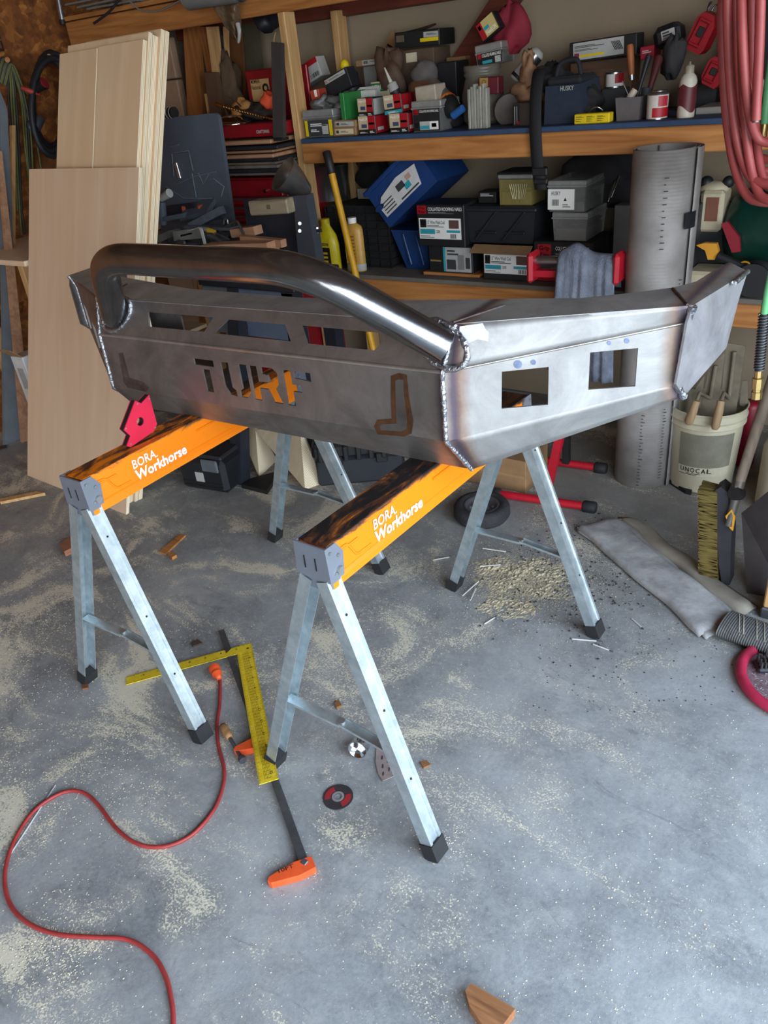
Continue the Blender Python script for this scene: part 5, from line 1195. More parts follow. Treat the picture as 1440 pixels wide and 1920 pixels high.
MB().plate([V(-t['_w'] * .72, -.03, t['_h'] + .004), V(t['_w'] * .52, -.03, t['_h'] + .004), V(t['_w'] * .5, .02, t['_h'] + .028), V(-t['_w'] * .72, .02, t['_h'] + .028)], t=.003).build('flap', CARD, t)
lab(t, .03, .24, .97, .94, M_WHITE, [('#', .02, .5, .14, .95, BLACK), ('RF', .035, .6, .125, .86, M_WHITE), ('15° Wire Weld Coil', .16, .7, .6, .9, BLACK), ('=', .16, .52, .6, .66, DGREY), ('#', .02, .22, .38, .44, TEAL), ('12000', .4, .26, .5, .42, BLACK), ('#', .66, .28, .98, .42, TEAL), ('#', .72, .5, .95, .95, bpy.data.materials['nail_coil_print']), ('|||', .76, .03, .94, .25, BLACK), ('=', .02, .03, .36, .17, GREY)])
zt2 = ZL + t['_h'] + .031
t = col('black_box', 'black ribbed plastic storage box resting on the open nail carton', 'box', (871, 389), (1004, 386), 3.14, .24, None, zt2, make=False)
w_, h_, d = t['_w'], t['_h'], t['_d']; BK2 = paint(30, 33, 38, .5)
MB().hexa([(-w_ * .45, .012, 0), (w_ * .45, .012, 0), (w_ * .45, d, 0), (-w_ * .45, d, 0), (-w_ / 2, 0, h_), (w_ / 2, 0, h_), (w_ / 2, d, h_), (-w_ / 2, d, h_)]).build('box_body', BK2, t)
MB().box((0, d / 2 - .002, h_ - .012), (w_ * 1.03, d + .012, .018), .005).build('rim', BK2, t)
for x0 in (-.32, .08): MB().box((w_ * (x0 + .12), .002, h_ * .48), (.012, .014, h_ * 1.05), .004, Matrix.Rotation(.72, 3, 'Y')).build('diagonal_rib', BK2, t)
for x0 in (-.2, .2): MB().box((w_ * x0, .004, h_ * .3), (w_ * .3, .012, .01), .003).build('rib', BK2, t)
zt3 = zt2 + h_ + .002
t = carton('small_box', 'small black box with white print on the black ribbed box', 'box', (897, 384), (930, 383), (896, 362), 3.2, .08, BLACK, rest=zt3); lab(t, .05, .55, .95, .9, BLACK, [('=', .1, .1, .9, .9, LGREY)])
t = carton('plastic_tub', 'amber clear tub of nails with black lid on ribbed box', 'tub', (935, 385), (998, 383), (930, 327), 3.16, .14, None, rest=zt3, make=False)
tubparts(t, M_CLEARY, None, .18, .03, mat('brass_nails', C(150, 124, 70), .5, .4, scale=60), .7)
MB().box((0, .07, t['_h'] * .91), (t['_w'] * 1.02, .145, t['_h'] * .14), .004).build('rim', M_LID, t); MB().box((0, .07, t['_h'] * 1.02), (t['_w'] * 1.06, .15, t['_h'] * .08), .004).build('lid', BLACK, t)
for k in range(9):
    x = -.012 + k * .006; MB().tube([V(x, .003, t['_h'] * .2), V(x + (k - 4) * .004, .003, t['_h'] * .68)], .0016, 5).build('nail', mat('nail_wire', C(190, 180, 140), .4, .6) if k == 0 else bpy.data.materials['nail_wire'], t)
# nail box, tubs and bag at right
t = col('nail_carton', 'red and black nail carton partly under the blue towel', 'carton', (1000, 455), (1112, 452), 3.13, .22, BLACK, ZL)
lab(t, .02, .5, .98, .98, BLACK, [('#', .06, .12, .30, .9, RED), ('Grip', .09, .52, .27, .82, M_WHITE), ('Rite', .09, .2, .27, .48, M_WHITE), ('COLLATED', .38, .6, .62, .8, M_WHITE), ('NAILS', .78, .6, .96, .8, M_WHITE), ('=', .38, .2, .7, .5, GREY)])
lab(t, .02, .02, .98, .2, RED); lab(t, .02, .22, .98, .48, DGREY, [('#', .3, .1, .5, .5, LGREY)])
zt = ZL + t['_h'] + .003
t = carton('plastic_tub', 'lower clear tub of two stacked on the red nail carton', 'tub', (1034, 450), (1100, 450), (1029, 397), 3.13, .22, None, rest=zt, make=False)
tubparts(t, M_CLEAR, M_LID, .18, .05, mat('grey_hardware', C(104, 98, 90), .6, .3, scale=60), .7)
zt += t['_h'] + .004
t = carton('plastic_tub', 'upper clear tub with white barcode label on red nail carton', 'tub', (1026, 395), (1097, 396), (1021, 337), 3.12, .22, None, rest=zt, make=False)
tubparts(t, M_CLEAR, M_LID, .16, .04, DGREY, .5)
lab(t, .02, .08, .72, .74, M_WHITE, [('HUSKY', .14, .7, .48, .9, BLACK), ('|||', .16, .2, .42, .5, BLACK), ('▲', .6, .42, .72, .6, BLACK), ('=', .56, .1, .85, .3, GREY)], e=.002)
o = MB(); lump(o, at(1130, 330, y=3.42), .17, .10, .13, .2, 91, 26); tag(o.build('black_bag', paint(32, 30, 32, .85)), 'slumped black bag behind the stacked clear tubs', 'bag')
for (u, v, u2, v2) in ((1146, 370, 1160, 330), (1140, 378, 1152, 338)):
    tag(MB().tube([at(u, v, y=3.3), at(u2, v2, y=3.34)], [.004, .006], 8).build('chrome_socket_bar', CHROME), 'bright chrome tool shaft standing right of upper clear tub' if u == 1146 else 'second bright shaft nearer the upper clear tub', 'tool')
col('grey_bin', 'grey plastic bin between clear tubs and the mesh roll', 'bin', (1152, 386), (1186, 384), 3.3, .2, paint(104, 100, 98, .6), ZL)
# things right of the mesh roll
t = col('labelled_carton', 'dark carton with tall white label right of mesh roll', 'carton', (1286, 390), (1308, 385), 3.16, .2, DGREY, ZL); lab(t, .05, .30, .9, .98, CREAM, [('=', .1, .6, .9, .8, DGREY), ('|||', .2, .1, .8, .3, BLACK)])
t = thing('air_compressor', 'green-tanked air compressor with cream pump head on lower shelf', 'compressor', V(at(1420, 480, y=3.36).x, 3.36, ZL))
M_GRN = mat('green_enamel', C(14, 52, 42), .3, var=.12); tc0 = at(1428, 425, y=3.34); rad = .155; tc0.z = ZL + rad + .03
Rx = Matrix.Rotation(math.pi / 2, 3, 'Y')
MB().lathe([(0, -.02), (rad * .5, -.012), (rad * .85, .02), (rad, .07), (rad, .52), (rad * .85, .57), (0, .6)], tc0 + V(-.12, .01, 0), 32, Rx).build('tank', M_GRN, t)
for x in (0, .36): MB().box(tc0 + V(x, 0, -rad - .012), (.04, .2, .03), .004).build('foot', BLACK, t)
MB().plate([at(u, v, y=3.17) for u, v in [(1352, 420), (1364, 416), (1386, 445), (1388, 472), (1372, 474)]], t=.02, n=(0, -1, 0)).build('belt_guard', paint(136, 24, 40, .45), t)
hb_ = at(1340, 392, y=3.30); M_CRM = paint(186, 174, 146, .5)
MB().box(hb_, (.085, .12, .15), .012).build('pump_block', M_CRM, t); MB().box(hb_ + V(.004, -.062, .01), (.045, .004, .085), .001).build('plate', paint(120, 72, 54, .6), t)
MB().ball(at(1340, 353, y=3.30), .055, 16, (1, .8, .5)).build('pump_head', M_CRM, t)
for (u, v, r0) in ((1325, 343, .026), (1366, 341, .022)): MB().ball(at(u, v, y=3.3), r0, 14).build('intake_filter', BLACK, t)
for k, v in enumerate((372, 386, 398)): MB().cyl(at(1314, v, y=3.27), at(1327, v, y=3.27), .012, n=12).build('valve', CHROME, t)
MB().cyl(at(1320, 366, y=3.27), at(1320, 406, y=3.27), .009, n=12).build('valve_body', STEELB, t)
MB().box(hb_ + V(.02, 0, -.14), (.11, .1, .16), .006).build('motor_bracket', BLACK, t)
t = carton('cream_case', 'long cream plastic case at front right of lower shelf', 'case', (1284, 530), (1366, 531), (1287, 491), 3.10, .14, None, rest=ZL, make=False)
MB().box((0, .07, t['_h'] * .58), (t['_w'], .14, t['_h'] * .84), .012).build('lid', M_CRM, t); MB().box((0, .07, t['_h'] * .1), (t['_w'] * 1.01, .142, t['_h'] * .2), .004).build('base', mat('tan_base', C(140, 124, 96), .6), t)
for x in (.3, .4): MB().box((t['_w'] * x, -.003, t['_h'] * .4), (.012, .008, .02), .003).build('latch', LGREY, t)
ctop = ZL + t['_h'] + .003
t = thing('trigger_clamp', 'black bar clamp with orange jaw and pull ring lying on cream case', 'clamp', at(1340, 480, y=3.14))
a, b = at(1312, 466, y=3.14), at(1400, 502, y=3.12)
MB().tube([a + (b - a) * .4, b], [.016, .012], 12).build('bar', BLACK, t)
MB().plate([at(u, v, y=3.13) for u, v in [(1305, 460), (1320, 456), (1343, 457), (1347, 472), (1340, 487), (1327, 487), (1322, 470)]], t=.025, n=(0, -1, 0)).build('jaw', paint(206, 144, 40, .45), t)
MB().tube(smooth_path([at(u, v, y=3.12) for u, v in [(1386, 496), (1396, 491), (1405, 495), (1404, 507), (1396, 511), (1387, 506)]], 4, True), .004, 8, True).build('pull_ring', paint(206, 144, 40, .45), t)
t = thing('cable_reel', 'round black reel behind the bumper tip on lower shelf', 'reel', V(at(1420, 520, y=3.16).x, 3.16, ZL))
c = V(t.location.x, 3.14, ZL + .063); MB().lathe([(0, 0), (.06, 0), (.06, 0), (.06, .012), (.045, .015), (.045, .06), (.06, .062), (.06, .072), (.06, .072), (0, .072)], c, 28, Matrix.Rotation(math.pi / 2, 3, 'X')).build('spool', paint(28, 28, 30, .5), t)
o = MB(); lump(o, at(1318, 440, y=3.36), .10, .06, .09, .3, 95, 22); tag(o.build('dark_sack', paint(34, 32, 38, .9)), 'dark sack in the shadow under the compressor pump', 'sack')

# ---------------------------------------------------------------- standing in front of the shelf, right half
t = thing('mesh_roll', 'tall upright roll of grey perforated metal sheet beside the shelf', 'roll', V(-.842, 2.925, 0))
c = Vector(t.location); R0 = .118; Hh = 1.262
def roll_mat():
    mt, nt, b = nodes('grey_lath_sheet'); L = nt.links; N = nt.nodes.new
    tc_ = N('ShaderNodeTexCoord'); sp = N('ShaderNodeSeparateXYZ'); L.new(tc_.outputs['Object'], sp.inputs[0])
    nz = N('ShaderNodeTexNoise'); nz.inputs['Scale'].default_value = 7; nz.inputs['Detail'].default_value = 6; L.new(tc_.outputs['Object'], nz.inputs['Vector'])
    r = N('ShaderNodeValToRGB'); r.color_ramp.elements[0].position = .35; r.color_ramp.elements[1].position = .7; r.color_ramp.elements[0].color = C(132, 126, 122); r.color_ramp.elements[1].color = C(166, 162, 158)
    L.new(nz.outputs['Fac'], r.inputs[0])
    wv = N('ShaderNodeTexWave'); wv.bands_direction = 'Z'; wv.inputs['Scale'].default_value = 26; wv.inputs['Distortion'].default_value = 2; L.new(tc_.outputs['Object'], wv.inputs['Vector'])
    L.new(r.outputs[0], b.inputs['Base Color']); b.inputs['Metallic'].default_value = .25; b.inputs['Roughness'].default_value = .6
    bp = N('ShaderNodeBump'); bp.inputs['Strength'].default_value = .08; bp.inputs['Distance'].default_value = .003; L.new(wv.outputs['Fac'], bp.inputs['Height']); L.new(bp.outputs[0], b.inputs['Normal'])
    return mt
M_ROLL = roll_mat()
spi = [(R0 - .016 * k / 90 * 2.0, -.35 + k * 2 * math.pi * 2.4 / 90) for k in range(91)]
MB().grid([[c + V(r_ * math.cos(a_), r_ * math.sin(a_), z_) for z_ in (0.001, .3, .6, .9, Hh)] for r_, a_ in spi], True, .0015).build('rolled_sheet', M_ROLL, t)
a0, a1 = -.62, -.16
tz0 = at(1275, 428, y=c.y - .05).z; tz1 = at(1275, 397, y=c.y - .05).z
MB().grid([[c + V((R0 + .0025) * math.cos(q), (R0 + .0025) * math.sin(q), z_) for z_ in (tz0, tz1)] for q in [a0 + (a1 - a0) * k / 8 for k in range(9)]]).build('black_tape', paint(26, 28, 32, .5), t)
rr_ = random.Random(5)
for col_a, z0, z1, n_ in ((-.75, .05, .36, 24), (-.62, .5, .85, 26), (-1.45, .02, .34, 22), (-1.3, .95, 1.2, 12)):
    sl = MB()
    for k in range(n_):
        z_ = z0 + (z1 - z0) * k / n_; wd_ = rr_.uniform(.05, .13)
        sl.grid([[c + V((R0 + .0008) * math.cos(q), (R0 + .0008) * math.sin(q), zz) for zz in (z_, z_ + .003)] for q in (col_a, col_a + wd_ / 2, col_a + wd_)])
    so = sl.build('slots', paint(40, 36, 34, .8), t); so['kind'] = 'stuff'
# red folding stand with towel
t = thing('roller_stand', 'red tubular folding stand with black feet below the towel', 'stand', at(1020, 920, z=0))
RM = paint(176, 22, 40, .4)
def barfoot(pa, pb):
    a, b = at(*pa, z=.022), at(*pb, z=.022); d_ = (b - a).normalized()
    MB().cyl(a, b, .0165, n=14).build('foot_bar', RM, t)
    for e, s_ in ((a, -1), (b, 1)): MB().lathe([(.018, -.018), (.024, -.012), (.024, .03), (.018, .036), (0, .036)], e + d_ * s_ * -.004, 14, (d_ * s_).to_track_quat('Z', 'Y').to_matrix()).build('foot_cap', M_RUB, t)
    return a, b
fa, fb = barfoot((930, 925), (1103, 950)); ra, rb = barfoot((985, 858), (1124, 877))
hx0, hx1 = at(1000, 505, y=2.86), at(1160, 508, y=2.86)
m0 = at(1028, 912, z=.03); m1 = at(1062, 768, y=2.72)
MB().sweep([(-.016, -.012), (.016, -.012), (.016, .012), (-.016, .012)], m0, m1, (1, 0, 0)).build('leg', RM, t)
m2 = at(1062, 868, z=.03); m3 = V(m2.x - .02, 2.885, hx0.z - .02)
MB().sweep([(-.014, -.014), (.014, -.014), (.014, .014), (-.014, .014)], m2, m3, (1, 0, 0)).build('leg', BLACK, t)
MB().sweep([(-.02, -.012), (.02, -.012), (.02, .012), (-.02, .012)], V(hx0.x, 2.86, hx0.z - .012), V(hx1.x, 2.86, hx1.z - .012), (0, 1, 0)).build('cross_head', RM, t)
for p in (hx0, hx1): MB().box(p + V(0, 0, .012), (.026, .09, .115), .012).build('end_plate', RM, t)
MB().cyl(V(hx0.x, 2.86, hx0.z + .035), V(hx1.x, 2.86, hx1.z + .035), .017, n=14).build('roller', STEELB, t)
M_TOWEL = mat('faded_blue_cloth', C(96, 104, 120), .95, var=.22, scale=12, bump=.5, bscale=180, col2=C(132, 138, 150))
zr = hx0.z + .056
Pq = []
x0, x1 = at(1046, 500, y=2.83).x, at(1152, 500, y=2.83).x
zb1, zb2 = at(1130, 716, y=2.80).z, at(1040, 600, y=2.80).z
for i in range(33):
    s_ = i / 32; x = x0 + (x1 - x0) * s_; row = []
    fold = .012 * math.sin(s_ * 15 + .6) + .007 * math.sin(s_ * 31)
    peak = .035 * math.exp(-((s_ - .28) / .22) ** 2)
    for j in range(22):
        q = j / 21
        if q < .2: row.append(V(x, 2.90 - .06 * 0 + (.02 - q * .2), zr - .12 * (1 - q / .2) + peak * q / .2))
        elif q < .3: row.append(V(x, 2.88 - .05 * (q - .2) / .1, zr + .006 + peak + .01 * math.sin((q - .2) / .1 * 3.14)))
        else:
            k = (q - .3) / .7; zb = zb1 if .25 < s_ else zb1 + .03
            flare = (s_ - .5) * .05 * k
            row.append(V(x + flare, 2.826 - .02 * k - abs(fold) * (.4 + k) , (zr + peak) * (1 - k) + zb * k))
    Pq.append(row)
tw = MB().grid(Pq, True, .004).build('shop_towel', M_TOWEL); tag(tw, 'faded blue towel draped over the red stand', 'towel')
# ---------------------------------------------------------------- left side: plywood sheets
def ply_mat(name, c1, c2, axis_t):
    mt = wood(name, c1, c2, 'Z', 3.0, .6); nt = mt.node_tree; L = nt.links; N = nt.nodes.new; b = nt.nodes['Principled BSDF']
    src = b.inputs['Base Color'].links[0].from_socket
    tc_ = N('ShaderNodeTexCoord'); sp = N('ShaderNodeSeparateXYZ'); L.new(tc_.outputs['Object'], sp.inputs[0])
    m1 = N('ShaderNodeMath'); m1.operation = 'MULTIPLY'; L.new(sp.outputs['Y'], m1.inputs[0]); m1.inputs[1].default_value = 160
    m2 = N('ShaderNodeMath'); m2.operation = 'FRACT'; L.new(m1.outputs[0], m2.inputs[0])
    m3 = N('ShaderNodeMath'); m3.operation = 'GREATER_THAN'; L.new(m2.outputs[0], m3.inputs[0]); m3.inputs[1].default_value = .5
    ge = N('ShaderNodeSeparateXYZ'); L.new(tc_.outputs['Normal'], ge.inputs[0])
    ab = N('ShaderNodeMath'); ab.operation = 'ABSOLUTE'; L.new(ge.outputs['Y'], ab.inputs[0])
    ed = N('ShaderNodeMath'); ed.operation = 'LESS_THAN'; L.new(ab.outputs[0], ed.inputs[0]); ed.inputs[1].default_value = .5
    mx = N('ShaderNodeMix'); mx.data_type = 'RGBA'; L.new(m3.outputs[0], mx.inputs[0]); mx.inputs[6].default_value = C(255, 246, 222); mx.inputs[7].default_value = C(218, 194, 152)  # real ply stripes, but the brightness of lit edges is put into their colour
    m = N('ShaderNodeMix'); m.data_type = 'RGBA'; L.new(ed.outputs[0], m.inputs[0]); L.new(src, m.inputs[6]); L.new(mx.outputs[2], m.inputs[7]); L.new(m.outputs[2], b.inputs['Base Color'])
    return mt
M_PLY = ply_mat('birch_plywood', C(222, 190, 152), C(234, 206, 170), 'Y')
M_PLY2 = ply_mat('pale_plywood', C(216, 184, 152), C(228, 200, 170), 'Y')
lean = math.atan(.385)
def sheet(name, label, x0, x1, ybase, yaw, length, th, mt, dz=0.0, lean_=None, group=None):
    M = Matrix.Translation(((x0 + x1) / 2, ybase, dz + .001)) @ Matrix.Rotation(yaw, 4, 'Z') @ Matrix.Rotation(-(lean if lean_ is None else lean_), 4, 'X')
    o = MB().box((0, th / 2, length / 2), (x1 - x0, th, length), .0008).build(name, mt); o.matrix_world = M
    return tag(o, label, 'plywood', group)
LT = 1.79 / math.cos(lean)
T_ = .019
pL, pR = at(58, 880, z=0), at(236, 965, z=0); ywl = math.radians(-3.5)
yline = lambda x: pR.y + (x - pR.x) * math.tan(ywl)
def sheet2(lb, a, b, off, L_, th, mt): sheet('plywood_sheet', lb, a, b, yline((a + b) / 2) + .020 + off, ywl, L_, th, mt, group=g)
yb = 0.0; g = 'leaning plywood sheets'
xs0, xm, xs1 = at(105, 93, y=2.48).x, at(181, 84, y=2.48).x, at(268, 940, z=0).x - .03
xs0 = at(104, 95, y=2.48).x
sheet2('tall narrow plywood sheet left of the slit in front of stack', xs0, xm - .004, yb, LT * .985, T_, M_PLY)
sheet2('tall plywood sheet right of the slit in front of stack', xm + .004, xs1 - .02, yb, LT * .987, T_, M_PLY)
sp_ = T_ / math.cos(lean) + .0008
sheet2('full-width plywood sheet directly behind the slit pair', xs0 + .03, xs1 - .012, yb + sp_, LT * 1.0, T_, M_PLY)
sheet2('recessed plywood sheet in the middle of leaning stack', xs0 + .05, xs1 - .016, yb + 2 * sp_, LT * .995, T_ * 1.5, M_PLY2)
sheet2('fourth plywood sheet of the leaning stack from front', xs0 + .09, xs1, yb + 2 * sp_ + sp_ * 1.5, LT * 1.004, T_, M_PLY)
sheet2('rearmost plywood sheet of the tall leaning stack', xs0 + .10, xs1 + .004, yb + 3 * sp_ + sp_ * 1.5, LT * 1.0, T_, M_PLY)
cx_ = (pL + pR) / 2; cx_.y = yline(cx_.x); ll = (pR - pL).length
wt_ = at(265, 318, y=2.20).x - at(72, 310, y=2.27).x
o = MB().plate([V(-ll / 2 + .05, 0, 0), V(ll / 2, 0, 0), V(ll / 2 - .005, 0, 1.0), V(-ll / 2 + .045, 0, 1.0)], t=.015, n=(0, -1, 0))
dv = at(170, 313, y=2.30); dl = math.atan2(2.245 - cx_.y, 1.335); Lb_ = 1.335 / math.cos(dl)
for p in o.v: p.z *= Lb_
o = o.build('plywood_sheet', M_PLY2); o.matrix_world = Matrix.Translation(cx_ + V(0, 0, .001)) @ Matrix.Rotation(ywl, 4, 'Z') @ Matrix.Rotation(-dl, 4, 'X')
tag(o, 'shorter greyish plywood sheet leaning in front of the tall stack', 'plywood', g)

# ---------------------------------------------------------------- workbench with clutter
M_BENCH = mat('slate_blue_enamel', C(92, 106, 128), .5, .1, var=.15, scale=6)
M_SLATE = mat('slate_steel_panel', C(82, 90, 102), .55, .2, var=.14, scale=4)
M_BLKST = mat('black_steel', C(40, 44, 54), .5, .3, var=.15)
ZMIN[0] = .861
BX0, BX1, BY0, BY1, BZ = -2.72, -2.16, 2.42, 2.74, .86
t = thing('workbench', 'slate-blue metal workbench covered in scrap behind the bumper', 'workbench', (-2.33, 2.45, 0))
MB().box(((BX0 + BX1) / 2, (BY0 + BY1) / 2, BZ - .0205), (BX1 - BX0, BY1 - BY0, .04), .004).build('bench_top', M_BLKST, t)
MB().box(((BX0 + BX1) / 2 + .1, BY0 + .02, BZ - .15), (BX1 - BX0 - .24, .02, .21), .004).build('front_apron', M_BENCH, t)
MB().box((BX0 + .09, BY0 + .02, BZ - .15), (.17, .02, .21), .004).build('drawer', paint(92, 96, 100, .6), t)
for x in (-2.52, BX1 - .05):
    for y in (BY0 + .04, BY1 - .04):
        L1 = MB().sweep([(-.032, -.03), (.032, -.03), (.032, .03), (.026, .03), (.026, -.024), (-.026, -.024), (-.026, .03), (-.032, .03)], V(x + (.09 if y < 2.5 and x < -2.3 else 0), y - (.30 if y < 2.5 and x < -2.3 else 0), .001), V(x, y, BZ - .041), (1, 0, 0)).build('leg', M_BLKST, t)
        pass
MB().box(((BX0 + BX1) / 2 + .1, BY1 - .05, .30), (BX1 - BX0 - .3, .03, .05)).build('rear_stretcher', M_BLKST, t)
B1 = BZ + .0006
# slate panel standing on the bench
yP = 2.72
q = [at(300, 470, y=yP), at(443, 470, y=yP), at(409, 219, y=yP), at(403, 212, y=yP), at(300, 222, y=yP)]
for p in q[:2]: p.z = B1
t = thing('metal_cover', 'large slate-blue steel panel with chalk marks standing on workbench', 'panel', (q[0] + q[1]) / 2)
q = fillet(q + [q[0]], .02, 4)[:-1]
MB().plate(q, t=.02, n=(0, -1, 0)).build('panel_sheet', M_SLATE, t)
MB().box(at(333, 320, y=yP - .004), (.022, .008, .07), .002, Matrix.Rotation(-.1, 3, 'Y')).build('latch', STEELB, t)
chk = paint(92, 100, 112, .8)
for pts in ([(318, 275), (335, 271)], [(322, 288), (354, 283), (362, 320)], [(322, 288), (326, 330)], [(330, 345), (365, 330), (405, 322)], [(360, 325), (368, 370)], [(372, 325), (382, 345), (392, 325)], [(310, 350), (345, 372), (400, 372)], [(400, 335), (420, 350), (415, 368)]):
    MB().tube([at(u, v, y=yP - .0005) for u, v in pts], .0035, 5).build('chalk_marking', chk, t)
t = thing('tape_roll', 'black ribbed roll lying on top edge of slate panel', 'roll', at(315, 221, y=yP + .01))
a, b = at(302, 214, y=yP + .011), at(328, 212, y=yP + .011)
zz = .026; a.z = b.z = max(q_.z for q_ in q) - .012 + zz
MB().cyl(a, b, .024, n=18).build('tape', BLACK, t)
for k in range(4): p = a + (b - a) * (.15 + k * .22); MB().cyl(p, p + (b - a) * .05, .0246, n=18).build('rib', LGREY, t)
# scrap lying on the bench
M_GAL2 = mat('dull_grey_steel', C(104, 112, 122), .5, .5, var=.2, scale=20)
def lie(name, label, cat, pa, pb, ya, yb_, w_, h_, mt, lift=0.0, twist=0.0):
    a, b = at(*pa, y=ya), at(*pb, y=yb_); a.z = max(a.z, B1 + h_ / 2 + lift); b.z = max(b.z, B1 + h_ / 2 + lift)
    return tag(MB().sweep([(-w_ / 2, -h_ / 2), (w_ / 2, -h_ / 2), (w_ / 2, h_ / 2), (-w_ / 2, h_ / 2)], a, b, (0, 1, twist)).build(name, mt), label, cat)
M_PINK = wood('pinkish_softwood', C(150, 108, 80), C(186, 142, 110), 'X')
lie('wood_offcut', 'pinkish timber offcut with dark band nearest on bench', 'block', (390, 466), (512, 462), 2.452, 2.44, .07, .042, M_PINK)
lie('wood_offcut', 'long thin pinkish stick behind the nearest timber offcut', 'stick', (455, 448), (532, 456), 2.502, 2.465, .03, .03, M_PINK, .02)
lie('wood_offcut', 'short pinkish block behind the thin stick on bench', 'block', (440, 436), (484, 431), 2.564, 2.552, .05, .035, M_PINK, .06)
lie('wood_offcut', 'grey weathered board at the left of the bench scrap', 'board', (300, 448), (330, 436), 2.552, 2.576, .09, .03, mat('grey_board', C(96, 92, 86), .8), .03)
o = lie('steel_channel', 'long bluish steel channel lying diagonally over the bench scrap', 'channel', (360, 424), (417, 394), 2.601, 2.626, .04, .032, M_GAL2, .07)
lie('steel_strip', 'flat steel strip lying under the diagonal channel', 'strip', (352, 424), (440, 428), 2.589, 2.576, .05, .012, M_GAL2, .05)
lie('steel_plate', 'dark steel plate left on the scrap heap', 'plate', (306, 410), (358, 400), 2.651, 2.676, .12, .02, M_SLATE, .08)
lie('steel_plate', 'dark tilted steel plate at the foot of slate panel', 'plate', (345, 398), (398, 386), 2.676, 2.688, .1, .02, M_SLATE, .10, .6)
lie('steel_plate', 'dark plate edge at the back of bench scrap', 'plate', (318, 396), (372, 390), 2.7, 2.7, .05, .05, M_BLKST, .09)
tag(MB().plate([at(u, v, y=2.49) for u, v in [(326, 452), (376, 447), (374, 428), (352, 430), (324, 434)]], [[at(u, v, y=2.49) for u, v in [(335, 441), (360, 436), (360, 439), (335, 445)]]], .012, (0, -1, 0)).build('slotted_plate', mat('grey_cast', C(110, 110, 104), .7)), 'grey slotted plate standing among bench scrap', 'plate')
for k, (px, lb) in enumerate((((348, 392), 'orange plastic bit at foot of slate panel, left'), ((377, 390), 'orange plastic bit at foot of slate panel, right'))):
    p = at(*px, y=2.682); tag(MB().box(p, (.035, .02, .03), .004, Matrix.Rotation(.4 + k, 3, 'Z')).build('orange_clip', paint(150, 66, 36, .6)), lb, 'clip')
t = thing('hook_bar', 'pale bent flat bar standing at front of bench scrap', 'bar', at(382, 464, y=2.465))
pth = fillet([at(352, 434, y=2.477), at(372, 428, y=2.471), at(376, 430, y=2.465), at(385, 465, y=2.459)], .01, 4)
MB().grid([[p + V(-.001, 0, 0), p + V(.014, .0, .004)] for p in pth], False, .004).build('flat_bar', LGREY, t)
a, b, c = at(378, 428, y=2.514), at(402, 436, y=2.508), at(430, 449, y=2.49)
for p in (a, b, c): p.z = max(p.z, B1 + .06)
t = thing('screwdriver', 'yellow and grey screwdriver lying on bench scrap', 'screwdriver', b)
MB().tube([a, a + (b - a) * .5, b], [.008, .012, .011], 12).build('handle', GREY, t); MB().tube([a + (b - a) * .55, a + (b - a) * .8, b], [.0122, .0128, .0115], 12).build('grip', paint(196, 160, 30, .5), t); MB().cyl(b, c, .0035, n=8).build('shank', STEELB, t)
t = thing('bent_rod_frame', 'dark bent steel rod frame on the right of bench scrap', 'rod', at(440, 440, y=2.552))
MB().tube(fillet([at(412, 434, y=2.564), at(440, 414, y=2.552), at(446, 416, y=2.539), at(460, 446, y=2.514)], .012, 4), .006, 8).build('frame', IRON, t)
MB().tube(fillet([at(420, 420, y=2.564), at(420, 410, y=2.564), at(426, 410, y=2.564), at(428, 420, y=2.564)], .01, 4), .004, 6).build('loop', STEELB, t)
for (a, b, lb) in (((383, 440), (412, 452), 'grey pliers lying by the yellow screwdriver'), ((330, 462), (346, 455), 'small dark cage part at the left of bench scrap')):
    p, q2 = at(*a, y=2.49), at(*b, y=2.477); p.z = max(p.z, B1 + .05); q2.z = max(q2.z, B1 + .05)
    tag(MB().tube([p, p + (q2 - p) * .5 + V(0, 0, .008), q2], [.008, .014, .007], 8).build('pliers' if 'pliers' in lb else 'cage_part', IRON), lb, 'pliers' if 'pliers' in lb else 'part')
t = thing('toggle_clamp', 'grey cast clamp with white knob at left of slate panel', 'clamp', at(305, 400, y=2.614))
MB().tube([at(302, 372, y=2.614), at(318, 362, y=2.614)], [.016, .020], 12).build('knob', LGREY, t); MB().tube([at(303, 378, y=2.614), at(306, 420, y=2.614)], .02, 10).build('body', M_SLATE, t)
o = MB(); lump(o, at(345, 455, y=2.614), .08, .06, .03, .5, 101, 24); lump(o, at(395, 440, y=2.651), .12, .08, .05, .5, 102, 24)
o = o.build('metal_scraps', mat('dark_scrap', C(58, 60, 64), .7, .3, scale=40, bump=.8)); o['kind'] = 'stuff'; tag(o, 'jumbled dark metal scraps under the tools on workbench', 'scrap')
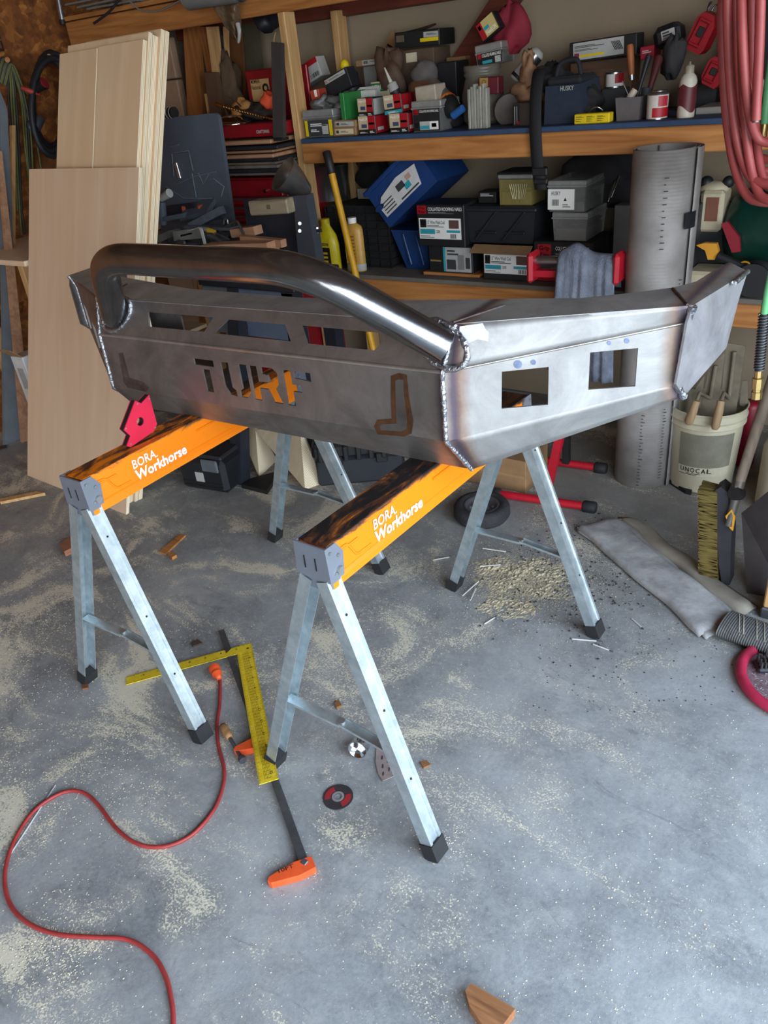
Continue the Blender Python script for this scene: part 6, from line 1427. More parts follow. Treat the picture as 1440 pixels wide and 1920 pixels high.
# black fixture with clamped wood block
yX = 2.60
t = thing('steel_fixture', 'black steel fixture with angle post and chrome knob on bench', 'fixture', V(at(530, 480, y=yX).x, yX, BZ))
q = [at(468, 470, y=yX), at(580, 470, y=yX), at(560, 366, y=yX), at(456, 374, y=yX)]; q[0].z = q[1].z = B1
MB().plate(q, t=.02, n=(0, -1, 0)).build('back_plate', M_BLKST, t)
q2 = [at(556, 470, y=yX - .03), at(592, 470, y=yX - .03), at(573, 366, y=yX - .03), at(549, 368, y=yX - .03)]; q2[0].z = q2[1].z = B1
MB().plate(q2, t=.05, n=(0, -1, 0)).build('angle_post', paint(58, 62, 70, .5), t)
for v in (419, 433): MB().cyl(at(562, v, y=yX - .031), at(562, v, y=yX - .036), .007, n=10).build('bolt', M_ZINC, t)
kc = at(583, 432, y=yX + .0); MB().lathe([(0, -.004), (.022, -.002), (.036, .008), (.036, .012), (.03, .016), (.01, .018), (.01, .03), (0, .03)], kc, 24, Matrix.Rotation(math.pi / 2, 3, 'X') @ Matrix.Rotation(math.pi, 3, 'Y')).build('chrome_knob', CHROME, t)
MB().box(at(600, 432, y=yX + .01) * .5 + kc * .5, (.06, .012, .012)).build('knob_arm', M_BLKST, t)
t = carton('wood_block', 'grey dusty wood block clamped at the top of the black fixture', 'block', (469, 405), (541, 401), (465, 378), yX - .075, .07, wood('dusty_block', C(124, 112, 92), C(156, 142, 118), 'X'), bev=.005)
MB().plate([V(-.004, -.0015, t['_h'] * .4), V(.016, -.0015, t['_h'] * .4), V(.016, -.0015, t['_h'] * .7), V(-.004, -.0015, t['_h'] * .7)], t=.001, n=(0, -1, 0)).build('branded_marking', paint(96, 84, 66), t)
t = thing('metal_scoop', 'bright open metal funnel standing on the black fixture', 'funnel', at(530, 368, y=2.62))
c = at(528, 345, y=2.62); dS = V(-.35, -.62, .62).normalized(); RS = dS.to_track_quat('Z', 'Y').to_matrix()
MB().lathe([(.02, -.09), (.03, -.08), (.056, -.02), (.076, .045), (.076, .045), (.073, .045), (.053, -.02), (.028, -.075), (.02, -.085)], c + V(.03, .03, .01), 30, RS).build('funnel_body', mat('scuffed_aluminium', C(140, 140, 140), .35, .9, var=.2), t)
# red tool chest behind
yT = 2.99
t = thing('tool_chest', 'red steel tool chest with open lid left of the shelf post', 'tool chest', V(-2.82, yT, 0))
M_RED2 = mat('dark_red_enamel', C(138, 18, 30), .4, .1, var=.12)
x0, x1 = -3.02, -2.632
z_ = lambda v, u=480: at(u, v, y=yT).z
def slab(nm, za, zb, mt, dy=0.0, xa=x0, xb=x1, d=.3, par=None): return MB().box(((xa + xb) / 2, yT + dy + d / 2, (za + zb) / 2), (xb - xa, d, abs(zb - za)), .004).build(nm, mt, par or t)
slab('lower_cabinet', .001, z_(335), M_RED2, .02)
for k, (va, vb) in enumerate(((338, 368), (371, 384), (388, 400), (404, 416), (420, 432))):
    dr = slab('drawer', z_(vb), z_(va), M_RED2, -.005, x0 + .01, x1 - .01, .03)
    MB().cyl(V(-2.74, yT - .006, (z_(va) + z_(vb)) / 2 - .01), V(-2.74, yT - .02, (z_(va) + z_(vb)) / 2 - .01), .008, n=10).build('lock', CHROME, dr) if k == 0 else MB().box(((x0 + x1) / 2, yT - .008, z_(va) - .006), (x1 - x0 - .04, .008, .008), .002).build('pull', paint(96, 96, 96, .4, .6), dr)
slab('top_box', z_(257), z_(232), M_RED2, 0)
text(t, 'CRAFTSMAN', at(481, 250.5, y=yT - .0015), (1, 0, 0), (0, 0, 1), px_len(480, 248, yT, 24), .014, LGREY)
MB().box(((x0 + x1) / 2, yT + .29, z_(190) + .02), (x1 - x0, .02, .21), .004).build('open_lid', M_RED2, t)
st = MB().box(at(489, 170, y=yT + .275), (.12, .003, .10), .001).build('sticker', paint(196, 158, 104, .6), t)
s0 = at(472, 166, y=yT + .2725)
text(st, 'MEMBER', s0 + V(0, 0, .02), (1, 0, 0), (0, 0, 1), .06, .016, BLACK); text(st, 'National', s0 + V(0, 0, -.006), (1, 0, 0), (0, 0, 1), .06, .018, BLACK)
MB().lathe([(.010, 0), (.020, 0), (.020, .001), (.010, .001)], at(498, 165, y=yT + .271), 20, Matrix.Rotation(math.pi / 2, 3, 'X')).build('emblem_marking', BLACK, st)
tz_ = z_(232)
# boards between the drawers
strips = [(262, 270, 'pink'), (274, 281, 'dark'), (282, 286, 'pink'), (289, 296, 'pink'), (297, 303, 'dark'), (304, 308, 'grey'), (309, 315, 'grey'), (316, 324, 'dark'), (324, 328, 'grey')]
M_DK = paint(28, 28, 32, .7); gb = 'boards stacked in the open chest front'
for k, (va, vb, kd) in enumerate(strips):
    mt = {'pink': M_PINK, 'dark': M_DK, 'grey': mat('greyed_board', C(110, 98, 88), .8) if k == 5 else M_PINK}[kd]
    if kd == 'grey': mt = bpy.data.materials.get('greyed_board') or mt
    dx = (.0, .02, .005, .0, .02, .01, .02, .01, .01)[k]
    slab('drawer_front' if kd == 'dark' else 'wooden_tray_edge', z_(vb), z_(va), mt, -.02 if kd != 'dark' else -.004, x0, x1 + dx - .02, .2)
# things lying in the chest top
t = thing('long_drill_bit', 'long brass-coloured twisted drill bit lying across the tool chest', 'drill bit', at(455, 210, y=yT - .01))
a, b = at(405, 195, y=yT + .02), at(510, 223, y=yT - .012)
MB().cyl(a, a + (b - a) * .14, .010, n=10).build('shank', mat('brass_steel', C(150, 110, 60), .3, .9, var=.25, scale=40), t)
MB().cyl(a + (b - a) * .12, b, .0045, n=8).build('core', bpy.data.materials['brass_steel'], t)
dd = (b - a); ax = dd.normalized(); n1 = ax.orthogonal().normalized(); n2 = ax.cross(n1)
MB().tube([a + dd * (.14 + .84 * k / 150) + (n1 * math.cos(k * .75) + n2 * math.sin(k * .75)) * .006 * (1 - k / 260) for k in range(151)], .0035, 6).build('flute', bpy.data.materials['brass_steel'], t)
t = thing('steel_bowl', 'shiny steel bowl upside down on the tool chest', 'bowl', at(437, 229, y=yT + .1))
ZMIN[0] = tz_ + .001
c = at(437, 229, y=yT + .1); c.z = tz_ + .001; MB().lathe([(.115, 0), (.115, .004), (.10, .012), (.07, .03), (.03, .038), (0, .04)], c, 28).build('shell', CHROME, t)
o = MB(); lump(o, at(455, 205, y=yT + .16), .06, .05, .042, .25, 111, 20); tag(o.build('tan_glove', mat('tan_suede', C(176, 126, 66), .85)), 'tan suede glove lying in the tool chest', 'glove')
o = MB(); lump(o, at(503, 190, y=yT + .14), .028, .04, .035, .3, 112, 16); tag(o.build('orange_cloth', paint(222, 78, 40, .7)), 'bright orange cloth behind the dark level', 'cloth')
o = MB(); lump(o, at(478, 210, y=yT + .17), .11, .06, .035, .5, 113, 24); tag(o.build('dark_tools', paint(46, 36, 32, .8)), 'dark heaped hand tools at the back of the tool chest', 'tools')
tag(MB().tube(smooth_path([at(425, 180, y=yT + .13), at(440, 188, y=yT + .1), at(452, 200, y=yT + .06)], 5), .0035, 6).build('bent_wire', STEELB), 'thin bent grey wire above the drill bit', 'wire')
# dark level beside the post
t = thing('spirit_level', 'long dark grey level standing against the shelf post', 'level', V(at(520, 258, y=3.05).x, 3.05, .0))
q = [at(512, 258, y=2.975), at(531, 258, y=2.975), at(527, 80, y=3.03), at(508, 78, y=3.03)]; bx_ = q[0] + (q[0] - q[3]) * .03
MB().plate(q, t=.022, n=(0, -1, 0)).build('bar', mat('dark_grey_level', C(66, 60, 58), .6, .2), t)
MB().tube(fillet([at(517, 60, y=3.04), at(512, 78, y=3.04), at(522, 110, y=3.04)], .02, 4), .004, 6).build('hang_loop', paint(150, 120, 70), t)
MB().box((q[0] + q[1]) / 2 + V(0, .02, -.008), (.05, .05, .012)).build('foot', BLACK, t)
# lumber and panels against the back wall
def upright(name, label, cat, pts, y, th, mt, group=None):
    q = [at(u, v, y=y) for u, v in pts]; return tag(MB().plate(q, t=th, n=(0, -1, 0)).build(name, mt), label, cat, group)
yW = 3.50
def to_floor(p_top, p_low, y, dn=.002):
    a, b = at(*p_top, y=y), at(*p_low, y=y); k = (a.z - dn) / (a.z - b.z); return a + (b - a) * k
def plank(name, label, cat, tl, tr, bl, br, y, th, mt, group=None):
    return tag(MB().plate([at(*tl, y=y), at(*tr, y=y), to_floor(tr, br, y), to_floor(tl, bl, y)], t=th, n=(0, -1, 0)).build(name, mt), label, cat, group)
gl_ = 'upright lumber in the back corner'
M_ORW = wood('orange_lumber', C(150, 92, 46), C(190, 126, 70), 'Z')
plank('lumber_board', 'wide orange lumber board at left of the back corner group', 'board', (343, 50), (366, 48), (352, 215), (380, 213), 3.40, .038, M_ORW, gl_)
plank('lumber_board', 'narrow orange strip right of the wide lumber board', 'strip', (371, 50), (382, 50), (388, 135), (397, 135), 3.42, .02, M_ORW, gl_)
plank('lumber_board', 'pale leaning two by four in the back corner group', 'board', (386, 50), (400, 50), (405, 190), (417, 190), 3.30, .038, M_PINEZ, gl_)
plank('lumber_board', 'dark stained strip behind the pale leaning two by four', 'strip', (401, 50), (408, 50), (416, 150), (424, 150), 3.40, .02, M_GAL2, gl_)
plank('wooden_dowel', 'thin round wooden pole right of pale two by four', 'pole', (418, 50), (424, 50), (424, 180), (428, 180), 3.36, .02, M_PINEZ, gl_)
plank('lumber_board', 'broad dark brown board in middle of back corner group', 'board', (427, 60), (450, 60), (430, 140), (456, 143), 3.48, .02, wood('brown_board', C(96, 58, 28), C(130, 84, 44), 'Z'), gl_)
plank('hardboard_panel', 'dark olive hardboard panel behind the tool chest', 'panel', (452, 45), (482, 40), (458, 140), (492, 138), 3.52, .012, mat('olive_hardboard', C(78, 72, 54), .8), gl_)
for k, (u0, u1, v0, v1, lb) in enumerate(((382, 404, 136, 176, 'short brown board end behind the pale two by four'), (383, 398, 176, 215, 'upright short lumber end left of drill bit'), (399, 408, 176, 215, 'thin short lumber end nearest the drill bit'))):
    plank('lumber_end', lb, 'board', (u0, v0), (u1, v0), (u0 + 6, v1), (u1 + 6, v1), 3.26 + .02 * k, .03, (paint(92, 66, 48, .8), M_PINEZ, M_PINEZ)[k], gl_)
o = MB(); lump(o, at(432, 160, y=3.34), .05, .05, .13, .35, 121, 20); tag(o.build('burlap_sack', mat('burlap', C(92, 72, 54), .95)), 'brown cloth bundle between pole and tool chest lid', 'bundle')
# painted block pier in the corner, course by course
M_BLK = mat('painted_block', C(200, 168, 140), .9, var=.1, scale=5, bump=.1)
pier = thing('block_pier', 'painted concrete block pier in the far left corner', 'pier', (-3.95, 3.52, 0))
MB().box((-3.95, 3.565, .95), (.46, .10, 1.9)).build('mortar_core', mat('mortar', C(110, 98, 86), .95), pier)
for r_ in range(9):
    for cc_ in range(2):
        xa = -4.17 + cc_ * .235 + (0.0 if r_ % 2 else 0.0); MB().box((xa + .1, 3.50, .105 + r_ * .203), (.225, .06, .195), .005).build('block', M_BLK, pier)
# ---------------------------------------------------------------- left wall: cables, trims, side shelf
xW = -4.17
M_CABLE = mat('black_cable', C(34, 36, 42), .55, var=.2); M_OLIVE = mat('olive_cord', C(92, 92, 48), .6, var=.3)
t = thing('cable_coil', 'thick black cable coil hung on the strand-board wall', 'cable', at(80, 200, x=xW))
rd = random.Random(4)
for k in range(6):
    cu_, cv = 97 + rd.uniform(-3, 3), 186 + k * 3; ra_, rb_ = 37 + rd.uniform(-4, 5), 84 + rd.uniform(0, 10)
    MB().tube([at(cu_ + ra_ * math.cos(q * .2618), cv + rb_ * math.sin(q * .2618), x=xW + .09 + .012 * k) for q in range(24)], .015, 8, True).build('cable_loop', M_CABLE, t)
MB().tube([at(56, 240, x=xW + .1), at(66, 235, x=xW + .12), at(74, 222, x=xW + .12)], [.03, .035, .028], 10).build('connector', paint(54, 62, 70), t)
a, b = at(64, 172, x=xW + .13), at(83, 156, x=xW + .2); MB().tube([a, a + (b - a) * .5, b], [.018, .02, .03], 12).build('plug', BLACK, t)
MB().cyl(b, b + (b - a).normalized() * .006, .026, n=16).build('plug_face', paint(150, 34, 44), t)
MB().tube([at(42, 165, x=xW + .1), at(57, 171, x=xW + .16), at(72, 176, x=xW + .14)], [.01, .014, .01], 8).build('tie_strap', paint(176, 60, 50), t)
MB().cyl(at(92, 104, x=XL + .001), at(92, 106, x=XL + .16), .012, n=10).build('wall_peg', M_PINE, t)
t = thing('cord_hank', 'loose hank of olive extension cords hanging at the far left', 'cord', at(25, 200, x=xW))
for k in range(9):
    u0, v0 = 4 + k * 2.4, 108 + k * 1.6; u1 = 14 + k * 6; dv_ = 150 + (k % 4) * 40
    MB().tube(smooth_path([at(u0 - 14, v0 + 40, x=xW + .03), at(u0, v0, x=xW + .04 + .003 * k), at(u0 + 10 + k * 1.4, v0 + 22 + k * 3, x=xW + .05), at(u1 + 2, v0 + dv_ * .5, x=xW + .03 + .003 * k), at(u1 + 8, v0 + dv_, x=xW + .05), at(u1 + 12 + k, min(440, v0 + dv_ * 1.5), x=xW + .04)], 6), .006, 6).build('cord_strand', M_OLIVE if k % 3 else M_CABLE, t)
MB().cyl(at(12, 112, x=XL + .001), at(14, 112, x=XL + .17), .012, n=10).build('wall_peg', M_PINE, t)
wl_ = [o for o in COL.objects if o.name == 'wall_left'][0]
text(wl_, 'ENER', at(9, 96, x=XL + .002), (0, 0, 1), (0, 1, 0) if False else (0, -1, 0), .26, .06, paint(40, 24, 14), 'lettering')
text(wl_, 'AT', at(246, 46, x=XL + .002), (0, 0, 1), (0, -1, 0), .10, .07, paint(40, 24, 14), 'lettering')
t = thing('silver_tube', 'slim silver tube with black tip hanging at top left', 'tube', at(112, 30, x=xW + .06))
a, b = at(104, -30, x=xW + .06), at(118, 46, x=xW + .06); MB().cyl(a, a + (b - a) * .88, .014, n=12).build('tube', STEELB, t); MB().cyl(a + (b - a) * .88, b, .0155, n=12).build('tip', BLACK, t)
MB().box((a + b) / 2 + V(-.04, 0, .1), (.08, .02, .03)).build('bracket', IRON, t)
t = thing('bar_clamp', 'hanging bar clamp with ribbed red handle at top left', 'clamp', at(208, 40, x=xW + .1))
MB().tube([at(199, 22, x=xW + .1), at(204, 40, x=xW + .1), at(209, 66, x=xW + .1)], [.022, .026, .02], 14).build('handle', RED, t)
MB().box((at(214, 20, x=xW + .05) + at(219, 60, x=xW + .05)) / 2, (.02, .025, .3), .003, Matrix.Rotation(.12, 3, 'Y')).build('bar', paint(70, 60, 54, .5), t)
MB().cyl(at(209, 62, x=XL + .001), at(209, 62, x=xW + .08), .01, n=8).build('wall_peg', M_PINE, t)
t = thing('hanging_cable_bundle', 'dark wire bundle hanging left above the plywood top', 'cable', at(235, 60, x=xW + .04))
for k in range(4): MB().tube(smooth_path([at(146, 92 - k * 3, x=xW + .04), at(165, 72 - k * 2, x=xW + .08), at(200, 66 - k, x=xW + .1), at(240, 58 - k * 2, x=xW + .08), at(262, 70, x=xW + .04)], 6), .009, 6).build('wire', M_CABLE, t)
# trims leaning at the left edge
for k, (tl, tr, bl, br, xx, mt, lb) in enumerate((((0, 170), (14, 205), (4, 470), (26, 470), -3.98, paint(104, 112, 118, .6), 'grey metal trim leaning at the left edge'), ((-4, 280), (4, 285), (12, 470), (24, 470), -3.92, M_PINK, 'pinkish wood strip leaning at the left edge'), ((22, 235), (29, 235), (22, 470), (29, 470), -4.05, M_PINEZ, 'pale wood strip standing at the left edge'))):
    q = [at(u, v, x=xx) for u, v in (tl, tr, br, bl)]
    n1_, n2_ = q[3] + (q[3] - q[0]).normalized() * 0, q[2]
    def dn(a, b): kk = (a.z - .002) / (a.z - b.z); return a + (b - a) * kk
    f3, f2 = dn(q[0], q[3]), dn(q[1], q[2])
    tag(MB().plate([q[0], q[1], f2, f3], t=.02, n=(1, 0, 0)).build('trim_strip', mt), lb, 'strip', 'strips leaning at the left edge')
# side shelf of plywood boards on the left wall
t = thing('side_shelf', 'low plywood side shelf against the left wall behind plywood', 'shelf', (-4.0, 2.7, 0))
zz = at(30, 478, y=2.2).z
e0 = at(0, 492, y=2.12); zS = e0.z
MB().box((-3.86, 2.75, zS), (.66, 1.26, .025), .002).build('board', M_PLY2, t)
zS2 = at(10, 690, y=2.25).z
MB().box((-3.92, 2.75, zS2), (.54, 1.0, .022), .002).build('board', M_PLY2, t)
for x, y in ((-3.66, 2.2), (-3.66, 3.3), (-4.15, 2.2), (-4.15, 3.3)): MB().box((x, y, zS / 2 - .008), (.04, .06, zS - .02), .002).build('post', M_PINEZ, t)
MB().plate([at(62, 490, y=2.4), at(68, 490, y=2.4), at(53, 590, y=2.4), at(46, 590, y=2.4)], t=.03, n=(0, -1, 0)).build('brace', M_ORW, t)
MB().plate([at(18, 490, y=2.42), at(27, 490, y=2.42), at(40, 600, y=2.42), at(32, 600, y=2.42)], t=.03, n=(0, -1, 0)).build('brace', M_ORW, t)
o = MB()
yK = 2.42
rr = px_len(25, 620, yK, 33); c = V(at(25, 640, y=yK).x, yK, zS2 + .012); hh = at(25, 606, y=yK).z - c.z
t = thing('lidded_bucket', 'grey-white lidded plastic bucket on the low side shelf', 'bucket', c)
MB().lathe([(0, 0), (rr * .82, 0), (rr * .95, hh * .7), (rr, hh * .72), (rr, hh * .78), (rr * .96, hh * .8), (rr * 1.03, hh * .84), (rr * 1.03, hh * .97), (rr * 1.0, hh), (rr * 1.0, hh), (rr * .9, hh), (rr * .88, hh - .012), (0, hh - .012)], c, 30).build('bucket_body', paint(168, 172, 178, .5), t)
MB().tube(fillet([c + V(-.03, -.02, hh), c + V(-.03, -.02, hh + .035), c + V(.03, -.02, hh + .035), c + V(.03, -.02, hh)], .012, 4), .008, 8).build('lid_handle', GREY, t)
t = carton('open_carton', 'open white carton with barcode print standing at left of plywood', 'carton', (56, 768), (78, 772), (19, 668), 1.97, .13, paint(196, 196, 194, .7))
lab(t, .25, .3, .8, .85, paint(196, 196, 194, .7), [('|||', 0, .2, .9, .9, GREY)])
MB().plate([V(-t['_w'] / 2, 0, t['_h'] + .002), V(t['_w'] / 2, 0, t['_h'] + .002), V(t['_w'] / 2, -.05, t['_h'] + .05), V(-t['_w'] / 2, -.05, t['_h'] + .05)], t=.003).build('flap', CARD, t)
t = thing('scrap_pipe', 'grey flat metal bar lying on the floor left of plywood', 'bar', at(30, 790, z=0)); a, b = at(-20, 742, z=.03), at(56, 806, z=.012)
MB().sweep([(-.03, -.008), (.03, -.008), (.03, .008), (-.03, .008)], a, b, (1, 0, .2)).build('bar', M_GAL2, t)
t = thing('pipe_fitting', 'short pipe with clamp collar on the floor left of plywood', 'pipe', at(38, 814, z=0)); a, b = at(20, 812, z=.02), at(60, 818, z=.02)
MB().cyl(a, b, .016, n=12).build('pipe', paint(140, 110, 84, .6), t); MB().cyl(a - (b - a) * .05, a + (b - a) * .12, .024, n=10).build('collar', IRON, t)
tag(MB().plate([at(u, v, z=.01) for u, v in [(-6, 838), (12, 834), (12, 839), (-6, 846)]], t=.009, n=(0, 0, 1)).build('dark_scrap', IRON), 'thin dark metal scrap on the floor at left edge', 'scrap')
tag(MB().plate([at(u, v, z=.014) for u, v in [(0, 935), (68, 921), (84, 924), (0, 941)]], t=.0135, n=(0, 0, 1)).build('wood_lath', M_PINEZ), 'thin wood lath lying on the floor at the left edge', 'stick')
# ---------------------------------------------------------------- stored on the top rail
M_VINYL = mat('grey_vinyl_trim', C(116, 116, 112), .6, var=.1)
for k, (a, b, lb) in enumerate((((128, 9), (240, -14), 'front grey vinyl strip on the top rail at left'), ((150, 14), (250, -8), 'middle grey vinyl strip on top rail at left'), ((168, 17), (262, 0), 'rear grey vinyl strip on top rail at left'))):
    pa, pb = at(*a, y=3.06 + .03 * k), at(*b, y=3.02 + .05 * k); zt_ = 1.966 + .008 * k
    pa.z = max(pa.z, 1.955); pb.z = max(pb.z, 1.97)
    tag(MB().sweep([(-.02, -.004), (.02, -.004), (.02, .004), (-.02, .004)], pa, pb, (0, 1, 0)).build('vinyl_strip', M_VINYL), lb, 'strip', 'vinyl strips on the top rail')
t = thing('hanging_wire', 'dark wire dangling in front of the top rail at left', 'wire', at(200, 20, y=3.0))
MB().tube(smooth_path([at(176, 44, y=3.03), at(198, 28, y=3.03), at(214, 12, y=3.03), at(228, -8, y=3.04), at(240, -20, y=3.1)], 5), .006, 6).build('strand', M_CABLE, t)
MB().tube(smooth_path([at(243, 2, y=3.03), at(262, 18, y=3.035), at(290, 22, y=3.035), at(325, 8, y=3.03), at(350, -8, y=3.04)], 5), .004, 6).build('strand', M_VINYL, t)
t = thing('vinyl_roll', 'grey rolled vinyl sheet resting above the top rail', 'roll', at(400, 5, y=3.02))
a, b = at(352, -6, y=3.0), at(450, -22, y=3.0)
MB().tube([a, b], .052, 20, caps=False).build('roll_sheet', M_VINYL, t); MB().tube([a, b], .044, 20, caps=False).build('inner_turn', M_VINYL, t)
MB().box((a + b) / 2 + V(0, .06, .012), (.1, .06, .02)).build('roll_edge', M_VINYL, t)
M_FILM = clear('brown_clear_film', C(112, 92, 72), .62, .22)
t = thing('plastic_film_bag', 'crumpled clear plastic bag hanging from the top rail', 'bag', at(430, 40, y=3.04))
P = []
for i in range(15):
    s_ = i / 14; row = []
    for j in range(15):
        q = j / 14; wdt = 52 * (1 - .75 * q ** 1.4); u = 404 + 8 + 26 * q + (s_ - .5) * wdt + 8; v = 2 + 78 * q - 16 * abs(s_ - .4) * q
        p = at(u, v, y=3.04 - .02 * math.sin(s_ * 9 + q * 5) - .012 * math.sin(s_ * 23 - q * 17)); row.append(p)
    P.append(row)
MB().grid(P, True, .0015).build('film', M_FILM, t)
a = at(446, 45, y=3.03); MB().tube(smooth_path([at(446, 45, y=3.03), at(449, 62, y=3.02), at(447, 80, y=3.03)], 4), [.012, .011, .010, .010, .009, .008, .008, .007, .005], 7).build('twisted_tail', clear('bright_clear_film', C(190, 190, 184), .7, .15), t)
o = MB(); lump(o, at(500, 42, y=3.3), .05, .06, .045, .2, 131, 20); tag(o.build('dark_helmet', paint(36, 36, 42, .5)), 'dark rounded helmet under the top rail left of post', 'helmet')
# ---------------------------------------------------------------- under the bench
t = thing('hard_case', 'black ribbed hard case on the floor behind left sawhorse legs', 'case', at(605, 912, z=0), inplace=False, M=None)
c0, c1 = at(604, 914, z=0), at(756, 900, z=0); yw = math.atan2(c1.y - c0.y, c1.x - c0.x); w_ = (c1 - c0).length * 1.08
t.matrix_world = Matrix.Translation((c0 + c1) / 2) @ Matrix.Rotation(yw, 4, 'Z')
hz = up_z = at(600, 832, y=c0.y + .02).z
MB().box((0, .10, hz * .32 + .001), (w_, .20, hz * .64), .012).build('case_base', paint(34, 38, 46, .5), t)
ld = MB().box((0, .098, hz * .83), (w_ * 1.04, .22, hz * .34), .014).build('case_lid', BLACK, t)
for k in range(7): MB().box((-w_ * .42 + k * w_ * .14, -.018, hz * .80), (.022, .02, hz * .34), .004).build('rib', BLACK, ld)
for k in (-.25, .25): MB().box((w_ * k, -.012, hz * .62), (.05, .02, hz * .22), .004).build('latch', BLACK, t)
t = thing('battery_case', 'black tool case with grey latch on the floor under the bench', 'case', at(385, 912, z=0), inplace=False)
c0 = at(398, 916, z=0); t.matrix_world = Matrix.Translation(c0 + V(-.02, .06, 0)) @ Matrix.Rotation(.15, 4, 'Z')
MB().box((0, 0, .085), (.26, .2, .165), .02).build('case_body', paint(28, 30, 34, .45), t); MB().box((0, 0, .172), (.24, .18, .02), .008).build('case_top', paint(44, 46, 50, .5), t)
MB().box((.06, -.102, .14), (.09, .014, .06), .006).build('latch', paint(92, 98, 106, .4), t); MB().box((-.01, -.1012, .075), (.045, .002, .05)).build('label', LGREY, t)
for z_ in (.03, .05): MB().box((0, -.1, z_), (.22, .008, .008), .002).build('rib', BLACK, t)
tag(MB().plate([at(u, v, z=.02) for u, v in [(452, 908), (470, 897), (516, 884), (512, 902), (500, 920)]], t=.0195, n=(0, 0, 1)).build('black_tray', BLACK), 'flat black tray on the floor in front of the leaning boards', 'tray')
def leaner(label, bl, br, tl, tr, z1, th, mt):
    a, b = at(*bl, z=.003), at(*br, z=.003)
    return a, b
M_PALE = ply_mat('pale_birch_board', C(186, 168, 138), C(212, 196, 166), 'Y')
for lb, bl, br, tl, tr, yt, mt in (('narrow plywood offcut leaning under the bumper, left of two', (486, 895), (520, 862), (446, 800), (478, 795), 2.40, M_PALE), ('wide pale board leaning under the bumper behind sawhorse leg', (572, 918), (606, 905), (478, 806), (562, 800), 2.38, M_PALE)):
    a, b = at(*bl, z=.003), at(*br, z=.003); c, d = at(*tr, y=yt), at(*tl, y=yt)
    tag(MB().plate([a, b, c, d], t=.018, n=(.5, -1, 0)).build('board_offcut', mt), lb, 'board', 'boards leaning under the bumper')
# ---------------------------------------------------------------- right side of the floor
t = thing('oil_bucket', 'dirty white bucket of concrete trowels with worn grey label', 'bucket', V(-.625, 2.985, 0))
c = Vector(t.location); H_ = .345
M_BUCK = mat('dirty_white_plastic', C(190, 182, 156), .55, var=.12, scale=6)
MB().lathe([(0, .001), (.115, .001), (.122, .01), (.136, H_ * .80), (.136, H_ * .80), (.144, H_ * .81), (.144, H_ * .83), (.138, H_ * .84), (.138, H_ * .88), (.146, H_ * .89), (.146, H_ * .91), (.140, H_ * .92), (.141, H_ * .985), (.146, H_), (.140, H_), (.134, H_ * .9), (.118, .02), (0, .02)], c, 40).build('bucket_body', M_BUCK, t)
def wrap(nm, a0, a1, z0, z1, mt, e=.0012, par=None):
    rad = lambda z_: .122 + (.136 - .122) * z_ / (H_ * .8) + e
    return MB().grid([[c + V(rad(z_) * math.cos(q), rad(z_) * math.sin(q), z_) for z_ in (z0, (z0 + z1) / 2, z1)] for q in [a0 + (a1 - a0) * k / 14 for k in range(15)]]).build(nm, mt, par or t)
# the side that faces the camera: angles around (-0.2,-1)
aL = math.radians(-118); aR = math.radians(-28)
lb_ = wrap('label', aL, aR, .120, .262, mat('worn_grey_label', C(120, 116, 100), .7, var=.2, scale=12))
wrap('label', aL, aR, .082, .120, paint(186, 178, 154, .6), .0014)
def curved_text(s, a_start, zlo, h, step, mt):
    for i, ch in enumerate(s):
        q = a_start + i * step; e = .0036; rad = .122 + .014 * zlo / (H_ * .8) + e
        text(lb_, ch, c + V(rad * math.cos(q), rad * math.sin(q), zlo), (-math.sin(q), math.cos(q), 0), (0, 0, 1), rad * step * .78, h, mt)
curved_text('UNOCAL', math.radians(-113), .097, .020, math.radians(9.0), BLACK)
for k in range(2): wrap('print_marking', math.radians(-116 + k * 14), math.radians(-84 + k * 6), .085 + .005 * k, .0875 + .005 * k, BLACK, .002, lb_)
# trowels and floats standing in the bucket
M_FLOAT = mat('cement_caked_steel', C(126, 116, 98), .8, .15, var=.2, scale=18)
M_GRIP = wood('worn_grip', C(140, 112, 82), C(176, 146, 110), 'Z')
def trowel(label, px, y, grip=None, rib=True):
    t2 = thing('concrete_float', label, 'trowel', c + V(0, 0, H_ * .3), 'concrete trowels in the bucket')
    q = [at(u, v, y=y) for u, v in px]; dn = (q[3] - q[0]).normalized()
    low = [q[2] + (q[2] - q[1]) * .55, q[3] + (q[3] - q[0]) * .55]
    MB().plate(fillet([q[0], q[1], low[0], low[1], q[0]], .012, 4)[:-1], t=.004, n=(0, -1, 0)).build('blade', M_FLOAT, t2)
    if rib: a, b = (q[0] + q[1]) / 2, (q[2] + q[3]) / 2; MB().tube([a + (b - a) * .12 + V(0, -.008, 0), a + (b - a) * .96 + V(0, -.008, 0)], .008, 8).build('spine', M_FLOAT, t2)
    if grip:
        g = [at(u, v, y=yy) for u, v, yy in grip]; MB().tube(smooth_path(g, 4), [.014] * 3 + [.016] * (len(smooth_path(g, 4)) - 4) + [.010], 12).build('grip', M_GRIP, t2)
        MB().tube([g[0], g[0] + V(.0, .03, .02), (q[2] + q[3]) / 2 + V(0, -.01, 0)], .007, 8).build('shank', M_FLOAT, t2)
    return t2
trowel('wide cement-caked float standing at right in the bucket', [(1362, 643), (1398, 648), (1384, 745), (1352, 745)], 2.99, [(1352, 752, 2.84), (1347, 775, 2.825), (1340, 805, 2.815)])
trowel('dark cement-caked float standing in the middle of the bucket', [(1330, 690), (1360, 660), (1348, 745), (1318, 745)], 2.965, [(1306, 752, 2.86), (1298, 775, 2.845), (1290, 795, 2.84)])
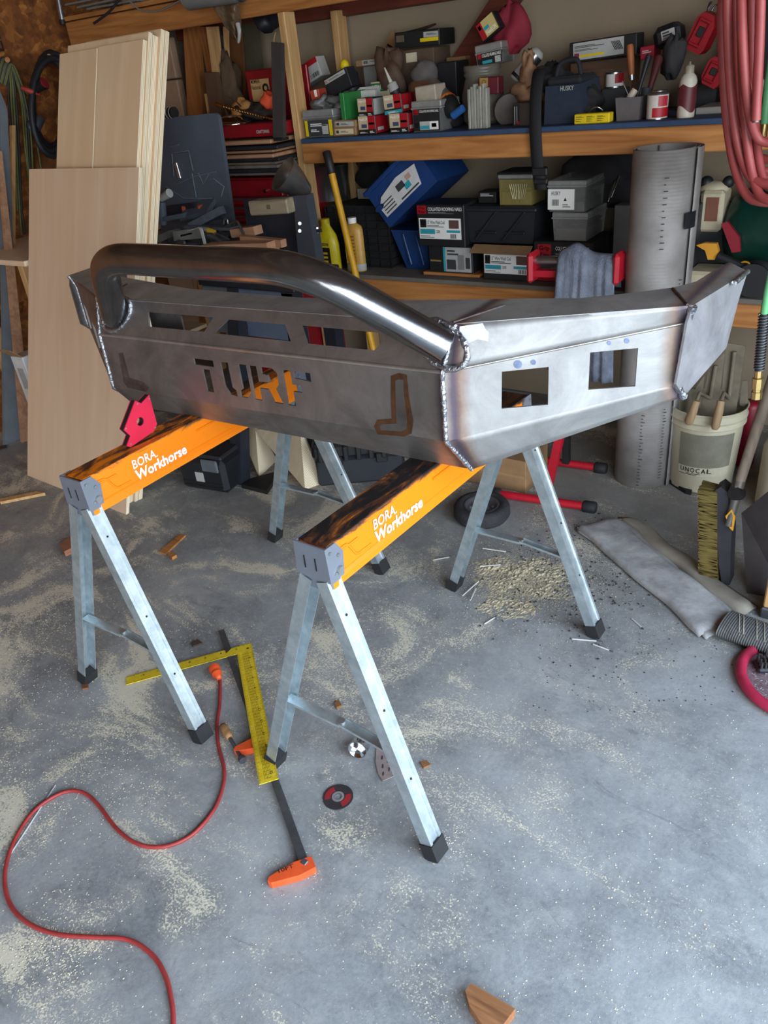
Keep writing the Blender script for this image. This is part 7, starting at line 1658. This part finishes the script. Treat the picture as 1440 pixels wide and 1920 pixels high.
trowel('narrow float edge standing at the left of the bucket', [(1296, 740), (1322, 702), (1316, 745), (1296, 745)], 2.95, None, False)
trowel('small dark trowel tip at the right of the bucket', [(1392, 715), (1402, 712), (1402, 745), (1388, 745)], 3.02, None, False)
tag(MB().plate([at(u, v, z=.018) for u, v in [(1245, 893), (1256, 887), (1302, 911), (1296, 921), (1286, 919)]], t=.0175, n=(0, 0, 1)).build('wood_wedge', BLACK), 'flat black wedge on the floor in front of bucket', 'wedge')
p = V(at(1404, 805, y=3.2).x, 3.2, 0); t = thing('red_canister', 'slim dark red canister behind the bucket at right', 'canister', p)
zt = at(1409, 752, y=3.2).z; MB().lathe([(0, .001), (.034, .001), (.038, .01), (.038, zt - .02), (.03, zt), (0, zt)], p, 20).build('canister_body', paint(128, 16, 36, .45), t)
# push broom standing on its end
bp = at(1366, 1092, z=0); yB_ = bp.y
t = thing('push_broom', 'push broom with yellow bristles standing on end right of bucket', 'broom', bp)
zt = at(1362, 905, y=yB_).z
hd = [at(1345, 912, y=yB_), at(1356, 905, y=yB_), at(1368, 915, y=yB_), at(1376, 990, y=yB_), at(1372, 1088, y=yB_), at(1358, 1090, y=yB_), at(1352, 1050, y=yB_)]
for p in hd: p.z = max(p.z, .002)
MB().plate(hd, t=.06, n=(0, -1, 0), center=True).build('broom_head', mat('black_painted_wood', C(44, 44, 48), .6, var=.2), t)
M_BRIS = mat('yellow_bristle', C(108, 92, 42), .85, var=.4, scale=60, stretch=(.3, 1, 6))
br_ = MB(); rd = random.Random(11)
zlo, zhi = .006, at(1330, 912, y=yB_).z
for i in range(90):
    for k in range(4):
        z_ = zlo + (zhi - zlo) * (i + rd.uniform(0, .8)) / 90; yy = yB_ - .026 + .017 * k
        v_ = 1088 - (1088 - 912) * (z_ - zlo) / (zhi - zlo); xr = at(1350, v_, y=yB_).x; xl = at(1316 - rd.uniform(0, 4), v_, y=yB_).x
        br_.box(((xl + xr) / 2, yy, z_), (xr - xl, .014, .0036), 0, Matrix.Rotation(rd.uniform(-.1, .1), 3, 'Y'))
o = br_.build('bristles', M_BRIS, t); o['kind'] = 'stuff'
a = at(1366, 985, y=yB_ - .045); b = at(1388, 900, y=yB_ - .02); e = at(1440, 738, y=yB_ + .05); e2 = e + (e - b).normalized() * .9
M_POLE = wood('grey_broom_pole', C(112, 98, 84), C(146, 130, 112), 'Z')
MB().tube([b - (e - b).normalized() * .03, b, e, e2], [.013, .0155, .016, .016], 14).build('pole', M_POLE, t)
MB().tube([a, b], [.012, .0165], 12).build('ferrule', paint(112, 108, 100, .4, .6), t)
MB().plate([at(u, v, y=yB_ - .05) for u, v in [(1360, 968), (1372, 955), (1378, 970), (1374, 996), (1368, 990)]], t=.01, n=(0, -1, 0)).build('bracket', paint(214, 150, 32, .5), t)
MB().cyl(at(1377, 925, y=yB_ - .045), at(1386, 925, y=yB_ - .02), .022, n=12).build('pole_clamp', BLACK, t)
# dark sheet leaning on the right
q = [at(1390, 962, y=2.46), at(1460, 905, y=2.5), at(1480, 1100, y=2.3), at(1398, 1125, y=2.28)]
for p in q[2:]: p.z = .004
tag(MB().plate(q, t=.01, n=(-.5, -1, 0)).build('rubber_sheet', mat('dark_brown_rubber', C(54, 46, 44), .8, var=.25)), 'dark brown rubber sheet leaning at the right edge', 'sheet')
p = V(at(1500, 870, y=2.9).x, 2.9, 0); t = thing('cream_drum', 'cream drum side just inside the right edge of the photo', 'drum', p); zt = at(1440, 835, y=2.9).z
MB().lathe([(0, .001), (.12, .001), (.13, .02), (.13, zt), (.12, zt + .03), (0, zt + .03)], p, 28).build('drum_body', M_BUCK, t)
p = at(1446, 1146, z=0); t = thing('timber_post', 'pale timber post with dark metal shoe at the right edge', 'post', p)
MB().box(p + V(0, 0, .02), (.05, .10, .038), .004).build('metal_shoe', IRON, t); MB().box(p + V(0, 0, .44), (.042, .092, .80), .004).build('stud', M_PINEZ, t)
# folded welding blanket
M_CANV = mat('dirty_grey_canvas', C(146, 144, 142), .9, var=.22, scale=9, bump=.18, bscale=60, col2=C(182, 180, 178))
t = thing('welding_blanket', 'folded dirty grey canvas blanket lying right of sawdust heap', 'blanket', at(1230, 1080, z=0))
TLc, TRc, BRc, BLc = at(1078, 983, z=.02), at(1163, 962, z=.03), at(1394, 1150, z=.03), at(1316, 1192, z=.01)
def quilt(A, B, Cc, D, h, amp, n1=36, n2=16, sd=2):
    rd = random.Random(sd); ph_ = [rd.uniform(0, 6.28) for _ in range(6)]; P = []
    for i in range(n1 + 1):
        s_ = i / n1; row = []
        for j in range(n2 + 1):
            q = j / n2; p = (A * (1 - q) + B * q) * (1 - s_) + (D * (1 - q) + Cc * q) * s_
            w_ = math.sin(s_ * 9 + ph_[0] + q * 2) * .5 + math.sin(s_ * 21 + ph_[1] - q * 6) * .25 + math.sin(q * 11 + ph_[2] + s_ * 4) * .25
            ed = min(1, min(s_, 1 - s_) * 30 + .3) * min(1, min(q, 1 - q) * 16 + .15)
            row.append(V(p.x + .006 * math.sin(s_ * 17 + ph_[3]), p.y + .006 * math.sin(s_ * 13 + ph_[4]), .004 + h * ed + amp * w_ * ed))
        P.append(row)
    return MB().grid(P, True, .003)
quilt(TLc + V(.012, -.012, 0), TRc, BRc, BLc + V(.02, 0, 0), .010, .006, sd=5).build('lower_fold', M_CANV, t)
quilt(TLc, TRc * .9 + TLc * .1, BRc * .9 + BLc * .1, BLc, .018, .007).build('upper_fold', M_CANV, t)
quilt(TRc * .92 + TLc * .08, TRc + V(.05, .02, 0), BRc + V(.03, .08, 0), BRc * .9 + BLc * .1, .02, .006, 20, 4, 9).build('side_flap', mat('pale_canvas_edge', C(146, 138, 124), .9, var=.15), t)
# ribbed hose roll
t = thing('ribbed_mat_roll', 'flattened roll of ribbed grey rubber matting by blanket end', 'roll', at(1400, 1185, z=0))
a, b = at(1358, 1168, z=.028), at(1452, 1202, z=.028); dd = (b - a).normalized(); sd_ = V(-dd.y, dd.x, 0)
M_RIB = mat('grey_ribbed_rubber', C(92, 92, 90), .8, var=.2, scale=30)
nR = 22
def oval(c_, rx, rz): return [c_ + sd_ * rx * math.cos(k * .3927) + V(0, 0, rz * math.sin(k * .3927)) for k in range(16)]
mm = MB(); rings = []
for i in range(nR * 4 + 1):
    s_ = i / (nR * 4); k = 1 + (.05 if (i % 4) < 2 else -.02); rings.append(oval(a + (b - a) * s_, .062 * k, .026 * k))
vs = [p for r_ in rings for p in r_]; fs = []
for i in range(len(rings) - 1):
    for k in range(16): fs.append((i * 16 + k, i * 16 + (k + 1) % 16, (i + 1) * 16 + (k + 1) % 16, (i + 1) * 16 + k))
mm.add(vs, fs, True); mm.add(rings[0], [tuple(range(16))]); mm.add(rings[-1], [tuple(range(16))[::-1]])
mm.build('matting', M_RIB, t)
for k in range(5):
    s0 = rd.uniform(.1, .7); pth = [a + (b - a) * (s0 + .06 * j) + sd_ * (.058 * math.cos(.5 + j * .42)) + V(0, 0, .0285 * math.sin(.5 + j * .42)) for j in range(6)]
    MB().tube(smooth_path(pth, 4), .0014, 5).build('frayed_thread', paint(176, 168, 150, .9), t)
# red ring tray with wire brush
p1, p2, p3 = at(1388, 1270, z=.015), at(1440, 1206, z=.015), at(1440, 1328, z=.015)
ax, ay, bx_, by_, cx2, cy2 = p1.x, p1.y, p2.x, p2.y, p3.x, p3.y
D_ = 2 * (ax * (by_ - cy2) + bx_ * (cy2 - ay) + cx2 * (ay - by_))
ox = ((ax * ax + ay * ay) * (by_ - cy2) + (bx_ * bx_ + by_ * by_) * (cy2 - ay) + (cx2 * cx2 + cy2 * cy2) * (ay - by_)) / D_
oy = ((ax * ax + ay * ay) * (cx2 - bx_) + (bx_ * bx_ + by_ * by_) * (ax - cx2) + (cx2 * cx2 + cy2 * cy2) * (bx_ - ax)) / D_
c = V(ox, oy, 0); Rr = (V(ax, ay, 0) - c).length
t = thing('red_ring_tray', 'round tray with thick red rim at the right edge', 'tray', c)
MB().tube([c + V((Rr - .004) * math.cos(k * .1309), (Rr - .004) * math.sin(k * .1309), .017) for k in range(48)], .0155, 12, True).build('rim', mat('dusty_red_rubber', C(168, 34, 66), .6, var=.2, scale=30), t)
MB().lathe([(0, .004), (Rr - .012, .004), (Rr - .012, .004), (Rr - .012, .001), (0, .001)], c, 40).build('base', mat('gritty_base', C(118, 96, 100), .9, var=.45, scale=90), t)
rd = random.Random(8); gr = MB()
for _ in range(380):
    r_ = (Rr - .03) * math.sqrt(rd.random()); q = rd.uniform(0, 6.28); p = c + V(r_ * math.cos(q), r_ * math.sin(q), .0042); an = rd.uniform(0, 3.14); L_ = rd.uniform(.003, .012)
    gr.tube([p, p + V(math.cos(an) * L_, math.sin(an) * L_, .001)], .0007, 4)
o = gr.build('metal_shavings', paint(200, 198, 196, .4, .3)); o['kind'] = 'stuff'; tag(o, 'bright metal shavings strewn inside the red ring tray', 'shavings')
bpx = at(1434, 1236, z=.03); t = thing('wire_brush', 'black bristle brush head lying in the red ring tray', 'brush', V(bpx.x, bpx.y, .006))
MB().box(V(bpx.x + .03, bpx.y, .016), (.11, .05, .018), .006, Matrix.Rotation(.5, 3, 'Z')).build('brush_back', BLACK, t)
bb = MB(); Rz = Matrix.Rotation(.5, 3, 'Z')
for i in range(9):
    for j in range(4): p = V(bpx.x + .03, bpx.y, .025) + Rz @ V(-.045 + i * .0112, -.018 + j * .012, 0); bb.cyl(p, p + V(rd.uniform(-.003, .003), rd.uniform(-.003, .003), .022), .0042, .003, 6)
o = bb.build('bristles', paint(50, 48, 48, .7), t); o['kind'] = 'stuff'
# cardboard box on the floor behind the right sawhorse
c0 = at(872, 916, z=0)
t = carton('cardboard_box', 'brown cardboard box on the floor behind the small wheel', 'box', (872, 916), (986, 916), (870, 860), c0.y + .06, .22, CARD, rest=.001)
lab(t, .0, .46, 1, .54, mat('packing_tape', C(164, 132, 92), .4))
# red air hose coil and green whip hanging at the right
M_HOSE = mat('faded_red_hose', C(146, 62, 60), .5, var=.14, scale=20)
yH = 1.80
t = thing('air_hose', 'coil of faded red air hose hanging at the right edge', 'hose', at(1400, 380, y=yH))
hk = at(1445, -330, y=yH)
for k, (a_, vb, dy, du) in enumerate(((93, 380, 0, 0), (84, 345, -.02, 4), (70, 300, .03, 6), (58, 268, -.04, 4), (50, 335, .05, 10), (76, 322, .06, -2), (42, 352, .02, 12), (64, 376, -.03, 16))):
    pts = []
    for q in range(40):
        an = q / 40 * 2 * math.pi; cs_, sn = math.cos(an), math.sin(an)
        vv = (vb + 345) / 2 - 345; hv = (vb + 345) / 2
        xx = 1446 + du * .5 + (math.copysign(abs(cs_) ** .55, cs_)) * a_ * (1.0 if sn > 0 else .55 + .45 * (1 + sn)); vv2 = vv + sn * hv
        pts.append(at(xx, vv2, y=yH + dy + .02 * math.sin(an * 3 + k)))
    MB().tube(smooth_path(pts, 2, True), .0088, 10, True).build('hose_loop', M_HOSE, t)
a, b = at(1427, -60, y=yH - .05), at(1417, 226, y=yH - .06); MB().tube(smooth_path([a, at(1424, 80, y=yH - .06), b], 6), .0088, 10).build('hose_end', M_HOSE, t); MB().cyl(b, b + (b - a).normalized() * .003, .0065, n=10).build('hose_bore', IRON, t)
MB().tube(fillet([V(hk.x - .0, hk.y, 2.75), V(hk.x, hk.y, hk.z + .03), V(hk.x + .03, hk.y, hk.z - .03), V(hk.x + .06, hk.y, hk.z + .02)], .03, 5), .008, 8).build('ceiling_hook', IRON, t)
M_GHOSE = mat('green_hose', C(96, 168, 112), .45, var=.1)
t = thing('green_air_line', 'green air line with spring guard and brass coupler at right edge', 'hose', at(1425, 740, y=1.9))
yG_ = 1.9; zc_ = lambda u, v: at(u, v, y=yG_)
g0, g1, g2, g3 = zc_(1440, 545), zc_(1433, 588), zc_(1423, 694), zc_(1418, 748)
top = V(g0.x + .03, yG_ + .02, 2.748)
MB().tube(smooth_path([top, g0 + V(.012, 0, .5), g0 + V(.004, 0, .1), g0, g1], 6), .0085, 10).build('hose', M_GHOSE, t)
dd = (g2 - g1); n1 = dd.normalized().orthogonal().normalized(); n2 = dd.normalized().cross(n1)
MB().cyl(g1, g2, .0095, n=12).build('guard_sleeve', BLACK, t)
MB().tube([g1 + dd * k / 240 + (n1 * math.cos(k * 2 * math.pi / 12) + n2 * math.sin(k * 2 * math.pi / 12)) * .0112 for k in range(241)], .0016, 5).build('spring_guard', IRON, t)
BRS = mat('brass', C(196, 168, 110), .3, .9, var=.12); Rg = (g3 - g2).to_track_quat('Z', 'Y').to_matrix(); Lg = (g3 - g2).length
MB().lathe([(0, 0), (.009, 0), (.009, Lg * .24), (.009, Lg * .24), (.013, Lg * .27), (.013, Lg * .62), (.0105, Lg * .64), (.0105, Lg * .72), (.0125, Lg * .74), (.0125, Lg * .98), (.0125, Lg * .98), (0, Lg * .98)], g2, 8, Rg, False).build('brass_coupler', BRS, t)
t = thing('green_air_line', 'second green line end with brass fitting above the hose loops', 'hose', at(1436, 170, y=1.86))
a, b, e = at(1447, 120, y=1.86), at(1434, 232, y=1.86), at(1427, 268, y=1.86)
MB().tube(smooth_path([V(a.x + .03, 1.9, 2.748), a + V(.01, 0, .35), a, b], 6), .009, 10).build('hose', M_GHOSE, t); MB().cyl(b, e, .0082, n=8).build('brass_fitting', BRS, t)
for o in INPLACE: del o['_in']
for o in COL.objects:
    for k in ('_w', '_h', '_d'):
        if k in o: del o[k]
